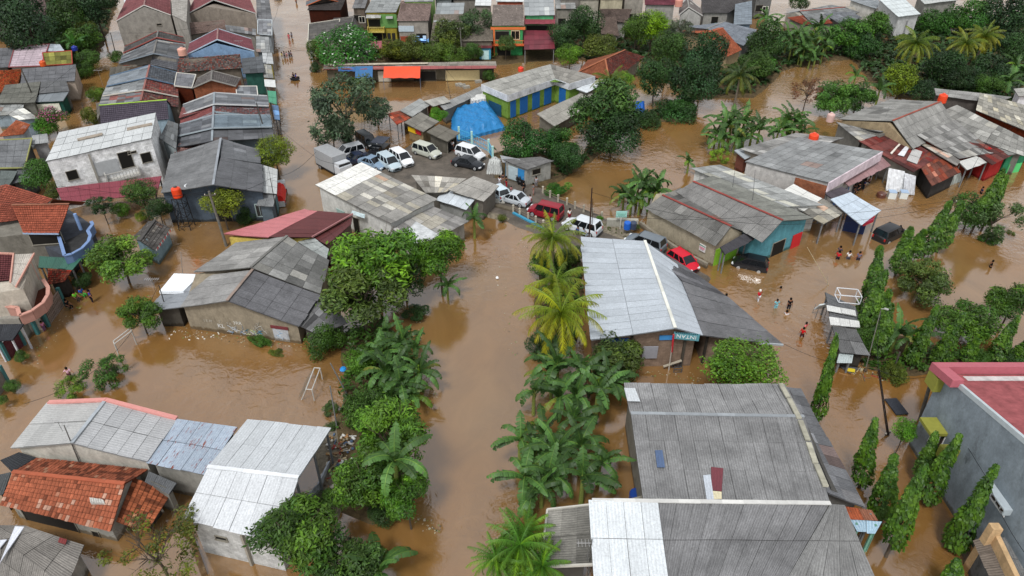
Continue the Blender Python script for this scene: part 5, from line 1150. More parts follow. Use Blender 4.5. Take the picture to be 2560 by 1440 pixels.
# mast trees
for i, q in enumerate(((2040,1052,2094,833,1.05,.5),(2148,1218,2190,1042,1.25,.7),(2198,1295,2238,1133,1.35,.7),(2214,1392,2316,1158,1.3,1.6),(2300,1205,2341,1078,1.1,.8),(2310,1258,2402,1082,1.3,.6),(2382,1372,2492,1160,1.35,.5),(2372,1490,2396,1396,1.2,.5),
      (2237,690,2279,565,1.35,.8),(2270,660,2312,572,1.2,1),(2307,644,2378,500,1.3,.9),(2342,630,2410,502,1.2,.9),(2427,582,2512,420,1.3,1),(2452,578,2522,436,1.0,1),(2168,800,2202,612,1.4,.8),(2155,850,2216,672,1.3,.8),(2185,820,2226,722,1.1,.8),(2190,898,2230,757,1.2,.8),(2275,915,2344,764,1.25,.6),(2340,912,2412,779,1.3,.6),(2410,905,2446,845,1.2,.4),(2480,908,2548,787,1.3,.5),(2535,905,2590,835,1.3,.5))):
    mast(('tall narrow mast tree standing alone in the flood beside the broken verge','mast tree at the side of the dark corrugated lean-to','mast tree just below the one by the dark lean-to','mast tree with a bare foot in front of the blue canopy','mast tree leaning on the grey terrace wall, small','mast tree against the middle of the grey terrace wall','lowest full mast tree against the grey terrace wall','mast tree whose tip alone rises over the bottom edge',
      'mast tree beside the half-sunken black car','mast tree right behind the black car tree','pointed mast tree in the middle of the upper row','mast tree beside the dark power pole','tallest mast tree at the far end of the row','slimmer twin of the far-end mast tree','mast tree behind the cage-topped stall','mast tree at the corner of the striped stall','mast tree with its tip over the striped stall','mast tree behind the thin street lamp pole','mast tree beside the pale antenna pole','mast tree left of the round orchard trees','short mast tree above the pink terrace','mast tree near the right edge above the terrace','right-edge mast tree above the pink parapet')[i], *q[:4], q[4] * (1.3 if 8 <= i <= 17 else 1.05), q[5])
# orchard to the right
tree('round fine-leaved tree in the flood below the mast row', 'feather', 2310, 705, 66, 2.2, 'gr')
tree('olive green orchard tree beside the round fine-leaved tree', 'feather', 2415, 800, 72, 2.2, 'md', dz=.8)
tree('orchard tree at the right edge of the flood', 'feather', 2530, 760, 60, 3.0, 'md')
tree('pale bushy tree wrapped round the tallest mast tree', 'loose', 2490, 545, 62, 2.4, 'gr')
tree('light green thin tree left of the tallest mast tree', 'loose', 2430, 525, 52, 2.4, 'md')
bush('half-sunken leafy shrub under the mast row', 2475, 598, 24, .4, 'md')
bush('floating weed mat near the right edge', 2528, 582, 16, .05, 'ol', asp=(.6,.4))
tree('leafy tree beside the striped stall and lamp pole', 'bushy', 2165, 850, 34, 1.6, 'md')
banana('banana plant between the stall lamp and the antenna pole', 2245, 830, 2.4, 1.0); banana('second banana plant left of the antenna pole', 2275, 850, 2.2, 1.0)
bush('undergrowth strip above the terrace building', 2370, 930, 75, .5, 'ol', asp=(.4,.7)); bush('yellowing shrub behind the dark leaning pole', 2235, 935, 42, .6, 'ol', asp=(.7,.9)); bush('shrub strip below the short mast tree', 2440, 890, 60, .5, 'md', asp=(.4,.8)); bush('shrubs under the right-edge mast trees', 2530, 895, 50, .6, 'dk', asp=(.5,.8))
tree('bright green round topiary tree beside the grey wall', 'lime', 2264, 1074, 36, 2.6, '568f28')
# left side
tree('dark round tree beside the upper goal', 'feather', 350, 785, 52, 2.2, 'md', dz=.95)
tree('light green mango tree beside the guard post', 'feather', 300, 645, 74, 3.0, '5a7f33', dz=.8)
tree('drooping tree half in the flood left of the goal', 'loose', 262, 925, 52, 1.2, 'md'); bush('low yellow-green shrub left of the drooping tree', 178, 970, 36, .8, '6a8a2a', kind='loose')
tree('yellow-green street tree in front of the satellite dish house', 'lime', 552, 505, 54, 3.6, '6f7f24', dz=.8)
tree('round tree beside the street, left of the pale parking bay', 'lime', 685, 380, 54, 4.0, '6a7f28', dz=.95)
tree('tree growing through the maroon awning', 'bushy', 350, 480, 42, 3.6, '47692c'); tree('dark small tree right of the maroon awning', 'bushy', 395, 522, 34, 2.4, 'dk')
tree('thin dark tree below the maroon awning', 'loose', 252, 510, 30, 2.6, 'dk'); bush('bright bush under the maroon awning', 300, 525, 22, 1.0, 'lt', kind='bushy')
tree('round tree between orange villa and unfinished block', 'bushy', 98, 435, 44, 3.6, '47752c', dz=1.1); tree('small tree at the corner of the unfinished block', 'bushy', 140, 478, 28, 2.4, 'ol')
bush('bush beside the flooded alley, upper left', 242, 235, 24, 1.0, '5a7a24', kind='bushy'); bush('olive shrub beside the purple tiled roof', 228, 292, 22, 1.0, '66742a', kind='bushy', dz=1.4)
bush('round green bush under the bougainvillea', 106, 312, 32, 2.0, '4f8a24', kind='bushy', name='bush'); tree('pink flowering bougainvillea over the wall', 'pink', 128, 292, 36, 2.8, '4a6a2c', dz=.8)
tree('very large dark round tree, upper left', 'bushy', 66, 72, 68, 6.5, 'bl', dz=1.2); tree('tall tree right of the very large dark one', 'bushy', 165, 45, 52, 6.0, '3b5a28', dz=1.3); tree('dark tree over the alley at the top edge', 'bushy', 235, 12, 56, 7.0, 'bl'); tree('leafy tree above the narrow alley', 'feather', 200, 95, 46, 3.6, '3f6428', dz=.9)
tree('olive-brown tree beside the alley, upper left', 'bushy', 215, 70, 26, 4.0, 'ol'); tree('lush shrub tree by the moss roof', 'bushy', 218, 148, 30, 2.4, 'md'); tree('broad tree at the very top, left', 'bushy', 30, 20, 66, 6, 'bl'); bush('hedge bushes right of the moss roof', 208, 175, 24, 1.4, 'md', kind='bushy')
banana('banana leaves above the pale tin roof, upper left', 185, 110, 3.6, 1.2, '4a7a35'); bush('potted green bushes at the alley bend', 290, 142, 18, .9, 'md', kind='bushy')
bush('street bush at the left roadside, upper centre', 672, 180, 14, 1.0, 'gr', kind='bushy'); bush('weeds by the fence, lower left edge', 32, 965, 20, .8, 'md', kind='bushy'); bush('weeds at the left edge below the fence', 5, 1000, 14, .8, 'md', kind='bushy'); bush('dark bush at the left gate', 55, 890, 18, .8, 'md', kind='bushy')
bush('dark bush by the orange doors of the porch', 205, 700, 26, .8, 'dk', kind='bushy'); bush('bush under the satellite dish house, street side', 615, 540, 30, .8, 'dk', kind='bushy', asp=(.7,1)); bush('yellow-green bush at the flooded yard wall', 350, 540, 16, .9, '6f8424', kind='bushy')
# top centre
tree('round tree covered in white blossom', 'flower', 862, 122, 78, 4.6, '3f7a2c', dz=.9); tree('plain green tree left of the white blossom tree', 'bushy', 795, 125, 28, 2.8, '55752a', dz=1.2)
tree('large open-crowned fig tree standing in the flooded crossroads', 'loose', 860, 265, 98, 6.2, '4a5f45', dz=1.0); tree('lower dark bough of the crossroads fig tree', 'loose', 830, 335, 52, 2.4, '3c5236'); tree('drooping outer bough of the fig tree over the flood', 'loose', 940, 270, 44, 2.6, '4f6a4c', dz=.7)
bush('dark shrub at the end of the market stalls', 790, 168, 16, .8, 'dk', kind='bushy'); bush('shrub behind the blue tarpaulin', 885, 205, 15, 1.4, '557a30', kind='bushy')
for i, q in enumerate((('feather',985,120,34,2.6,'ol'),('bushy',1030,122,40,2.6,'5c6c2a'),('bushy',1085,130,36,2.4,'55702c'),('feather',1130,80,46,4.6,'4d5f34'),('bushy',1140,135,34,2.2,'5a7a2c'),('loose',1190,60,48,5.0,'46603a'),('bushy',1180,130,28,2.2,'47702c'),('bushy',1265,105,26,3.4,'4f6a34'),('bushy',1125,105,30,3.2,'667a2c'))):
    tree(('olive bush tree right of the white blossom tree','mixed bush tree behind the orange tarpaulin','bush tree below the printed banner','tall sparse tree in front of the brown tiled house','leafy tree behind the stall row, middle','tall thin tree left of the orange trimmed house','round bush left of the turquoise gate','balcony tree before the orange trimmed house','yellowish tree above the stall row')[i], *q)
bush('shrub at the right end of the market stalls', 1224, 190, 18, 1.2, 'md', kind='bushy')
bush('bright round bush beside the blue tarp', 1098, 285, 22, 2.6, '5a9a22', kind='bushy')
tree('dark tree in front of the maroon stacked house', 'bushy', 1410, 85, 36, 4.6, '3a5a34', dz=1.2); tree('tall dark tree at the top, right of the stacked house', 'bushy', 1462, 62, 44, 6.0, '37582f', dz=1.3); tree('olive tree in front of the small brown roof', 'bushy', 1500, 110, 48, 3.6, '5f6e2c', dz=.8); tree('yellow-green shrub tree behind the flat grey roof', 'bushy', 1425, 135, 36, 3.0, '5f8a24', dz=.9)
tree('bright lime green round tree, top centre right', 'lime', 1632, 62, 48, 5.4, '6f9a1e', dz=.95); tree('darker mango tree joined to the lime green one', 'lime', 1592, 72, 44, 4.8, '486a28', dz=1.1)
tree('tall tree left of the orange tiled roof', 'bushy', 1672, 120, 44, 6.0, '41622c', dz=1.3); tree('big dark tree in front of the orange tiled roof', 'bushy', 1762, 140, 58, 7.0, '2f5230', dz=1.3); tree('olive grey tree top beside the pale gable', 'loose', 1705, 75, 34, 5.5, '5a6450'); tree('dark tree above the drowned river bank', 'bushy', 1640, 190, 48, 5.0, '33552c', dz=1.3); tree('dark crown hanging over the bank between roofs and river', 'bushy', 1735, 205, 60, 4.6, '2d4d2c', dz=1.2)
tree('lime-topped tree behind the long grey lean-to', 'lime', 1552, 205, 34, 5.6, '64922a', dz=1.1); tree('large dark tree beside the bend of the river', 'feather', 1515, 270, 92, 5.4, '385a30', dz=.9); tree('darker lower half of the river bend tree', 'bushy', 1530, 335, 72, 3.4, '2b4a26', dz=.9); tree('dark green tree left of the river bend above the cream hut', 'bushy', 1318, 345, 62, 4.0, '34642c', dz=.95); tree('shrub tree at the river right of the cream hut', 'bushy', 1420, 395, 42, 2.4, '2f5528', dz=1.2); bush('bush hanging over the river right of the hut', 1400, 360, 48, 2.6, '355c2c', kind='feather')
bush('round clipped bush beside the bridge posts', 1393, 474, 32, .8, '3f7a24', kind='bushy', asp=(.6,.7)); bush('small sapling at the river behind the bridge posts', 1421, 464, 11, 1.0, '6a9a3a', kind='loose')
bush('undergrowth on the far bank under the dark crowns', 1690, 280, 55, 1.0, '35602c', kind='bushy', asp=(.8,.7)); bush('undergrowth at the left of the far bank', 1610, 300, 40, .8, 'dk', kind='bushy')
palm('coconut palm among the lime-topped and dark trees', 1525, 205, 6.6, .8, '5f7028'); palm('grey-green palm hanging over the river, top right', 1850, 190, 5.6, .95, '4a5a34'); palm('tall coconut palm by the river, top right', 2290, 110, 7.0, 1.05, '5f7428'); palm('coconut palm with orange fruit, top right', 2415, 110, 6.6, 1.0, '66762a'); palm('coconut palm right behind the fruiting one', 2462, 92, 6.6, .95, '6c7a2a')
tree('tree between palm and orange roof, top right', 'bushy', 1890, 155, 44, 3.6, '44642c'); tree('bright green tree beside the grey-green palm', 'bushy', 1900, 165, 34, 2.6, '4a8a2c'); tree('dark tree right of the blue-grey roof', 'bushy', 1918, 100, 48, 4.4, '3b5c2c', dz=1.2)
for i, (x, y, z, s) in enumerate(((1995,85,4.6,1.4),(2030,100,4.2,1.4),(2010,125,3.0,1.4),(2050,70,4.6,1.3),(2025,150,1.6,1.2),(1915,45,3.6,1.4),(2060,120,3.0,1.2),(1980,110,3.4,1.2))):
    banana(('banana plant at the top left of the far clump','banana plant in the centre of the far clump','banana plant above the water in the far clump','banana plant below the red-ridged roof','lowest banana plant of the far clump at the water','banana plant beside the blue-grey block, top right','banana plant at the right of the far clump','banana plant at the left of the far clump')[i], x, y, z, s)
tree('leafy tree right of the far banana clump', 'feather', 2125, 85, 50, 4.0, '44732c', dz=.9); tree('dark tree over the water right of the far banana clump', 'bushy', 2160, 110, 44, 2.8, '35602a', dz=1.1); tree('tree in front of the white hall, top right', 'feather', 2195, 62, 40, 4.0, '40682c'); tree('bright tree at the right top beside the warehouse', 'bushy', 2420, 40, 48, 4.4, '3f6f2a'); tree('dark wood tree in the top right corner', 'bushy', 2510, 30, 60, 5.4, '2a482a', dz=1.1); bush('green hedge below the warehouse, top right', 2340, 62, 50, 2.0, '3f6f2c', kind='bushy', asp=(.6,1))
tree('round yellow-leaved tree on the river bank, right', 'lime', 2258, 196, 48, 3.6, '6a8420', dz=1.1); tree('dark tree behind the round yellow-leaved tree', 'bushy', 2310, 222, 38, 2.8, '294628', dz=1.0); tree('dark round tree below the tall coconut palm', 'bushy', 2360, 160, 50, 3.6, '2b4a28'); tree('dark tree at the foot of the fruiting palm', 'bushy', 2405, 195, 36, 2.6, '2a4526'); tree('fine dark tree right of the fruiting palm', 'bushy', 2478, 175, 46, 3.6, '2f4f2c'); tree('bright shrub tree near the right edge, above the roofs', 'bushy', 2475, 212, 34, 2.4, '456a28'); tree('tall green tree at the right edge, above the roofs', 'bushy', 2535, 120, 44, 4.4, '34582c'); banana('banana plant at the right edge above the roofs', 2540, 165, 4.0, 1.4); banana('second banana plant at the right edge', 2520, 205, 2.6, 1.2)
tree('light feathery tree on the near bank, upper right', 'feather', 2085, 245, 46, 2.8, '4d7a38', dz=1.1); tree('leafy mango tree beside the light feathery one', 'feather', 2145, 240, 44, 2.6, '3f6a2c'); tree('bare reddish tree at the river, upper right', 'sparse', 2020, 225, 38, 3.4, '6a463c')
banana('banana plant behind the light feathery tree', 2140, 190, 4.0, 1.2); banana('banana plant left of the round yellow-leaved tree', 2200, 225, 2.8, 1.1)
for i, (x, y, z, s) in enumerate(((1815,315,3.2,1.4),(1860,305,3.2,1.4),(1975,300,3.0,1.3),(1840,345,2.2,1.2),(1900,325,2.6,1.2),(1790,335,2.0,1.0),(2000,330,2.0,1.0),(1945,330,2.4,1.1),(1722,405,1.6,.9),(1610,460,3.0,1.15),(1640,478,2.6,1.1),(1580,495,2.2,1.0),(1600,500,2.0,1.0),(1650,455,2.8,1.0))):
    banana(('banana plant at the left top of the mid-river clump','banana plant in the middle of the mid-river clump','banana plant at the right of the mid-river clump','low banana plant of the mid-river clump','banana plant behind the tin shack','outermost left banana plant of the mid-river clump','banana plant above the orange tank roof','banana plant between shack and tank','single small banana plant at the river end of the white-walled roof','tall banana plant left of the twin gables','banana plant touching the twin gables','banana plant nearest the bridge posts','low banana plant above the notice board','banana plant behind the twin gable corner')[i], x, y, z, s)
bush('yellow-green flowering shrub behind the white-walled roof', 1800, 390, 24, 1.6, '7a9a24', kind='loose'); bush('small plants at the bank wall by the bridge', 1500, 545, 14, .6, 'lt', asp=(.6,1)); bush('creeper below the notice board wall', 1590, 565, 14, .6, 'gr', asp=(.6,.7)); bush('dark tree cluster at the top edge, right of centre', 1995, -2, 30, 3.0, 'dk', kind='bushy'); bush('small weeds on the river edge below the bridge', 1255, 545, 16, .5, 'ol', kind='bushy', asp=(.7,.7))
GV = tree('climbing vine on the graffiti wall', 'low', 705, 800, 20, 1.4, 'lt', cat='vine', name='vine', trunk=False)

# ground cover that reads as one mass
def thicket(name, pts, z, hgt, dens, c, seed, size=.28, label=None):
    ps = [P(*q, z) for q in pts]; r = random.Random(seed); b = MB(); n = len(ps)
    xs = [p.x for p in ps]; ys = [p.y for p in ps]; area = abs(sum(ps[i].x * ps[(i+1) % n].y - ps[(i+1) % n].x * ps[i].y for i in range(n))) / 2
    def inside(x, y):
        k = False
        for i in range(n):
            a, q = ps[i], ps[(i+1) % n]
            if (a.y > y) != (q.y > y) and x < (q.x - a.x) * (y - a.y) / (q.y - a.y) + a.x: k = not k
        return k
    m = 0; want = int(min(14000, area * dens))
    while m < want:
        x, y = r.uniform(min(xs), max(xs)), r.uniform(min(ys), max(ys)); m += .2
        if not inside(x, y): continue
        h = hgt * max(.08, .5 + .5 * math.sin(x * .9 + 1.7 * math.sin(y * .5)) * math.cos(y * .8 + x * .3)); k = .7 + .5 * math.sin(x * 1.3 + seed) * math.sin(y * 1.1)
        for _ in range(3):
            p = Vector((x + r.gauss(0, .25), y + r.gauss(0, .25), z + h * r.uniform(.4, 1.1))); nr = Vector((r.uniform(-.8,.8), r.uniform(-.8,.8), 1)).normalized(); m += 1
            leafquad(b, p, nr, size * r.uniform(.6, 1.2), 1.3, r, tuple(Vector((.8,.9,.8)).lerp(Vector((1.5,1.3,.8)), r.random() * .6) * max(.5, k)))
    o = b.build(name, M['leaf'], None, GN.get(c, c)); tag(o, label or 'low green undergrowth covering the river bank', 'undergrowth', kind='stuff'); return o
thicket('undergrowth', [(2180,200),(2100,110),(2200,60),(2560,40),(2700,240),(2560,290),(2400,250),(2250,240)], .2, 1.3, 16, 'dk', 1, .45, 'dark undergrowth between the palms at the top right')
thicket('undergrowth', [(1880,235),(1740,240),(1600,150),(1390,145),(1390,85),(1500,50),(1700,60),(1900,90),(2130,70),(2180,135),(2060,150),(1960,170)], .25, 1.3, 16, 'dk', 2, .42, 'dark undergrowth on the far bank at the top')
thicket('undergrowth', [(875,835),(960,800),(1015,900),(1015,1000),(965,1100),(1010,1180),(995,1265),(930,1285),(900,1200),(905,1090),(858,1060),(860,960)], .2, 1.4, 26, 'md', 3, .22, 'tangled undergrowth under the left bank bananas')
thicket('undergrowth', [(1350,640),(1448,640),(1448,850),(1350,860)], .2, 1.0, 22, 'md', 4, .22, 'undergrowth beneath the coconut palms')
thicket('undergrowth', [(1228,388),(1300,372),(1460,392),(1500,330),(1720,242),(1738,288),(1690,300),(1560,300),(1470,400),(1400,440),(1400,400),(1240,392)], .2, 1.2, 20, 'dk', 5, .3, 'dark undergrowth along the near river bank behind the hut')
thicket('undergrowth', [(0,100),(220,180),(250,110),(285,5),(0,-20),(-200,40)], .2, 1.2, 12, 'dk', 6, .4, 'undergrowth below the trees in the upper left corner')
thicket('undergrowth', [(780,152),(1240,148),(1235,118),(960,112),(780,140)], .1, 1.2, 16, 'ol', 7, .3, 'hedge undergrowth behind the market stalls')
thicket('undergrowth', [(1495,556),(1540,560),(1600,596),(1640,622),(1600,612),(1520,574)], .42, .25, 10, 'ol', 8, .14, 'sparse weeds on the rubble by the bridge')
thicket('undergrowth', [(2150,905),(2300,880),(2560,885),(2560,900),(2350,905),(2340,930),(2230,935)], .1, .9, 22, 'md', 9, .24, 'undergrowth at the foot of the mast trees')
for i, (x, y, z, s) in enumerate(((1380,935,2.6,1.0),(1355,1215,2.2,1.0),(1500,1155,2.4,.95))):
    banana('banana plant filling the dense right bank clump', x, y, z, s, group='plants filling the right bank banana clump')
for i, (x, y, z, s) in enumerate(((980,870,2.4,1.0),(985,930,2.2,1.0),(1050,930,2.0,.9),(980,990,1.6,.9))):
    banana('banana plant filling the dense left bank clump', x, y, z, s, group='plants filling the left bank banana clump')
for i, (x, y, z, s) in enumerate(((1830,300,2.8,1.3),(1880,335,2.4,1.2),(1860,350,1.8,1.1),(1990,310,2.6,1.2),(1960,320,2.4,1.2),(1800,350,1.8,1.1),(1625,480,2.4,1.0),(1595,470,2.4,1.0),(1560,490,1.8,.9),(2010,100,4,1.3),(2040,85,4,1.3),(2000,135,2.2,1.2),(2040,140,1.8,1.2),(2070,100,3.2,1.2),(1970,90,3.8,1.2),(1940,60,3.2,1.2))):
    banana('banana plant crowded into the upstream riverside clumps', x, y, z, s, group='plants filling the upstream banana clumps')

# scum and small flotsam collected along the banks and walls: nobody could count it
b = MB(); r_ = random.Random(77)
for (x0, y0, x1, y1, n) in ((430,828,750,868,160),(850,930,870,1060,70),(1040,800,1090,1000,80),(1010,1270,1100,1330,60),(1450,400,1560,330,70),(2100,905,2230,950,120),(1290,560,1320,640,50),(1225,560,1290,900,60),(250,590,540,560,60),(700,40,760,400,60),(1900,560,2160,640,50),(80,900,190,760,60),(1600,930,1760,950,60)):
    for _ in range(n):
        t = r_.random(); p = P(x0 + (x1-x0)*t + r_.gauss(0,9), y0 + (y1-y0)*t + r_.gauss(0,6), .015); a = r_.uniform(0, 6.28); s_ = r_.uniform(.03,.12); d = Vector((math.cos(a), math.sin(a), 0)) * s_; e = Vector((-math.sin(a), math.cos(a), 0)) * s_ * r_.uniform(.3,.9)
        k = r_.choice(((.34,.3,.2),(.2,.16,.08),(.12,.2,.05),(.4,.37,.3),(.3,.22,.12),(.1,.08,.05)))
        b.face([p - d, p - e, p + d, p + e], None, k)
o = b.build('flotsam', M['plain']); tag(o, 'tiny twigs, leaves and scum floating along walls and banks', 'flotsam', kind='stuff')
# ================================================================ vehicles
def make_car(L, W, H, hood, rear, belt, style='mpv', r=.31):
    """front at +x; hood = length of bonnet, rear = length of boot beyond the cabin"""
    root = bpy.data.objects.new('parked_car', None); col.objects.link(root); hw = W / 2; b = MB()
    xs = [-L/2, -L/2+.12, -L/2+.5, -L/2+rear+.35, 0, L/2-hood, L/2-hood*.5, L/2-.22, L/2-.03]
    fz = belt - (.10 if style != 'boxy' else .02)
    tz = [belt-.16, belt-.03, belt, belt, belt, belt, fz, fz-.14, fz-.32]; ww = [.86, .95, .99, 1, 1, 1, .98, .90, .74]
    if style == 'sedan': tz[0:3] = [belt-.12, belt-.02, belt+.02]
    rings = []
    for x, t, k in zip(xs, tz, ww):
        y = hw * k
        rings.append([Vector((x, s, z)) for s, z in ((-y*.9,.2),(-y,.38),(-y,t-.22),(-y*.95,t-.04),(-y*.55,t+.03),(0,t+.05),(y*.55,t+.03),(y*.95,t-.04),(y,t-.22),(y,.38),(y*.9,.2))])
    for a, c in zip(rings, rings[1:]):
        for i in range(len(a)):
            j = (i + 1) % len(a); b.face([a[j], a[i], c[i], c[j]], None, (1,1,1), 0, i not in (10,))
    b.face(rings[0]); b.face(rings[-1][::-1])
    b.build('body', M['paint'], root)
    # bumpers and grille
    b = MB(); b.box(L/2-.1, L/2+.02, -hw*.72, hw*.72, .28, .42); b.box(L/2-.06, L/2+.025, -hw*.4, hw*.4, .5, .58); b.build('grille', M['plastic'], root, '17181a')
    b = MB(); b.box(-L/2-.04, -L/2+.1, -hw*.85, hw*.85, .25, .42); b.build('rear_bumper', M['plastic'], root, '2a2b2d')
    x0, x1 = -L/2 + rear, L/2 - hood                 # cabin foot
    sl = {'mpv': (.22,.75), 'sedan': (.55,.7), 'hatch': (.3,.72), 'boxy': (.08,.32), 'suv': (.2,.6)}[style]
    t0, t1 = x0 + sl[0], x1 - sl[1]; yb, yt = hw*.94, hw*.76; zb_, zt_ = belt, H - .05
    g = lambda x, y, z: Vector((x, y, z))
    def q(name, pts, mat='glass', c='15191d'):
        bb = MB(); bb.face(pts); bb.face([p - Vector((0,0,.01)) for p in pts[::-1]]); bb.build(name, M[mat], root, c)
    # dark cabin volume: glass all round, painted roof and pillars
    q('windscreen', [g(x1,-yb,zb_), g(x1,yb,zb_), g(t1,yt,zt_), g(t1,-yt,zt_)]); q('rear_window', [g(x0,yb,zb_), g(x0,-yb,zb_), g(t0,-yt,zt_), g(t0,yt,zt_)])
    for s in (-1, 1):
        pts = [g(x0,s*yb,zb_), g(t0,s*yt,zt_), g(t1,s*yt,zt_), g(x1,s*yb,zb_)]
        if s > 0: pts.reverse()
        q('side_window', pts)
    b = MB(); n = 5
    for i in range(n):
        xa, xb_ = t0 + (t1-t0)*i/n, t0 + (t1-t0)*(i+1)/n; za = zt_ + .05*math.sin(math.pi*i/n); zc = zt_ + .05*math.sin(math.pi*(i+1)/n)
        b.face([g(xa,-yt-.03,za-.03), g(xb_,-yt-.03,zc-.03), g(xb_,-yt*.7,zc+.02), g(xa,-yt*.7,za+.02)], None, (1,1,1), 0, True); b.face([g(xa,-yt*.7,za+.02), g(xb_,-yt*.7,zc+.02), g(xb_,yt*.7,zc+.02), g(xa,yt*.7,za+.02)], None, (1,1,1), 0, True); b.face([g(xa,yt*.7,za+.02), g(xb_,yt*.7,zc+.02), g(xb_,yt+.03,zc-.03), g(xa,yt+.03,za-.03)], None, (1,1,1), 0, True)
    b.box(t0, t1, -yt, yt, zt_-.06, zt_-.02)
    for s in (-1, 1):
        b.beam(g(x1+.02,s*yb,zb_), g(t1,s*yt,zt_), .07); b.beam(g(x0-.02,s*yb,zb_), g(t0,s*yt,zt_), .13 if style != 'mpv' else .1)
        for k in (.36, .68): xm = x0 + (x1-x0)*k; xn = t0 + (t1-t0)*k; b.beam(g(xm,s*(yb+.01),zb_), g(xn,s*(yt+.01),zt_), .07, .04)
        b.beam(g(t0,s*(yt+.01),zt_), g(t1,s*(yt+.01),zt_), .05)
    b.build('roof', M['paint'], root)
    for s in (-1, 1):
        b = MB(); b.obox((L/2-.13, s*hw*.68, fz-.27), (.10,-.04*s,0), (.02,.16,0), (0,0,.07)); b.build('headlight', M['plastic'], root, 'dfe3e6')
        b = MB(); b.box(-L/2-.01, -L/2+.12, s*hw*.78-.08, s*hw*.78+.08, belt-.38, belt-.1); b.build('tail_light', M['plastic'], root, 'b01818')
        b = MB(); b.obox((x1-.25, s*(hw+.07), belt+.05), (.07,0,0), (0,.09,0), (0,0,.06)); b.build('mirror', M['paint'], root)
        for x in (-L/2 + .78, L/2 - .80):
            b = MB(); c = Vector((x, s*(hw-.09), r)); 
            k = 16; ring = lambda rad, y: [c + Vector((rad*math.cos(2*math.pi*i/k), y*s, rad*math.sin(2*math.pi*i/k))) for i in range(k)]
            o, ii = ring(r, .10), ring(r, -.10)
            for i in range(k): j = (i+1) % k; b.face([o[i], o[j], ii[j], ii[i]], None, (1,1,1), 0, True)
            b.face(o); b.face(ii[::-1]); wh = b.build('wheel', M['rubber'], root, '1a1a1a')
            b = MB(); o2 = ring(r*.62, .115); b.face(o2 if s < 0 else o2[::-1]); o3 = ring(r*.66, .10)
            for i in range(k): j = (i+1) % k; b.face([o2[i], o2[j], o3[j], o3[i]])
            b.build('rim', M['steel'], wh, 'b4b6b8')
            # arch
    b = MB(); b.box(L/2-.0, L/2+.035, -.26, .26, .34, .46); b.build('number_plate', M['plain'], root, '1b1b1d')
    return root
CARS = {'mpv': make_car(4.3,1.72,1.68,.85,.12,.98,'mpv'), 'sedan': make_car(4.4,1.70,1.42,1.25,.85,.88,'sedan'), 'hatch': make_car(3.65,1.62,1.52,.72,.10,.95,'hatch',.29), 'boxy': make_car(4.2,1.66,1.80,1.05,.08,1.05,'boxy',.34), 'suv': make_car(4.5,1.8,1.74,1.1,.12,1.05,'suv',.36)}
def car(label, kind, front, rear, colr, z=.35, cat='car', group='vehicles caught by the flood', name=None):
    f, r_ = P(*front, z), P(*rear, z); m = (f + r_) / 2; o = copy_tree(CARS[kind]); o.name = name or 'parked_car'; o.location = m; o.rotation_euler = (0, 0, math.atan2(f.y - r_.y, f.x - r_.x))
    for ch in o.children:
        if ch.name.split('.')[0] in ('body', 'roof', 'mirror'): ch.color = (*lin(colr), 1)
    return tag(o, label, cat, group)
car('silver minivan alone in the yard beside the food stall', 'mpv', (1094,397), (1042,380), 'b9bcb0')
car('white minivan with a sloping nose behind the light blue one', 'mpv', (1026,421), (984,393), 'dfe1e3')
car('light blue-silver compact minivan beside the white one', 'mpv', (992,430), (956,405), 'b4c4cc')
car('white minivan parked behind the black saloon', 'mpv', (1203,402), (1150,386), 'd9dcdf')
car('black saloon with a rear spoiler in the parking yard', 'sedan', (1205,424), (1137,410), '22252a')
car('white minivan half behind the grey box truck', 'mpv', (846,398), (902,384), 'dcdfe2', .05)
car('dark navy saloon mostly hidden behind the box truck', 'sedan', (868,412), (912,402), '1c2740', .05)
car('grey-blue saloon hidden by the white roof strip', 'sedan', (955,424), (912,410), '7f96ac', .1)
car('black jeep-like van at the flooded corner under the fig tree', 'boxy', (938,376), (900,352), '1d2428', -.1)
car('silver saloon with red tail lights at the bridge', 'sedan', (1254,498), (1312,514), 'b9c0c6')
car('pale blue-white small car behind the silver saloon', 'hatch', (1232,482), (1256,500), 'c5d4dc')
car('dark red boxy wagon crossing the bridge', 'boxy', (1330,533), (1396,549), '8a1626')
car('silver-white wagon with roof bars beyond the bridge palm', 'suv', (1422,568), (1486,588), 'cdd3d8')
car('metallic grey minivan beside the concrete house wall', 'suv', (1572,606), (1652,634), '6d757c')
car('bright red hatchback at the edge of the water', 'hatch', (1733,684), (1680,648), 'c8102a')
car('black hatchback standing in the brown flood water', 'hatch', (1840,664), (1905,678), '14161b', -.25)
car('half-sunken black jeep among the mast trees', 'suv', (2240,588), (2202,606), '16181b', -.35)
car('white car at the very top of the flooded street', 'mpv', (697,2), (690,-6), 'dfe1e3', -.1)

for o in CARS.values():
    for ch in list(o.children_recursive): bpy.data.objects.remove(ch)
    bpy.data.objects.remove(o)
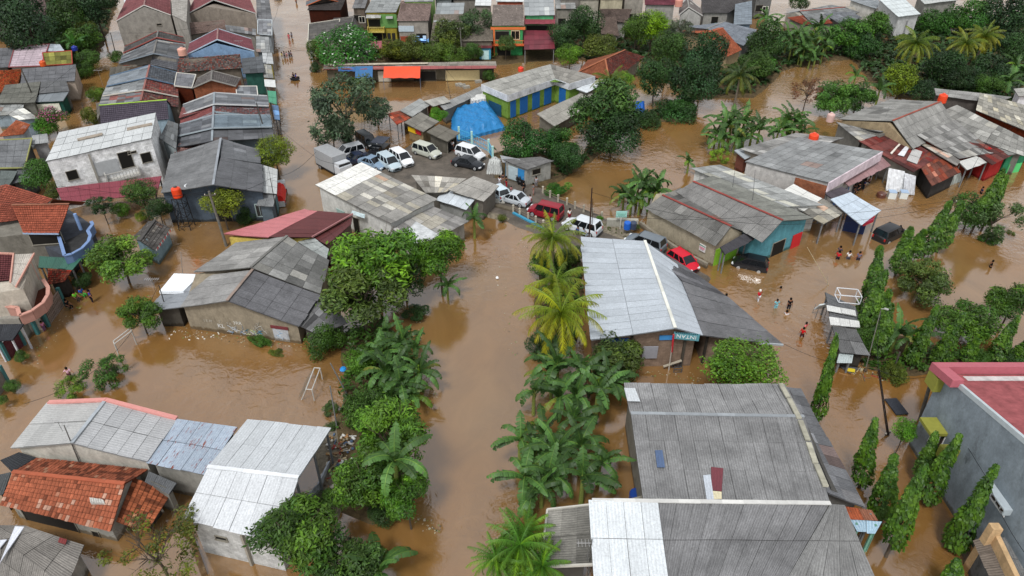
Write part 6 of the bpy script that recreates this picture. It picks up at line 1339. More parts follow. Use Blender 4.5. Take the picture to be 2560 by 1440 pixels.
# box truck
def place(root, front, rear, z):
    f, r_ = P(*front, z), P(*rear, z); root.location = (f + r_) / 2; root.rotation_euler = (0, 0, math.atan2(f.y - r_.y, f.x - r_.x))
def wheels(root, pts, r=.4):
    for x, y in pts:
        b = MB(); b.tube([(x, y-.13, r), (x, y+.13, r)], r, 14); w_ = b.build('wheel', M['rubber'], root, '191919'); b = MB(); b.tube([(x, y-.14, r), (x, y+.14, r)], r*.5, 10); b.build('rim', M['steel'], w_, 'a0a0a0')
t = empty('box_truck', (0,0,0), 'grey box truck standing in water behind the parked cars', 'truck', 'vehicles caught by the flood')
b = MB(); b.box(-2.9,1.5,-1.05,1.05,.75,2.9); b.build('cargo_box', M['plain'], t, '9a9c9e'); b = MB(); b.box(-2.95,1.5,-1.0,1.0,.5,.72); b.build('chassis', M['plain'], t, '2a2a2c')
b = MB(); b.obox((2.25,0,1.2), (.65,0,0), (0,.95,0), (0,0,.6)); b.obox((2.1,0,1.95), (.5,0,0), (0,.88,0), (0,0,.22)); b.build('cab', M['paint'], t, 'c4c8cc'); b = MB(); b.box(2.55,2.66,-.8,.8,1.55,2.1); b.build('windscreen', M['glass'], t, '14181b')
wheels(t, [(-2,-.9),(-2,.9),(2.1,-.9),(2.1,.9)]); place(t, (866,446), (812,416), -.15)
t = empty('cargo_truck', (0,0,0), 'small white truck with its load under a bright red tarpaulin', 'truck', 'vehicles caught by the flood')
b = MB(); b.box(-2.4,-2.2,-.95,.95,.35,1.0); b.box(-2.3,1.2,-.95,.95,.5,.85); b.build('cargo_bed', M['paint'], t, 'c9cccf'); b = MB(); b.box(1.3,2.4,-.9,.9,.4,1.7); b.build('cab', M['paint'], t, 'c9cccf')
b = MB(); rr = random.Random(4); n = 10
gr = [[Vector((-2.2 + 3.4*i/n, -1 + 2*j/n, .8 + 1.15*math.sin(math.pi*min(1,max(0,(j/n)*.98+.01)))**.35 * (1 if 0 < j < n else 0) + rr.uniform(-.06,.06))) for j in range(n+1)] for i in range(n+1)]
for i in range(n):
    for j in range(n): b.face([gr[i][j], gr[i+1][j], gr[i+1][j+1], gr[i][j+1]], None, (1,1,1), 0, True)
b.face([gr[0][j] for j in range(n+1)]); b.face([gr[n][j] for j in range(n, -1, -1)])
b.build('cargo_cover', M['cloth'], t, 'd02018'); wheels(t, [(-1.5,-.85),(-1.5,.85),(1.7,-.85),(1.7,.85)], .36); place(t, (700,478), (694,528), -.25)
t = empty('pickup_truck', (0,0,0), 'black pickup with a dark canopy over its bed beside the white minivan', 'truck', 'vehicles caught by the flood')
b = MB(); b.box(-2.3,-.1,-.85,.85,.5,1.0); b.box(-.1,1.2,-.85,.85,.45,1.1); b.box(1.2,2.3,-.82,.82,.45,.98); b.build('body', M['paint'], t, '1b1d22'); b = MB(); b.box(.0,1.0,-.72,.72,1.1,1.6); b.build('cab', M['glass'], t, '14171b')
b = MB(); b.box(-2.4,0,-.95,.95,1.85,1.93); b.build('canopy', M['cloth'], t, '3a3f4c')
for x in (-2.3,-.1):
    for y in (-.85,.85): b = MB(); b.box(x-.03,x+.03,y-.03,y+.03,1.0,1.85); b.build('canopy_post', M['steel'], t, '55575a')
wheels(t, [(-1.5,-.75),(-1.5,.75),(1.5,-.75),(1.5,.75)], .34); place(t, (932,402), (958,378), .1)
# motorbikes
def motorbike(label, x, y, az, colr, z=.35, group='motorbikes parked along the road'):
    p = P(x, y, z); t = empty('motorbike', p, label, 'motorbike', group, az)
    for X in (-.62,.62):
        b = MB(); b.tube([(X,-.05,.28),(X,.05,.28)], .28, 12); b.build('wheel', M['rubber'], t, '161616')
    b = MB(); b.tube([(-.55,0,.5),(-.1,0,.45),(.3,0,.45),(.55,0,.85)], [.1,.16,.1,.12], 7); b.obox((.5,0,.6), (.05,0,.1), (0,.16,0), (-.06,0,.2)); b.build('fairing', M['paint'], t, colr)
    b = MB(); b.tube([(-.7,0,.78),(-.3,0,.74),(.1,0,.7)], [.1,.14,.08], 7); b.build('seat', M['rubber'], t, '1b1b1b')
    b = MB(); b.tube([(.5,-.3,1.0),(.52,0,.98),(.5,.3,1.0)], .025, 5); b.tube([(.62,0,.28),(.5,0,.98)], .035, 5); b.build('handlebar', M['steel'], t, '333333'); return t
for i, (x, y, a, c) in enumerate(((1096,368,.4,'222222'),(1104,371,.5,'7a1a1a'),(1112,366,.6,'1d2f5a'),(1120,372,.4,'3a3a3a'),(1129,378,.9,'20242a'),(1088,364,.5,'5a5a5a'),(1292,456,1.9,'2a2a2e'),(1298,460,2.0,'4a4a4e'),(1304,463,2.1,'16181c'))):
    motorbike(('black motorbike under the workshop roof edge','dark red motorbike in the row at the workshop','blue motorbike in the row at the workshop','charcoal motorbike near the white minivan','motorbike standing apart by the blue gate','grey motorbike at the stall end of the row','dark motorbike beside the cream hut','grey motorbike in the trio at the cream hut','black motorbike nearest the bridge in the hut trio')[i], x, y, a, c)

# ================================================================ people
def skin_mesh(name, verts, edges, radii, root_i=0, sub=1):
    me = bpy.data.meshes.new(name); me.from_pydata(verts, edges, []); o = bpy.data.objects.new(name, me); col.objects.link(o)
    sk = o.modifiers.new('s', 'SKIN'); sk.use_smooth_shade = True
    for i, r in enumerate(radii): me.skin_vertices[0].data[i].radius = (r if isinstance(r, tuple) else (r, r)); me.skin_vertices[0].data[i].use_root = (i == root_i)
    sb = o.modifiers.new('b', 'SUBSURF'); sb.levels = sb.render_levels = sub
    dg = bpy.context.evaluated_depsgraph_get(); m2 = bpy.data.meshes.new_from_object(o.evaluated_get(dg)); m2.name = name
    bpy.data.objects.remove(o)
    a = m2.attributes.new('tint', 'FLOAT_COLOR', 'FACE'); a.data.foreach_set('color', [1.0] * 4 * len(m2.polygons)); return m2
def person_meshes(pose):
    """1.7 m figure facing +x, feet at z = 0"""
    hip, sh, neck, head = (0,0,.92), (0,0,1.38), (.01,0,1.47), (.03,0,1.60)
    ha = {'stand': ((.05,-.24,1.12),(.12,-.27,.88),(.05,.24,1.12),(.12,.27,.88)), 'walk': ((.12,-.25,1.12),(.3,-.24,.95),(-.12,.25,1.12),(-.18,.27,.88)),
          'wade': ((.08,-.36,1.2),(.2,-.52,1.05),(.08,.36,1.2),(.2,.52,1.08)), 'sit': ((.12,-.24,1.14),(.35,-.18,1.0),(.12,.24,1.14),(.35,.18,1.0)), 'raise': ((.1,-.3,1.2),(.2,-.4,1.0),(.15,.3,1.42),(.2,.28,1.68))}[pose]
    if pose == 'sit': legs = ((.42,-.13,.9),(.45,-.13,.45),(.42,.13,.9),(.45,.13,.45))
    elif pose == 'walk': legs = ((.16,-.09,.5),(.1,-.09,.06),(-.08,.09,.5),(-.24,.09,.08))
    else: legs = ((.03,-.11,.49),(0,-.12,.06),(.01,.11,.49),(0,.12,.06))
    V = [hip,(0,0,1.15),sh,neck,head,(.02,0,1.70),(0,-.17,1.40),ha[0],ha[1],(0,.17,1.40),ha[2],ha[3],(0,-.1,.9),legs[0],legs[1],(0,.1,.9),legs[2],legs[3]]
    for k in (14, 17): V.append((V[k][0]+.14, V[k][1], max(V[k][2]-.03, .03)))
    for k in (8, 11): V.append((V[k][0]+.05, V[k][1], V[k][2]-.09))
    E = [(0,1),(1,2),(2,3),(3,4),(4,5),(2,6),(6,7),(7,8),(2,9),(9,10),(10,11),(0,12),(12,13),(13,14),(0,15),(15,16),(16,17),(14,18),(17,19),(8,20),(11,21)]
    Rr = [.12,.11,.12,.055,.095,.07,.06,.042,.032,.06,.042,.032,.085,.06,.042,.085,.06,.042,.035,.035,.028,.028]
    body = skin_mesh('person', V, E, Rr)
    mid = lambda a, c, t: tuple(a[i] + (c[i]-a[i])*t for i in range(3))
    sv = [(0,0,.93),(0,0,1.15),(0,0,1.385),(0,-.17,1.40),mid((0,-.17,1.40),ha[0],.85),(0,.17,1.40),mid((0,.17,1.40),ha[2],.85)]
    shirt = skin_mesh('shirt', sv, [(0,1),(1,2),(2,3),(3,4),(2,5),(5,6)], [.145,.135,.14,.075,.06,.075,.06])
    tv = [(0,0,.94),(0,-.1,.88),legs[0],mid(legs[0],legs[1],.6),(0,.1,.88),legs[2],mid(legs[2],legs[3],.6)]
    tr = skin_mesh('trousers', tv, [(0,1),(1,2),(2,3),(0,4),(4,5),(5,6)], [.13,.10,.078,.062,.10,.078,.062])
    b = MB(); b.lathe((.0,0,1.60), [(.0,.155),(.07,.14),(.112,.08),(.12,.0),(.105,-.06),(.09,-.09)], 12); o = b.build('hair', M['fabric']); hair = o.data; bpy.data.objects.remove(o)
    for m, k in ((body,'skin'),(shirt,'fabric'),(tr,'fabric')): m.materials.append(M[k])
    return body, shirt, tr, hair
PM = {k: person_meshes(k) for k in ('stand','walk','wade','sit','raise')}
def person(label, x, y, shirt='808080', pants='2a2c34', pose='stand', az=None, z=-.45, sc=.97, hair='15110f', skin='8a5d44', group=None):
    """x, y: pixel where the figure meets the ground or water; z: level of its soles"""
    TI[0] += 1; p = P(x, y, max(z, 0)); p.z = z; az = random.Random(TI[0]).uniform(0, 6.28) if az is None else az
    b_, s_, t_, h_ = PM[pose]; root = bpy.data.objects.new('person', b_); col.objects.link(root); root.location = p; root.rotation_euler = (0, 0, az); root.scale = (sc,)*3; root.color = (*lin(skin), 1)
    tag(root, label, 'person', group)
    for n_, m, c in (('shirt', s_, shirt), ('trousers', t_, pants), ('hair', h_, hair)):
        o = bpy.data.objects.new(n_, m); col.objects.link(o); o.parent = root; o.color = (*lin(c), 1)
    return root
PG = 'people wading up the flooded street'
for q in (('person in a coral pink dress wading at the top of the flooded street',723,98,'d0606a','b05060','walk'),('person in a grey shirt beside the one in coral, street top',730,95,'8a93a0','3a3f4a','walk'),('person in a yellow and white top, left end of the street group',706,146,'d8cf80','c9c4b0','walk'),('person in grey in the street group, second from its left end',712,144,'77757c','2f3038','stand'),
          ('person in pink in the middle of the street group',718,145,'d490a0','9a6070','stand'),('person in dark grey-blue in the street group, beside the pink one',724,143,'6a7080','2f3038','stand'),('person in dull mauve at the right end of the street group',729,142,'8a7f8c','3a3540','walk'),('person in black at the street wall beside the yellow sign',684,100,'1b1b1d','1b1b1d','stand'),('person in brown far up the flooded street at the top edge',741,8,'8a5f50','5a4038','walk')):
    person(q[0], q[1], q[2], q[3], q[4], q[5], group=PG)
cart = empty('handcart', P(738,200), 'dark handcart half under water in the street', 'cart')
b = MB(); b.box(-.7,.7,-.45,.45,.1,.18); [b.box(-.7,.7,s-.03,s+.03,.1,.5) for s in (-.45,.45)]; b.build('tray', M['wood'], cart, '2a2a2e', ); b = MB(); b.tube([(-.7,-.4,.4),(-1.3,-.3,.8),(-1.3,.3,.8),(-.7,.4,.4)], .03, 5); b.build('handle', M['steel'], cart, '44464a')
for y_ in (-.5,.5): b = MB(); b.tube([(0,y_-.04,0),(0,y_+.04,0)], .3, 12); b.build('wheel', M['rubber'], cart, '1a1a1a')
person('person in a dark blue jacket behind the handcart', 735, 198, '1c2740', '15181f', 'walk'); person('person in bright blue leaning on the handcart', 741, 200, '1c44b0', '1b2234', 'raise')
person('person in a purple shirt stepping along the flooded lane, left', 232, 756, '4a3f8f', '1d1d2a', 'raise', .4, -.15)
person('seated person in blue and green by the pink villa gate', 207, 742, '2a55b0', '2f9a3f', 'sit', -.3, -.5); person('seated person in a lime vest on the gate step', 192, 752, '7ad040', '2a2a2e', 'sit', -.4, -.5); person('person in black stretched out on the step by the gate pillar', 172, 772, '17171b', '1b1b20', 'sit', -.2, -.5)
person('person in white sitting at the villa front fence', 118, 808, 'd8d8d4', '2a2a30', 'stand', -.5, -.1); person('child in pink leaning over the villa fence', 113, 828, 'c07a9a', '6a4a6a', 'stand', -.5, -.1, .75)
person('child in a checked pink shirt wading near the drooping tree', 175, 942, 'c9a0b0', '4a2a34', 'wade', -1.2, -.4, .85)
person('person in white with a grey wrap standing on the road by the hut', 1249, 470, 'd0d0d4', '8a8a90', 'stand', None, .35); person('person in a dark top on the road by the rubble sacks', 1257, 461, '4a4248', '8a6a5a', 'stand', None, .35, .9); person('person in a white and black top with red shorts on the road', 1266, 470, '2a2a2e', 'b02030', 'stand', None, .35, .95); person('small child in pink on the road below the red-shorted one', 1278, 484, 'c98a90', '8a5a5a', 'stand', None, .35, .6)
person('person in black beside the motorbikes at the hut', 1309, 486, '17181c', '22242a', 'stand', None, .35, 1.02); person('person in grey with pinkish legs by the first bridge post', 1333, 488, '7a7a7e', 'a8807a', 'stand', None, .35); person('person in a pale grey shirt at the hut steps', 1340, 470, '9a9aa0', '77757a', 'stand', None, .35, .95); person('child in a white top between silver saloon and red wagon', 1325, 512, 'd8cfd4', 'b07a80', 'stand', None, .35, .8)
person('person in a white top and dark red skirt walking on the bridge road', 1423, 552, 'e0ddd8', '7a1a2a', 'walk', None, .35, .95)
person('person in denim blue sitting behind the white roof hall', 1443, 596, '3a5a8a', '2a3a5a', 'sit', None, .0); person('person in red-brown sitting beside the denim blue one', 1437, 586, '6a2a2a', '2a2a30', 'sit', None, .0); person('person in pale blue sitting at the end of the low wall', 1457, 600, 'a8b8c8', '8a98a8', 'sit', None, .0)
for q in (('person in black at the workshop among the motorbikes',1095,360,'1d1d22','2a2a30'),('person in red at the workshop doorway',1108,358,'8a2020','2a2030'),('person in blue beside the workshop motorbikes',1122,364,'1f4a8a','20242c'),('person in white at the yard gate',1132,372,'c9c9cc','3a3a40')): person(q[0], q[1], q[2]+6, q[3], q[4], 'stand', None, .35)
person('person in a blue shirt standing in water by the black pickup', 877, 374, '1f3f8a', '1a1f2c', 'stand', None, -.2)
person('person in a red top with a dark cap wading, left of three', 2094, 648, 'd02030', '2a2030', 'walk', 3.6, -.6); person('person in grey-black right behind the red one in the flood', 2097, 636, '4a4a58', '2a2a34', 'walk', 3.6, -.6); person('person in a white shirt wading, middle of three', 2120, 648, 'e4e4e4', '4a4a54', 'walk', 3.8, -.6); person('person in a striped purple top wading, right of three', 2145, 650, '6a6a84', '2c2c3a', 'walk', 3.8, -.6)
person('person in dark blue wading near the tallest mast tree', 2452, 484, '1d2a4a', '15181f', 'walk', None, -.7); person('person in black bending over the water, far right', 2476, 668, '121214', '121214', 'raise', 2.6, -.8); person('person in red behind the half-sunken jeep', 2245, 586, 'c03038', '2a2a2e', 'stand', None, -.5)
person('person in a red vest with a white hood wading past the annex', 1895, 752, 'c02030', 'd0d0d4', 'walk', -1.3, -.3, .95, 'e4e2dc'); person('child in a light blue dress wading, near the stalls', 1939, 770, '7ab8c4', '7ab8c4', 'wade', None, -.4, .85); person('person in a black tee wading with a board', 1971, 772, '121216', '1a1a20', 'stand', -1.6, -.35, .95)
person('child in white with only head and shoulders out of the water', 1966, 786, 'd8d4d4', '6a6a70', 'stand', None, -1.15, .95); person('child in pink swimming with arms out', 2015, 814, 'e0707a', '6a4a50', 'wade', None, -1.15, .9); person('person in a bright red shirt wading near the annex corner', 2004, 842, 'c81820', '4a2020', 'walk', None, -.45, .9)
person('head of a swimmer beyond the annex roof', 1952, 722, '3a2a24', '2a2a2a', 'stand', None, -1.35, .95); person('swimmer head at the annex roof edge, left', 1801, 742, '2a2a2e', '2a2a2a', 'stand', None, -1.2); person('swimmer head at the annex roof edge, right', 1815, 744, '2a2a2e', '2a2a2a', 'stand', None, -1.2)
person('person in black under the mauve awning by the blue wall', 2142, 486, '1a1a1e', '2a2a30', 'sit', None, .1); person('person in brown sitting under the mauve awning', 2168, 470, '6a3a34', '2a2a30', 'sit', None, .1); person('person in navy under the mauve awning', 2156, 478, '22305a', '20242c', 'stand', None, .0); person('person in a black tee at the left end of the mauve awning', 2130, 490, '26262a', '4a4a50', 'stand', None, .0)
# ================================================================ street furniture and small things
def pole(label, xb, yb, xt, yt, r=.12, colr='77736c', arms=(), mat='concrete', lamp=False, cat='pole', name='utility_pole', group=None, zb=0):
    p = P(xb, yb, zb); h = HT(yb, yt, zb); top = P(xt, yt, h); top.y = p.y + (top.y - p.y); d = top - p
    root = empty(name, p, label, cat, group); b = MB(); b.tube([Vector((0,0,0)) - d.normalized() * .8, d], [r, r * .65], 8); b.build('shaft', M[mat], root, colr)
    for (t, w_, az) in arms:
        b = MB(); c = d * t; v = Vector((math.cos(az), math.sin(az), 0)) * w_ / 2; b.beam(c - v, c + v, .09); b.build('crossarm', M['wood'], root, '55504a')
        for s in (-1, 0, 1): b2 = MB(); b2.lathe(c + v * s * .85 + Z3 * .05, [(.02,0),(.05,.03),(.05,.12),(.0,.16)], 8); b2.build('insulator', M['plastic'], root, 'c9c4b8')
    if lamp: b = MB(); b.tube([d, d + Vector((.3,-.2,.12))], .03, 5); b.obox(d + Vector((.3,-.2,.12)), (.14,-.08,0), (.04,.07,0), (0,0,.04)); b.build('lamp_head', M['plastic'], root, 'a8a8a4')
    return p + d
PO = {}
PO['a'] = pole('weathered concrete pole leaning over the maroon and pink roofs', 566, 615, 522, 478, .17, '6f6b64', [(.93,1.2,.2)])
PO['b'] = pole('slim dark steel pole in the flooded street before the white annex', 697, 560, 676, 446, .06, '2e2c2a', mat='steel')
PO['c'] = pole('rust-brown steel pole rising behind the white roof hall', 1473, 596, 1480, 470, .10, '4a3228', mat='steel', zb=.3); pole('thin rust-brown pipe right beside the rust-brown pole', 1479, 596, 1482, 497, .05, '5a4034', mat='steel', zb=.3)
PO['d'] = pole('dark pole with a short bracket in the flood beside the yellowing shrub', 2220, 1087, 2197, 925, .11, '2c2422', [(.02,.6,.5)], mat='steel')
PO['e'] = pole('thick concrete pole at the grey terrace wall', 2300, 1050, 2331, 940, .17, '66635c', [(.93,1.0,1.0),(.82,.9,1.0)]); PO['f'] = pole('leaning dark pole among the mast trees', 2350, 580, 2386, 500, .12, '3a2f2a', [(.92,1.1,.4)])
PO['g'] = pole('white-headed thin lamp pole beside the stalls', 2165, 918, 2203, 772, .05, '8f8f88', mat='steel', lamp=True); pole('tall pale green antenna pole among the mast trees', 2252, 900, 2292, 815, .05, 'a9b8a4', mat='steel'); PO['h'] = pole('grey stub pole in the debris below the antenna pole', 2232, 930, 2250, 880, .09, '4f4b46')
PO['i'] = pole('bare steel pipe beside the lower goal, nearer the thicket', 870, 990, 826, 908, .07, '8f9296', mat='steel'); pole('bare steel pipe rising by the lower white hall', 843, 1072, 825, 965, .07, '9a9da0', mat='steel')
pole('pole with a bird-like top bracket over the pale roof, lower left', 196, 1150, 160, 1063, .05, '6f6f6c', mat='steel', zb=2.4); PO['j'] = pole('slender pole at the graffiti wall corner', 425, 805, 397, 712, .06, '4a4642', mat='steel')
PO['k'] = pole('grey pole in front of the brown tiled street house', 1156, 152, 1150, 68, .14, '77746c', [(.95,1.2,.2)]); PO['l'] = pole('thin dark pole behind the blue tarp', 1129, 258, 1112, 170, .05, '5a5854', mat='steel'); pole('leaning grey pole on the left street terrace', 662, 330, 641, 258, .12, '55534f', zb=3); pole('leaning pole over the dark grey roof, left', 80, 235, 52, 170, .12, '4f4d48', zb=3)
PO['m'] = pole('long bent bamboo pole in the flood beside the wading trio', 2072, 712, 2018, 618, .04, 'b8a888', mat='wood'); pole('short stake standing where the bamboo pole ends', 2066, 740, 2070, 690, .03, 'a8a090', mat='wood')
pole('red and white striped flagpole against the brick hall', 1672, 925, 1684, 836, .07, 'c9c4bc', mat='steel'); b = MB(); p_ = P(1672,925); hh = HT(925,836); b.tube([Vector((p_.x,p_.y,hh*.52)), Vector((P(1684,836,hh).x,p_.y,hh*1.0))], .085, 8); o = b.build('red_band', M['plain'], None, 'b02830')
fp = [x for x in bpy.data.objects if x.get('label') == 'red and white striped flagpole against the brick hall'][0]; o.parent = fp; o.location = -fp.location
pole('old utility pole beside the upper alley', 288, 130, 276, 82, .1, '4a4540'); pole('second pole in the upper alley, near the shrubs', 215, 292, 204, 256, .08, '4a4540'); pole('green slanted canopy prop in the flood, lower right', 2165, 1378, 2190, 1325, .06, '6b9a86', mat='steel'); pole('grey plank pole leaning out of the mast trees', 2192, 1285, 2232, 1218, .07, '8a8a84', mat='wood'); pole('thin antenna mast beside the white roof panel', 1472, 1425, 1480, 1348, .05, '5a5a58', mat='steel', zb=3)
pole('roof antenna pole on the flat white-walled grey roof', 1880, 520, 1888, 425, .03, '55565a', mat='steel', zb=3.2); pole('second roof antenna pole nearer the big flat roof', 1830, 480, 1838, 420, .03, '55565a', mat='steel', zb=3.2); pole('antenna mast above the pale tin corner of the graffiti house', 457, 690, 452, 630, .03, '9a9a9a', mat='steel', zb=1)
def wire(label, pts, sag=.6, r=.018):
    b = MB(); 
    for a, q in zip(pts, pts[1:]):
        n = 12; b.tube([a.lerp(q, i/n) - Z3 * sag * math.sin(math.pi * i/n) for i in range(n+1)], r, 4)
    o = b.build('overhead_wire', M['rubber'], None, '1d1d1f'); tag(o, label, 'wire', 'overhead wires'); return o
W_ = lambda x, y, z: P(x, y, z)
wire('wire from the maroon roof pole towards the left villas', [PO['a'], W_(0,505,7)], .8); wire('lower wire crossing the maroon awning', [PO['a'] - Z3*.4, W_(150,465,6), W_(-40,520,6)], .5)
wire('wire from the maroon roof pole over the street to the fig tree', [PO['a'], PO['b'], W_(790,380,6)], .7); wire('upper wire over the twin gables from the rust-brown pole', [PO['c'], W_(1480,535,6.4), W_(1920,540,6.5), PO['f']], .5); wire('lower wire over the twin gables', [PO['c'] - Z3*.5, W_(1920,562,6), PO['f'] - Z3*.5], .7)
wire('wire from mast tree pole to the far right edge', [PO['f'], W_(2600,450,6)], .6); wire('wire crossing the flooded field by the grey wall', [PO['d'], PO['e']], .5); wire('wire from the dark bracket pole to the hall verge', [PO['d'], W_(1960,860,5)], .5); wire('wire along the grey terrace wall', [PO['e'], W_(2470,1200,5.5), W_(2560,1380,6)], .3)
wire('wire over the pitch from the graffiti corner pole', [PO['j'], W_(270,900,5), W_(60,1010,5)], .5); wire('wire over the top of the market stalls', [PO['k'], PO['l'], W_(1240,300,5)], .4); wire('wire across the flooded street at the top', [W_(690,108,6), W_(775,128,6), PO['k']], .4)
# goals
def goal(label, A, B, hgt, back, colr='b8b6b0'):
    a, q = P(*A), P(*B); root = empty('goal_frame', (a+q)/2, label, 'goal', 'football goals standing in the flood'); o = root.location
    n = Vector(back).normalized() if len(back) == 3 else Vector((*back, 0)); dpt = 1.0; b = MB()
    for p in (a, q): b.tube([p - Z3*.9, p + Z3*hgt], .045, 7)
    b.tube([a + Z3*hgt, q + Z3*hgt], .045, 7); b.build('goal_mouth', M['plain'], root, colr, o); b = MB()
    for p in (a, q): b.tube([p + Z3*hgt, p + Z3*(hgt) + n*dpt*.5, p + n*dpt*1.5 - Z3*.9], .045, 6)
    b.tube([a + Z3*hgt + n*dpt*.5, q + Z3*hgt + n*dpt*.5], .05, 6); b.build('rear_frame', M['plain'], root, colr, o)
    b = MB()
    for i in range(13):
        t = i/12; s_ = a.lerp(q, t); b.tube([s_ + Z3*hgt + n*dpt*.5, s_ + n*dpt*1.5 - Z3*.2], .007, 3, cap=False)
    for j in range(1, 7):
        t = j/7; b.tube([a + Z3*hgt*(1-t) + n*dpt*(.5+t), q + Z3*hgt*(1-t) + n*dpt*(.5+t)], .007, 3, cap=False)
    b.build('net', M['fabric'], root, '6a6a62', o)
goal('white goal frame standing in the water beside the dark round tree', (300,895), (342,862), HT(895,860), Vector((-.55,.85,0))); goal('smaller white goal frame near the right end of the flooded pitch', (786,1002), (806,948), HT(1002,974), Vector((-.9,.1,0)))
# water tanks
def tank(label, x, y, z, colr='d8421c', r=.55, h=1.15, stand=0):
    p = P(x, y, z); root = empty('water_tank', p, label, 'water tank', 'rooftop water tanks'); b = MB()
    b.lathe((0,0,0), [(0,0),(r*.96,0),(r,.08),(r*.98,h*.25),(r,h*.3),(r*.98,h*.5),(r,h*.55),(r*.98,h*.78),(r*.9,h*.86),(r*.45,h*.95),(0,h*.95)], 18); b.build('tank_body', M['plastic'], root, colr)
    b = MB(); b.lathe((0,0,h*.93), [(0,0),(r*.36,0),(r*.36,.1),(r*.3,.14),(0,.14)], 12); b.build('lid', M['plastic'], root, '33302e' if stand else colr)
    if stand:
        b = MB(); cs = [(-.5,-.5),(.5,-.5),(.5,.5),(-.5,.5)]
        for (u, v) in cs: b.beam((u*1.1,v*1.1,0), (u*1.35,v*1.35,-stand), .07)
        for k in range(4):
            f0, f1 = -stand*k/4, -stand*(k+1)/4
            for (u, v), (u2, v2) in zip(cs, cs[1:]+cs[:1]): s0, s1 = 1.1+.25*k/4, 1.1+.25*(k+1)/4; b.beam((u*s0,v*s0,f0), (u2*s1,v2*s1,f1), .04); b.beam((u*s1,v*s1,f1), (u2*s1,v2*s1,f1), .04)
        b.box(-.6,.6,-.6,.6,-.06,0); b.build('tower', M['steel'], root, '2c2c2e')
    return root
tank('orange water tank on a lattice tower before the dark grey house', 445, 492, 4.0, stand=4.6, r=.52, h=1.25); tank('orange water tank behind the wide flat grey roof', 2031, 356, 4.0, r=.62, h=1.3); tank('orange water tank at the red ridge of the large gabled roof', 2353, 256, 5.0, r=.6, h=1.3)
tank('small orange tank beside the moss-covered roof', 109, 165, 3.8, 'c8521c', .5, .9); tank('pale pink water tank beside the light blue gable', 458, 138, 5.0, 'cf9a88', .75, 1.3); tank('pink water tank at the top, beside the maroon tiles', 1696, 16, 5.6, 'c98a7a', .8, 1.6); tank('small orange-red tank beside the flat grey shop roof', 1302, 178, 1.0, 'd8402c', .5, .8); tank('pale pink drum among the banana plants and shack roofs', 2074, 304, 2.6, 'c9a8a0', .55, 1.3); tank('blue tank in the trees left of the moss roof', 188, 126, 3.4, '1c2f8a', .5, .8)
# satellite dishes
for lab, (x, y) in (('satellite dish nearer the orange tank on the dark grey house', (474,466)), ('satellite dish nearer the ridge of the dark grey house', (505,453))):
    p = P(x, y, 4.6); root = empty('satellite_dish', p, lab, 'satellite dish', 'satellite dishes'); b = MB(); b.lathe((0,0,0), [(0,0),(.3,.04),(.55,.14),(.56,.16),(.3,.06),(0,.02)], 20); o = b.build('dish', M['plastic'], root, 'd8dadc'); b = MB(); b.tube([(0,0,-.7),(0,0,0)], .04, 6); b.tube([(.4,0,.12),(0,0,.5)], .015, 4); b.build('mount', M['steel'], root, '6a6a6a')
# bridge railings
def railing(label, pts, z, colr='a8a192', blue=False):
    ps = [P(*q, z) for q in pts]; root = empty('bridge_railing', ps[0], label, 'railing'); o = root.location
    for p in ps:
        b = MB(); b.box(p.x-.11,p.x+.11,p.y-.11,p.y+.11,z-.1,z+.75); b.lathe((p.x,p.y,z+.75), [(.15,0),(.15,.06),(0,.16)], 8); b.build('railing_post', M['concrete'], root, colr, o)
    b = MB()
    for hgt in (.3,.58):
        for a, q in zip(ps, ps[1:]): b.tube([a + Z3*hgt, q + Z3*hgt], .03, 5)
    b.build('rail', M['steel'], root, '8a7a6a', o)
    if blue:
        b = MB()
        for a, q in zip(ps, ps[1:]): b.beam(a - Z3*.1 + Vector((0,-.3,0)), q - Z3*.1 + Vector((0,-.3,0)), .3, .3)
        b.build('pipe', M['plain'], root, '3f8fb0', o)
    return root
railing('far bridge railing of white concrete posts beside the river', [(1357,481),(1375,492),(1395,502),(1417,510),(1437,519),(1459,528),(1480,536),(1504,545)], .45)
railing('near bridge railing with a blue pipe below it', [(1283,528),(1299,536),(1320,547),(1339,556),(1358,566)], .5, blue=True)
def wallseg(label, pts, z, hgt, wd=.2, colr='9a948a', cat='wall', name='low_wall', mat='plaster'):
    ps = [P(*q, z) for q in pts]; root = empty(name, ps[0], label, cat); b = MB()
    for a, q in zip(ps, ps[1:]):
        d = (q-a)/2; n = Vector((-d.y,d.x,0)).normalized()*wd/2; b.obox((a+q)/2 + Z3*(hgt/2-.4), d, n, Z3*(hgt/2+.4))
    b.build('wall', M[mat], root, colr, root.location); return root
wallseg('stained concrete parapet under the notice board', [(1516,564),(1594,566)], .4, .9, .5, 'a9a79c'); wallseg('stone abutment wall at the near end of the bridge', [(1212,512),(1240,520),(1284,532)], .1, .5, .6, '6a6254'); wallseg('white retaining post wall at the bridge corner', [(1210,505),(1262,508)], .35, .5, .15, 'cfcdc4')
wallseg('white flooded yard wall in front of the market stalls at the street', [(770,118),(778,152)], 0, 1.8, .15, 'b9b4a4'); wallseg('grey channel-side plinth behind the white hall', [(478,1345),(512,1440)], 0, .25, .35, '9a8468'); wallseg('low broken wall at the foot of the concrete house', [(1600,560),(1640,590),(1700,630),(1768,665)], .3, .35, .3, '8f887a')
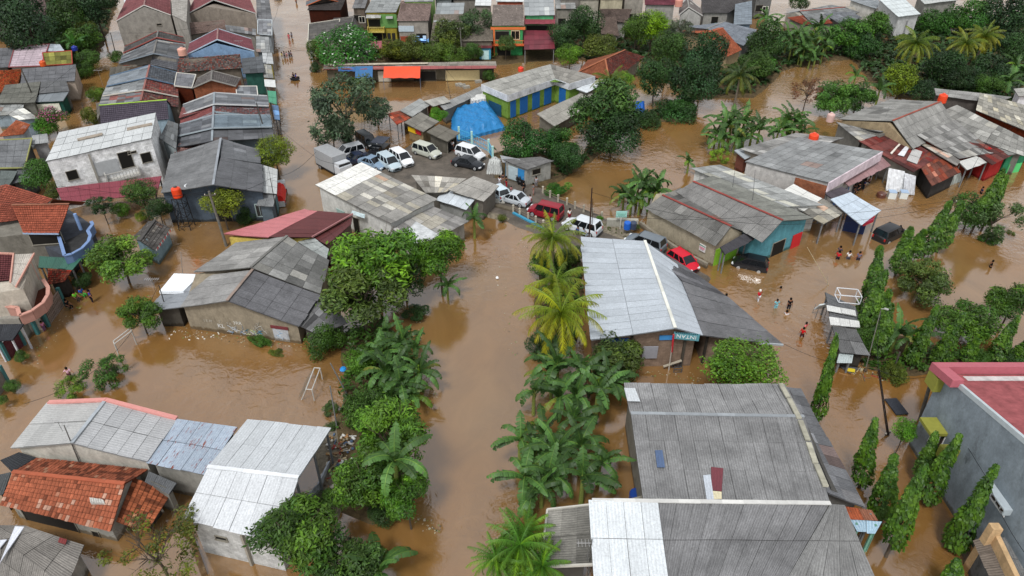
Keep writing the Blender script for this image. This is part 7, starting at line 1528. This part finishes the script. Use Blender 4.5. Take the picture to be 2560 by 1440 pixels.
# notice board
p = P(1550,572,.4); root = empty('notice_board', p, 'small pale green notice board on a white post by the bridge', 'sign'); b = MB(); b.tube([(0,0,0),(0,0,1.6)], .05, 6); b.build('post', M['plain'], root, 'd0d0cc'); b = MB(); b.obox((0,-.05,1.9), (.62,0,0), (0,.03,0), (0,0,.4)); b.obox((0,-.085,1.95), (.5,0,0), (0,.01,0), (0,0,.03), (.4,.6,.5)); b.obox((0,-.085,1.8), (.4,0,0), (0,.01,0), (0,0,.03), (.4,.6,.5)); b.build('board', M['plain'], root, '9accc0')
for lab, x, y, c, s in (('blue plastic drum on the concrete parapet', 1568, 566, '1c5fc0', .38), ('dark grey bundle beside the blue drum', 1583, 566, '3a4458', .36), ('blue drum between banana plants and the grey hall', 1590, 1245, '1c3f8a', .5), ('large rusty metal pan beside the white hampers', 2202, 492, '5a3428', .55), ('red plastic basin at the left fence', 28, 884, '9a2030', .35)):
    p = P(x, y, 1.3 if 'parapet' in lab or 'bundle' in lab else 0); root = empty('drum', p, lab, 'drum'); b = MB(); b.lathe((0,0,-.3), [(0,0),(s,0),(s*1.02,.3),(s,.5),(s*1.03,.75),(s*.9,.85),(0,.85)], 14); b.build('drum_body', M['plastic'], root, c)
# hampers and stall clutter on the right
for lab, x, y in (('white plastic hamper standing in water, left of two', 2227, 494), ('white plastic hamper standing in water, right of two', 2256, 494)):
    p = P(x, y); root = empty('hamper', p, lab, 'hamper', 'white hampers in the flood'); b = MB(); b.obox((0,0,.35), (.42,-.1,0), (.1,.42,0), (0,0,.5)); b.build('basket', M['plastic'], root, 'd4d8d4'); b = MB(); b.obox((0,0,.86), (.44,-.1,0), (.1,.44,0), (0,0,.03)); b.build('lid', M['plastic'], root, '9ab0c8')
def cloth_drape(label, pts, colr, cat='sheeting', name='plastic_sheet', n=12, amp=.12, mat='cloth'):
    ps = [P(*q) for q in pts]; c = sum(ps, Vector())/4; root_ = MB(); r = random.Random(len(label)); N_ = (ps[1]-ps[0]).cross(ps[3]-ps[0]).normalized()
    if N_.y > 0: N_ = -N_
    g = [[ps[0].lerp(ps[1], i/n).lerp(ps[3].lerp(ps[2], i/n), j/n) + N_ * (math.sin(i*1.9 + j*.4) * amp * j/n + r.uniform(-.04,.04)) for j in range(n+1)] for i in range(n+1)]
    for i in range(n):
        for j in range(n):
            q = [g[i][j], g[i+1][j], g[i+1][j+1], g[i][j+1]]; root_.face(q, None, (1,1,1), 0, True); root_.face([x - N_*.02 for x in q[::-1]], None, (1,1,1), 0, True)
    o = root_.build(name, M[mat], None, colr, Vector((c.x,c.y,0))); o.location = (c.x, c.y, 0); tag(o, label, cat); return o
cloth_drape('white plastic sheeting hung under the rusted roof edge', [(2222,420,2.6),(2262,428,2.6),(2262,482,.1),(2214,476,.1)], 'd6d8da'); cloth_drape('second white sheet hanging beside the shack opening', [(2262,432,2.5),(2290,440,2.4),(2286,488,.1),(2258,486,.1)], 'c4c6ca')
cloth_drape('printed blue and white advertising banner hung on the street house', [(1037,68,3.6),(1072,66,3.6),(1072,106,1.4),(1032,106,1.4)], '6a9ad0', 'banner', 'banner')
bn = [x for x in bpy.data.objects if x.get('category') == 'banner'][0]
b = MB()
for (q, c) in (([(1040,78,3.1),(1050,78,3.1),(1048,92,2.3),(1038,92,2.3)], (2.2,2,1.9)), ([(1056,72,3.4),(1064,72,3.4),(1066,98,2.0),(1058,98,2.0)], (2.4,1.9,1.5)), ([(1044,96,2.0),(1066,96,2.0),(1066,101,1.8),(1042,101,1.8)], (3,3.2,3.4))):
    b.face([P(*v) + Vector((0,-.18,0)) for v in q], None, c)
b.build('print', M['cloth'], bn, '6a8ab0', bn.location)
# big blue tarpaulin over stacked goods
def heap(label, pts, colr, peaks, name='tarpaulin', cat='tarpaulin', n=34, mat='cloth', wr=.10, seed=1):
    ps = [P(*q) for q in pts]; c = sum(ps, Vector())/4; r = random.Random(seed); b = MB(); pk = [(P(x, y, h), h, s) for x, y, h, s in peaks]; g = []
    for i in range(n+1):
        row = []
        for j in range(n+1):
            u, v = i/n, j/n; p = ps[0].lerp(ps[1], u).lerp(ps[3].lerp(ps[2], u), v)
            z = 0
            for (q, h, s) in pk: d = math.hypot(p.x-q.x, p.y-q.y); z = max(z, h * max(0, 1 - (d/(s*1.15))**3.5 * .6))
            z += wr * math.sin(p.x*3.1 + p.y*1.7 + 2*math.sin(p.y*1.3)) * math.sin(p.y*2.6 - p.x) * (1 if z > .2 else .3) + r.uniform(-.02,.02)
            e = min(u, 1-u, v, 1-v); z *= min(1, e*7 + .05)
            row.append(Vector((p.x + .08*math.sin(j*2.1), p.y + .08*math.sin(i*1.7), max(p.z, .05) + max(0, z))))
        g.append(row)
    for i in range(n):
        for j in range(n): b.face([g[i][j], g[i+1][j], g[i+1][j+1], g[i][j+1]], None, (1,1,1), 0, True)
    for rim in ([g[i][0] for i in range(n+1)], [g[i][n] for i in range(n+1)], g[0], g[n]):
        for a, q in zip(rim, rim[1:]): b.face([a, q, Vector((q.x,q.y,-.3)), Vector((a.x,a.y,-.3))])
    o = b.build(name, M[mat], None, colr, Vector((c.x,c.y,0))); o.location = (c.x,c.y,0); return tag(o, label, cat)
heap('large crumpled bright blue tarpaulin over stacked goods', [(1130,276,.6),(1222,262,.8),(1262,318,.5),(1128,352,.4)], '2475ad', [(1208,262,1.3,3.2),(1168,280,1.2,3.2),(1236,286,1.15,3.2),(1140,300,.9,2.8),(1200,306,.9,3.4)], wr=.2)
heap('small blue tarpaulin under the dark trees on the far bank', [(1582,255,.5),(1610,252,.5),(1612,285,.1),(1584,290,.1)], '1c5fb8', [(1596,262,1.5,2.0)], n=14, seed=2)
heap('heap of white rubble sacks at the yard corner', [(1226,398,.3),(1252,396,.3),(1256,438,.3),(1216,436,.3)], 'b9bbb8', [(1238,408,1.6,1.8),(1232,428,.8,1.6)], 'sack_pile', 'sack heap', 26, 'plaster', .3, 5)
heap('pile of white sacks on the low roof behind the tarp', [(1172,240,2.4),(1212,228,2.4),(1214,246,2.4),(1180,252,2.4)], 'c9c9c6', [(1190,236,.8,1.4),(1204,236,.7,1.4)], 'sack_pile', 'sack heap', 16, 'cloth', .3, 6)
heap('heap of bagged recyclables beside the rusty shack', [(2340,446,.1),(2392,428,.1),(2404,452,.1),(2346,474,.1)], '9aa09a', [(2356,452,1.3,1.8),(2378,444,1.5,1.8),(2392,436,1.2,1.4)], 'bag_heap', 'bag heap', 26, 'cloth', .35, 7)
# debris heap on the bank: separate scraps
rr = random.Random(21); CO = ['b8b4a8','967046','8f3a34','7a6044','4f4236','c4c4c0','4a5c74','94886f','6a5c4c','a89a78']
def scrap(label, x, y, z, c, s, kind, cat='litter', name='scrap'):
    p = P(x, y, z); b = MB(); a = rr.uniform(0, 3.14); d = Vector((math.cos(a), math.sin(a), rr.uniform(-.1,.2))); e = Vector((-math.sin(a), math.cos(a), rr.uniform(-.1,.2)))
    if kind == 0: b.obox((0,0,.03), d*s*.5, e*s*.3, Z3*.03)
    elif kind == 1: b.beam(-d*s, d*s, .07, .05)
    else: b.lathe((0,0,0), [(0,0),(s*.3,.05),(s*.34,s*.3),(s*.2,s*.5),(0,s*.52)], 8)
    o = b.build(name, M['plain'], None, c); o.location = p; tag(o, label, cat, 'scraps in the debris on the river bank'); return o
NM = ('cardboard_piece','plank','plastic_bag')
for i in range(120):
    x, y = rr.uniform(820, 884), rr.uniform(1086, 1182); k = rr.choice((0,0,1,2)); scrap('flood debris scrap on the heap beside the white hall', x, y, .18 + rr.uniform(0,.1), CO[i % 10], rr.uniform(.12,.42), k, 'litter', NM[k])
for i in range(14):
    scrap('flood debris scrap on the heap beside the white hall', rr.uniform(805,835), rr.uniform(1175,1235), .16, CO[(i*3) % 10], rr.uniform(.2,.5), i % 3, 'litter', NM[i % 3])
for i in range(34):
    k = rr.choice((0,1,2)); o = scrap('broken scrap floating below the dark tin stall', rr.uniform(2108,2215), rr.uniform(910,945), .03, CO[(i*7) % 10], rr.uniform(.15,.5), k, 'litter', NM[k]); o['group'] = 'scraps floating below the tin stall'
for i in range(22):
    o = scrap('pale litter scrap floating at the foot of the graffiti wall', rr.uniform(420,600), rr.uniform(826,850), .02, 'd8d4c8', rr.uniform(.06,.16), i % 3, 'litter', NM[i % 3]); o['group'] = 'litter by the graffiti wall'
scrap('white plastic bag drifting alone down the river channel', 1243, 697, .02, 'eeeeee', .5, 2, 'litter', 'plastic_bag')['group'] = 'drifting litter'
for i, (x, y) in enumerate(((1147,214),(1156,216),(1166,220),(1196,206))): b = MB(); b.obox((0,0,.15), (.5,.2,0), (-.15,.3,0), (0,0,.25)); o = b.build('concrete_block', M['concrete'], None, '9a968c'); o.location = P(x, y); tag(o, ('leftmost concrete block poking from the flood behind the tarp','concrete block second in the row behind the tarp','concrete block at the right end of the row behind the tarp','lone concrete block near the shop roof tip')[i], 'concrete block', 'concrete blocks in the flood')
o = scrap('colourful beach ball floating beside the thicket', 853, 926, .0, '8a3a9a', .4, 2, 'ball', 'ball'); o['group'] = 'drifting litter'
b = MB(); b.lathe((0,0,0), [(0,-.2),(.22,-.15),(.32,0),(.22,.15),(0,.2)], 10, (1,1,1)); m_ = b.build('ball', M['plastic'], None, '2a8ad0'); m_.location = P(858,923,.1); tag(m_, 'blue and yellow floating ball next to the purple one', 'ball')
# dark plank adrift, cage frame, stall boards
b = MB(); a, q = P(2226,997,.1), P(2256,1036,.1); b.beam(a, q, 1.0, .12); o = b.build('drifting_board', M['wood'], None, '3a3d44', (a+q)/2); o.location = (a+q)/2; tag(o, 'long dark board adrift near the grey wall', 'board')
b = MB(); a, q = P(2112,912,.1), P(2136,928,.1); b.beam(a, q, 1.1, .1); o = b.build('drifting_board', M['wood'], None, '5a5a5c', (a+q)/2); o.location = (a+q)/2; tag(o, 'flat board with a yellow sign lying below the tin stall', 'board'); b = MB(); c_ = P(2126,925,.2); b.obox(c_, (.35,-.1,0), (.1,.2,0), (0,0,.02)); b.build('sign', M['plain'], o, 'd8c030', o.location)
root = empty('cage_frame', P(2115,750,2.4), 'white metal cage frame on top of the striped stall', 'frame'); b = MB(); L_ = [(-.9,-.5),(.9,-.8),(1.0,.4),(-.8,.7)]
for z_ in (.1,.9):
    for (u,v),(u2,v2) in zip(L_, L_[1:]+L_[:1]): b.beam((u,v,z_),(u2,v2,z_),.06)
for u, v in L_: b.beam((u,v,.1),(u,v,.9),.06)
b.build('frame', M['plain'], root, 'dadce0')
root = empty('sign_stand', P(2052,790), 'white tilted display stand beside the striped stall', 'stand'); b = MB(); b.obox((0,0,1.2), (.75,.2,0), (.0,.35,-.5), (0,.05,.04)); b.build('board', M['plain'], root, 'd0d8da'); b = MB(); [b.beam((u,v,1.1),(u*1.1,v*1.1,-.5),.05) for u, v in ((-.6,-.3),(.6,-.3),(.6,.4),(-.6,.4))]; b.build('legs_frame', M['steel'], root, '8a8a8a')
root = empty('chair', P(1692,925), 'metal frame chair with a plank on it against the brick hall', 'chair'); b = MB(); [b.beam((u,v,-.6),(u,v,.6),.05) for u, v in ((-.35,-.3),(.35,-.3),(.35,.3),(-.35,.3))]; [b.beam((-.35,v,z_),(.35,v,z_),.05) for v in (-.3,.3) for z_ in (.0,.3,.6)]; b.build('frame', M['steel'], root, '5a6068'); b = MB(); b.beam((-1.2,0,.4),(.3,.1,1.0),.25,.04); b.build('seat_plank', M['wood'], root, 'a8a090')
# blue yard fence with gate
root = empty('yard_fence', P(1185,372,.35), 'light blue steel fence and gate of the yard', 'fence'); b = MB(); fp_ = [P(*q, .35) for q in ((1148,348),(1180,360),(1222,380),(1232,398))]
for a, q in zip(fp_, fp_[1:]):
    n = int((q-a).length/.35)
    for i in range(n+1): c = a.lerp(q, i/n); b.beam(c, c + Z3*1.5, .05)
    for z_ in (.15,.8,1.5): b.beam(a + Z3*z_, q + Z3*z_, .06)
b.build('bars', M['plain'], root, '4aa4cc', root.location)
for q in fp_: b = MB(); b.beam(q, q + Z3*1.9, .28); b.build('pillar', M['plain'], root, 'a8d0c8', root.location)
# left fences
for lab, pts, c in (('patterned metal gate of the pink balcony villa', [(96,835),(108,815)], '77706a'), ('long iron fence with orange bars in front of the pink villa', [(122,816),(162,762)], '8a7a70'), ('dark red gate by the left edge carport', [(22,900),(62,862)], '5a2a30'), ('wooden plank fence at the left edge', [(-10,1000),(22,960)], '7a746c')):
    ps = [P(*q) for q in pts]; root = empty('gate', ps[0], lab, 'gate'); b = MB(); a, q = ps; n = 14
    for i in range(n+1): c0 = a.lerp(q, i/n); b.beam(c0 - Z3*.5, c0 + Z3*1.7, .09)
    for z_ in (.1,.7,1.3,1.7): b.beam(a + Z3*z_, q + Z3*z_, .07)
    b.build('bars', M['plain'], root, c, root.location)
    for c0 in (a, q): b = MB(); b.beam(c0 - Z3*.5, c0 + Z3*2.0, .28); b.build('gate_post', M['plain'], root, '3a6a6a', root.location)
for lab, x, y in (('orange door panel beside the green carport, upper', 208, 680), ('orange door panel beside the green carport, lower', 180, 712)): b = MB(); b.obox((0,0,.9), (.25,-.3,0), (.05,.04,0), (0,0,1.0)); o = b.build('door_panel', M['plain'], None, 'b8642c'); o.location = P(x, y); tag(o, lab, 'door panel')
# ---------------------------------------------------------------- writing
def text(body, loc, rot, size, colr, parent, name='lettering', ext=.01):
    cu = bpy.data.curves.new(name, 'FONT'); cu.body = body; cu.size = size; cu.extrude = ext; cu.align_x = 'CENTER'; cu.align_y = 'CENTER'; cu.space_character = 1.05
    t_ = bpy.data.objects.new('tmp', cu); col.objects.link(t_); dg = bpy.context.evaluated_depsgraph_get(); me = bpy.data.meshes.new_from_object(t_.evaluated_get(dg)); bpy.data.objects.remove(t_)
    at = me.attributes.new('tint', 'FLOAT_COLOR', 'FACE'); at.data.foreach_set('color', [1.0] * 4 * len(me.polygons)); me.materials.clear(); me.materials.append(M['plain'])
    o = bpy.data.objects.new(name, me); col.objects.link(o); o.color = (*lin(colr), 1)
    o.rotation_euler = rot; o.location = Vector(loc) - (parent.location if parent else Vector()); o.parent = parent; return o
a, q = P(1692,838,3.75), P(1740,844,3.7); d = (q - a); az = math.atan2(d.y, d.x)
root = empty('shop_sign', (a+q)/2, 'turquoise shop board reading upside down under the white hall ridge', 'sign'); b = MB(); b.obox((0,0,.0), Vector((math.cos(az),math.sin(az),0))*1.05, Vector((math.sin(az),-math.cos(az),0))*.03, Z3*.36); b.build('board', M['plain'], root, '5a929c')
text('INTAN', (a+q)/2 + Vector((math.sin(az),-math.cos(az),0))*.05, (R(90), R(180), az), .52, 'd8dcdc', root)
b = MB(); dv = Vector((math.cos(az),math.sin(az),0)); nv = Vector((math.sin(az),-math.cos(az),0))
for i in range(11): b.obox((a+q)/2 + nv*.05 + dv*(-.85+.17*i) + Z3*.34, dv*.06, nv*.01, Z3*.04)
b.build('small_print', M['plain'], root, '14303c', root.location)
def wall_text(body, A, B, size, colr, h_, off=.06, rz=0):
    a, q = P(*A), P(*B); d = q - a; az = math.atan2(d.y, d.x); return text(body, (a+q)/2 + Vector((math.sin(az),-math.cos(az),0))*off, (R(90), rz, az), size, colr, h_, 'graffiti')
ins = inset([P(452,768,2.6),P(747,816,2.2),P(822,650,2.9),P(484,680,3.2)], .2); ga, gb = ins[0], ins[1]; d = (gb-ga); az = math.atan2(d.y, d.x); nn = Vector((d.y,-d.x,0)).normalized()
for body, t, z_, s_, c_, tl in (('I E M', .19, 1.25, .38, 'a8a398', -.02), ('T', .30, 1.35, .34, 'a8a398', .05), ('7 A', .38, 1.25, .34, 'a8a398', 0), ('3RR', .46, 1.45, .5, 'c0beb6', -.05), ('KL', .30, .85, .6, 'cfd0ce', .03)):
    c0 = ga.lerp(gb, t); text(body, Vector((c0.x,c0.y,z_)) + nn*.03, (R(90), tl, az), s_, c_, GRAF, 'graffiti')
dd = Vector((d.x, d.y, 0)).normalized(); rg = random.Random(12)
for t0, t1, z0, z1, n_, cols in ((.36,.50,.25,1.0,26,('b8bcc0','8fa8c4','d0d0cc')), (.52,.66,.3,.9,34,('3f8fb0','d0d4d4','2c3c58','b8c090')), (.60,.70,.9,1.8,16,('b0aca4','c4c2bc')), (.80,.86,.2,1.1,14,('c4d0d8','9ab0c4'))):
    b = MB()
    for i in range(n_):
        c0 = ga.lerp(gb, rg.uniform(t0, t1)); p0 = Vector((c0.x, c0.y, rg.uniform(z0, z1))) + nn*(.03 + .002*(i % 4)); v = (dd * rg.uniform(-.3,.3) + Z3 * rg.uniform(-.22,.22)); c1 = lin(rg.choice(cols)); b.beam(p0 - v, p0 + v, .05, .01, c1)
    b.build('graffiti', M['plain'], GRAF, 'ffffff', GRAF.location)
b = MB(); c0 = ga.lerp(gb, .835); b.obox(Vector((c0.x,c0.y,.75)) + nn*.012, dd*.75, nn*.012, Z3*.7); b.build('painted_panel', M['plaster'], GRAF, 'b4b8bc', GRAF.location)
b = MB(); b.obox(Vector((c0.x,c0.y,1.62)) + nn*.05, dd*.85, nn*.05, Z3*.14); b.build('lintel', M['plain'], GRAF, '6a2f33', GRAF.location)
ins = inset([P(*q, 2.8) for q in ((1612,520),(1790,614),(1866,580),(1700,470))], .3); a, q = ins[0], ins[1]; d = q - a; az = math.atan2(d.y, d.x); nn = Vector((d.y,-d.x,0)).normalized(); c0 = a.lerp(q, .85)
b = MB(); dd = Vector((d.x,d.y,0)).normalized()
for k, (z_, w_, h_, c_) in enumerate(((1.86,.32,.06,'4a8a7a'),(1.64,.28,.05,'c05a78'),(1.50,.24,.05,'c86a84'),(1.36,.18,.03,'9a8a94'))):
    for i in range(5): b.obox(Vector((c0.x,c0.y,z_)) + nn*.145 + dd*w_*(i/2-1), dd*w_*.2, nn*.01, Z3*h_, lin(c_))
b.build('faded_print', M['plain'], GREEN, 'ffffff', GREEN.location)
root = empty('roof_banner', P(880,705), 'crumpled printed banner lying at the edge of the sheet patchwork roof', 'banner'); 
bpy.data.objects.remove(root)
cloth_drape('crumpled printed banner at the corner of the sheet patchwork roof', [(880,526,3.4),(912,536,3.4),(912,546,3.0),(878,536,3.0)], 'b8c8cc', 'banner', 'banner', 6, .05)
def antenna(label, x, y, z, h=1.6):
    p = P(x, y, z); root = empty('antenna', p, label, 'antenna', 'roof antennas'); b = MB(); b.tube([(0,0,0),(0,0,h)], .02, 5); b.build('mast', M['steel'], root, '8a8a8a'); b = MB(); b.beam((-.7,0,h),(.7,0,h),.025)
    for i in range(7): b.beam((-.6+.2*i,-.25,h),(-.6+.2*i,.25,h),.015)
    b.build('elements', M['steel'], root, 'c0c0c0')
for q in (('yagi antenna over the flooded left alley',262,228,2,3.4),('antenna on the grey sheet roof left of the white panel',1468,1400,3.8,1.6),('antenna on the graffiti house white sheet',388,724,2.5,1.2),('antenna on the pale roof with the pink verge',160,1085,3.6,1.2),('antenna on the terrace roofs beside the street',628,300,4.6,1.6),('antenna on the blue gable house',600,120,5.6,1.2),('antenna over the large gabled roof on the right',2212,300,4.4,1.8)): antenna(*q)
# rebar sticks and hanging roots near the fig tree are part of its look: thin saplings in the water
for i, (x, y, yt_) in enumerate(((905,330,285),(912,335,290),(925,345,300),(928,338,295),(955,325,298),(1075,255,252))): pole('thin bare stake in the flood under the fig tree', x, y, x-1, yt_, .03, '5a5248', mat='wood', name='stake', cat='stake', group='stakes under the fig tree')

for lab, pts in (('wire across the upper left rooftops', [W_(0,300,7), W_(276,82,6), W_(540,60,8)]), ('wire along the street terrace roofs', [W_(641,258,8), W_(680,60,8), W_(700,-10,8)]), ('wire from street terrace to the pole behind the white annex', [W_(641,258,8), PO['b']]), ('pair of wires above the flooded street, lower', [W_(641,262,7.6), W_(800,400,6), W_(905,398,6)]), ('wire over the right bank roofs', [PO['f'], W_(2480,330,7), W_(2560,300,7)]), ('wire from the lamp pole to the dark pole', [PO['g'], PO['d']])): wire(lab, pts, .6)
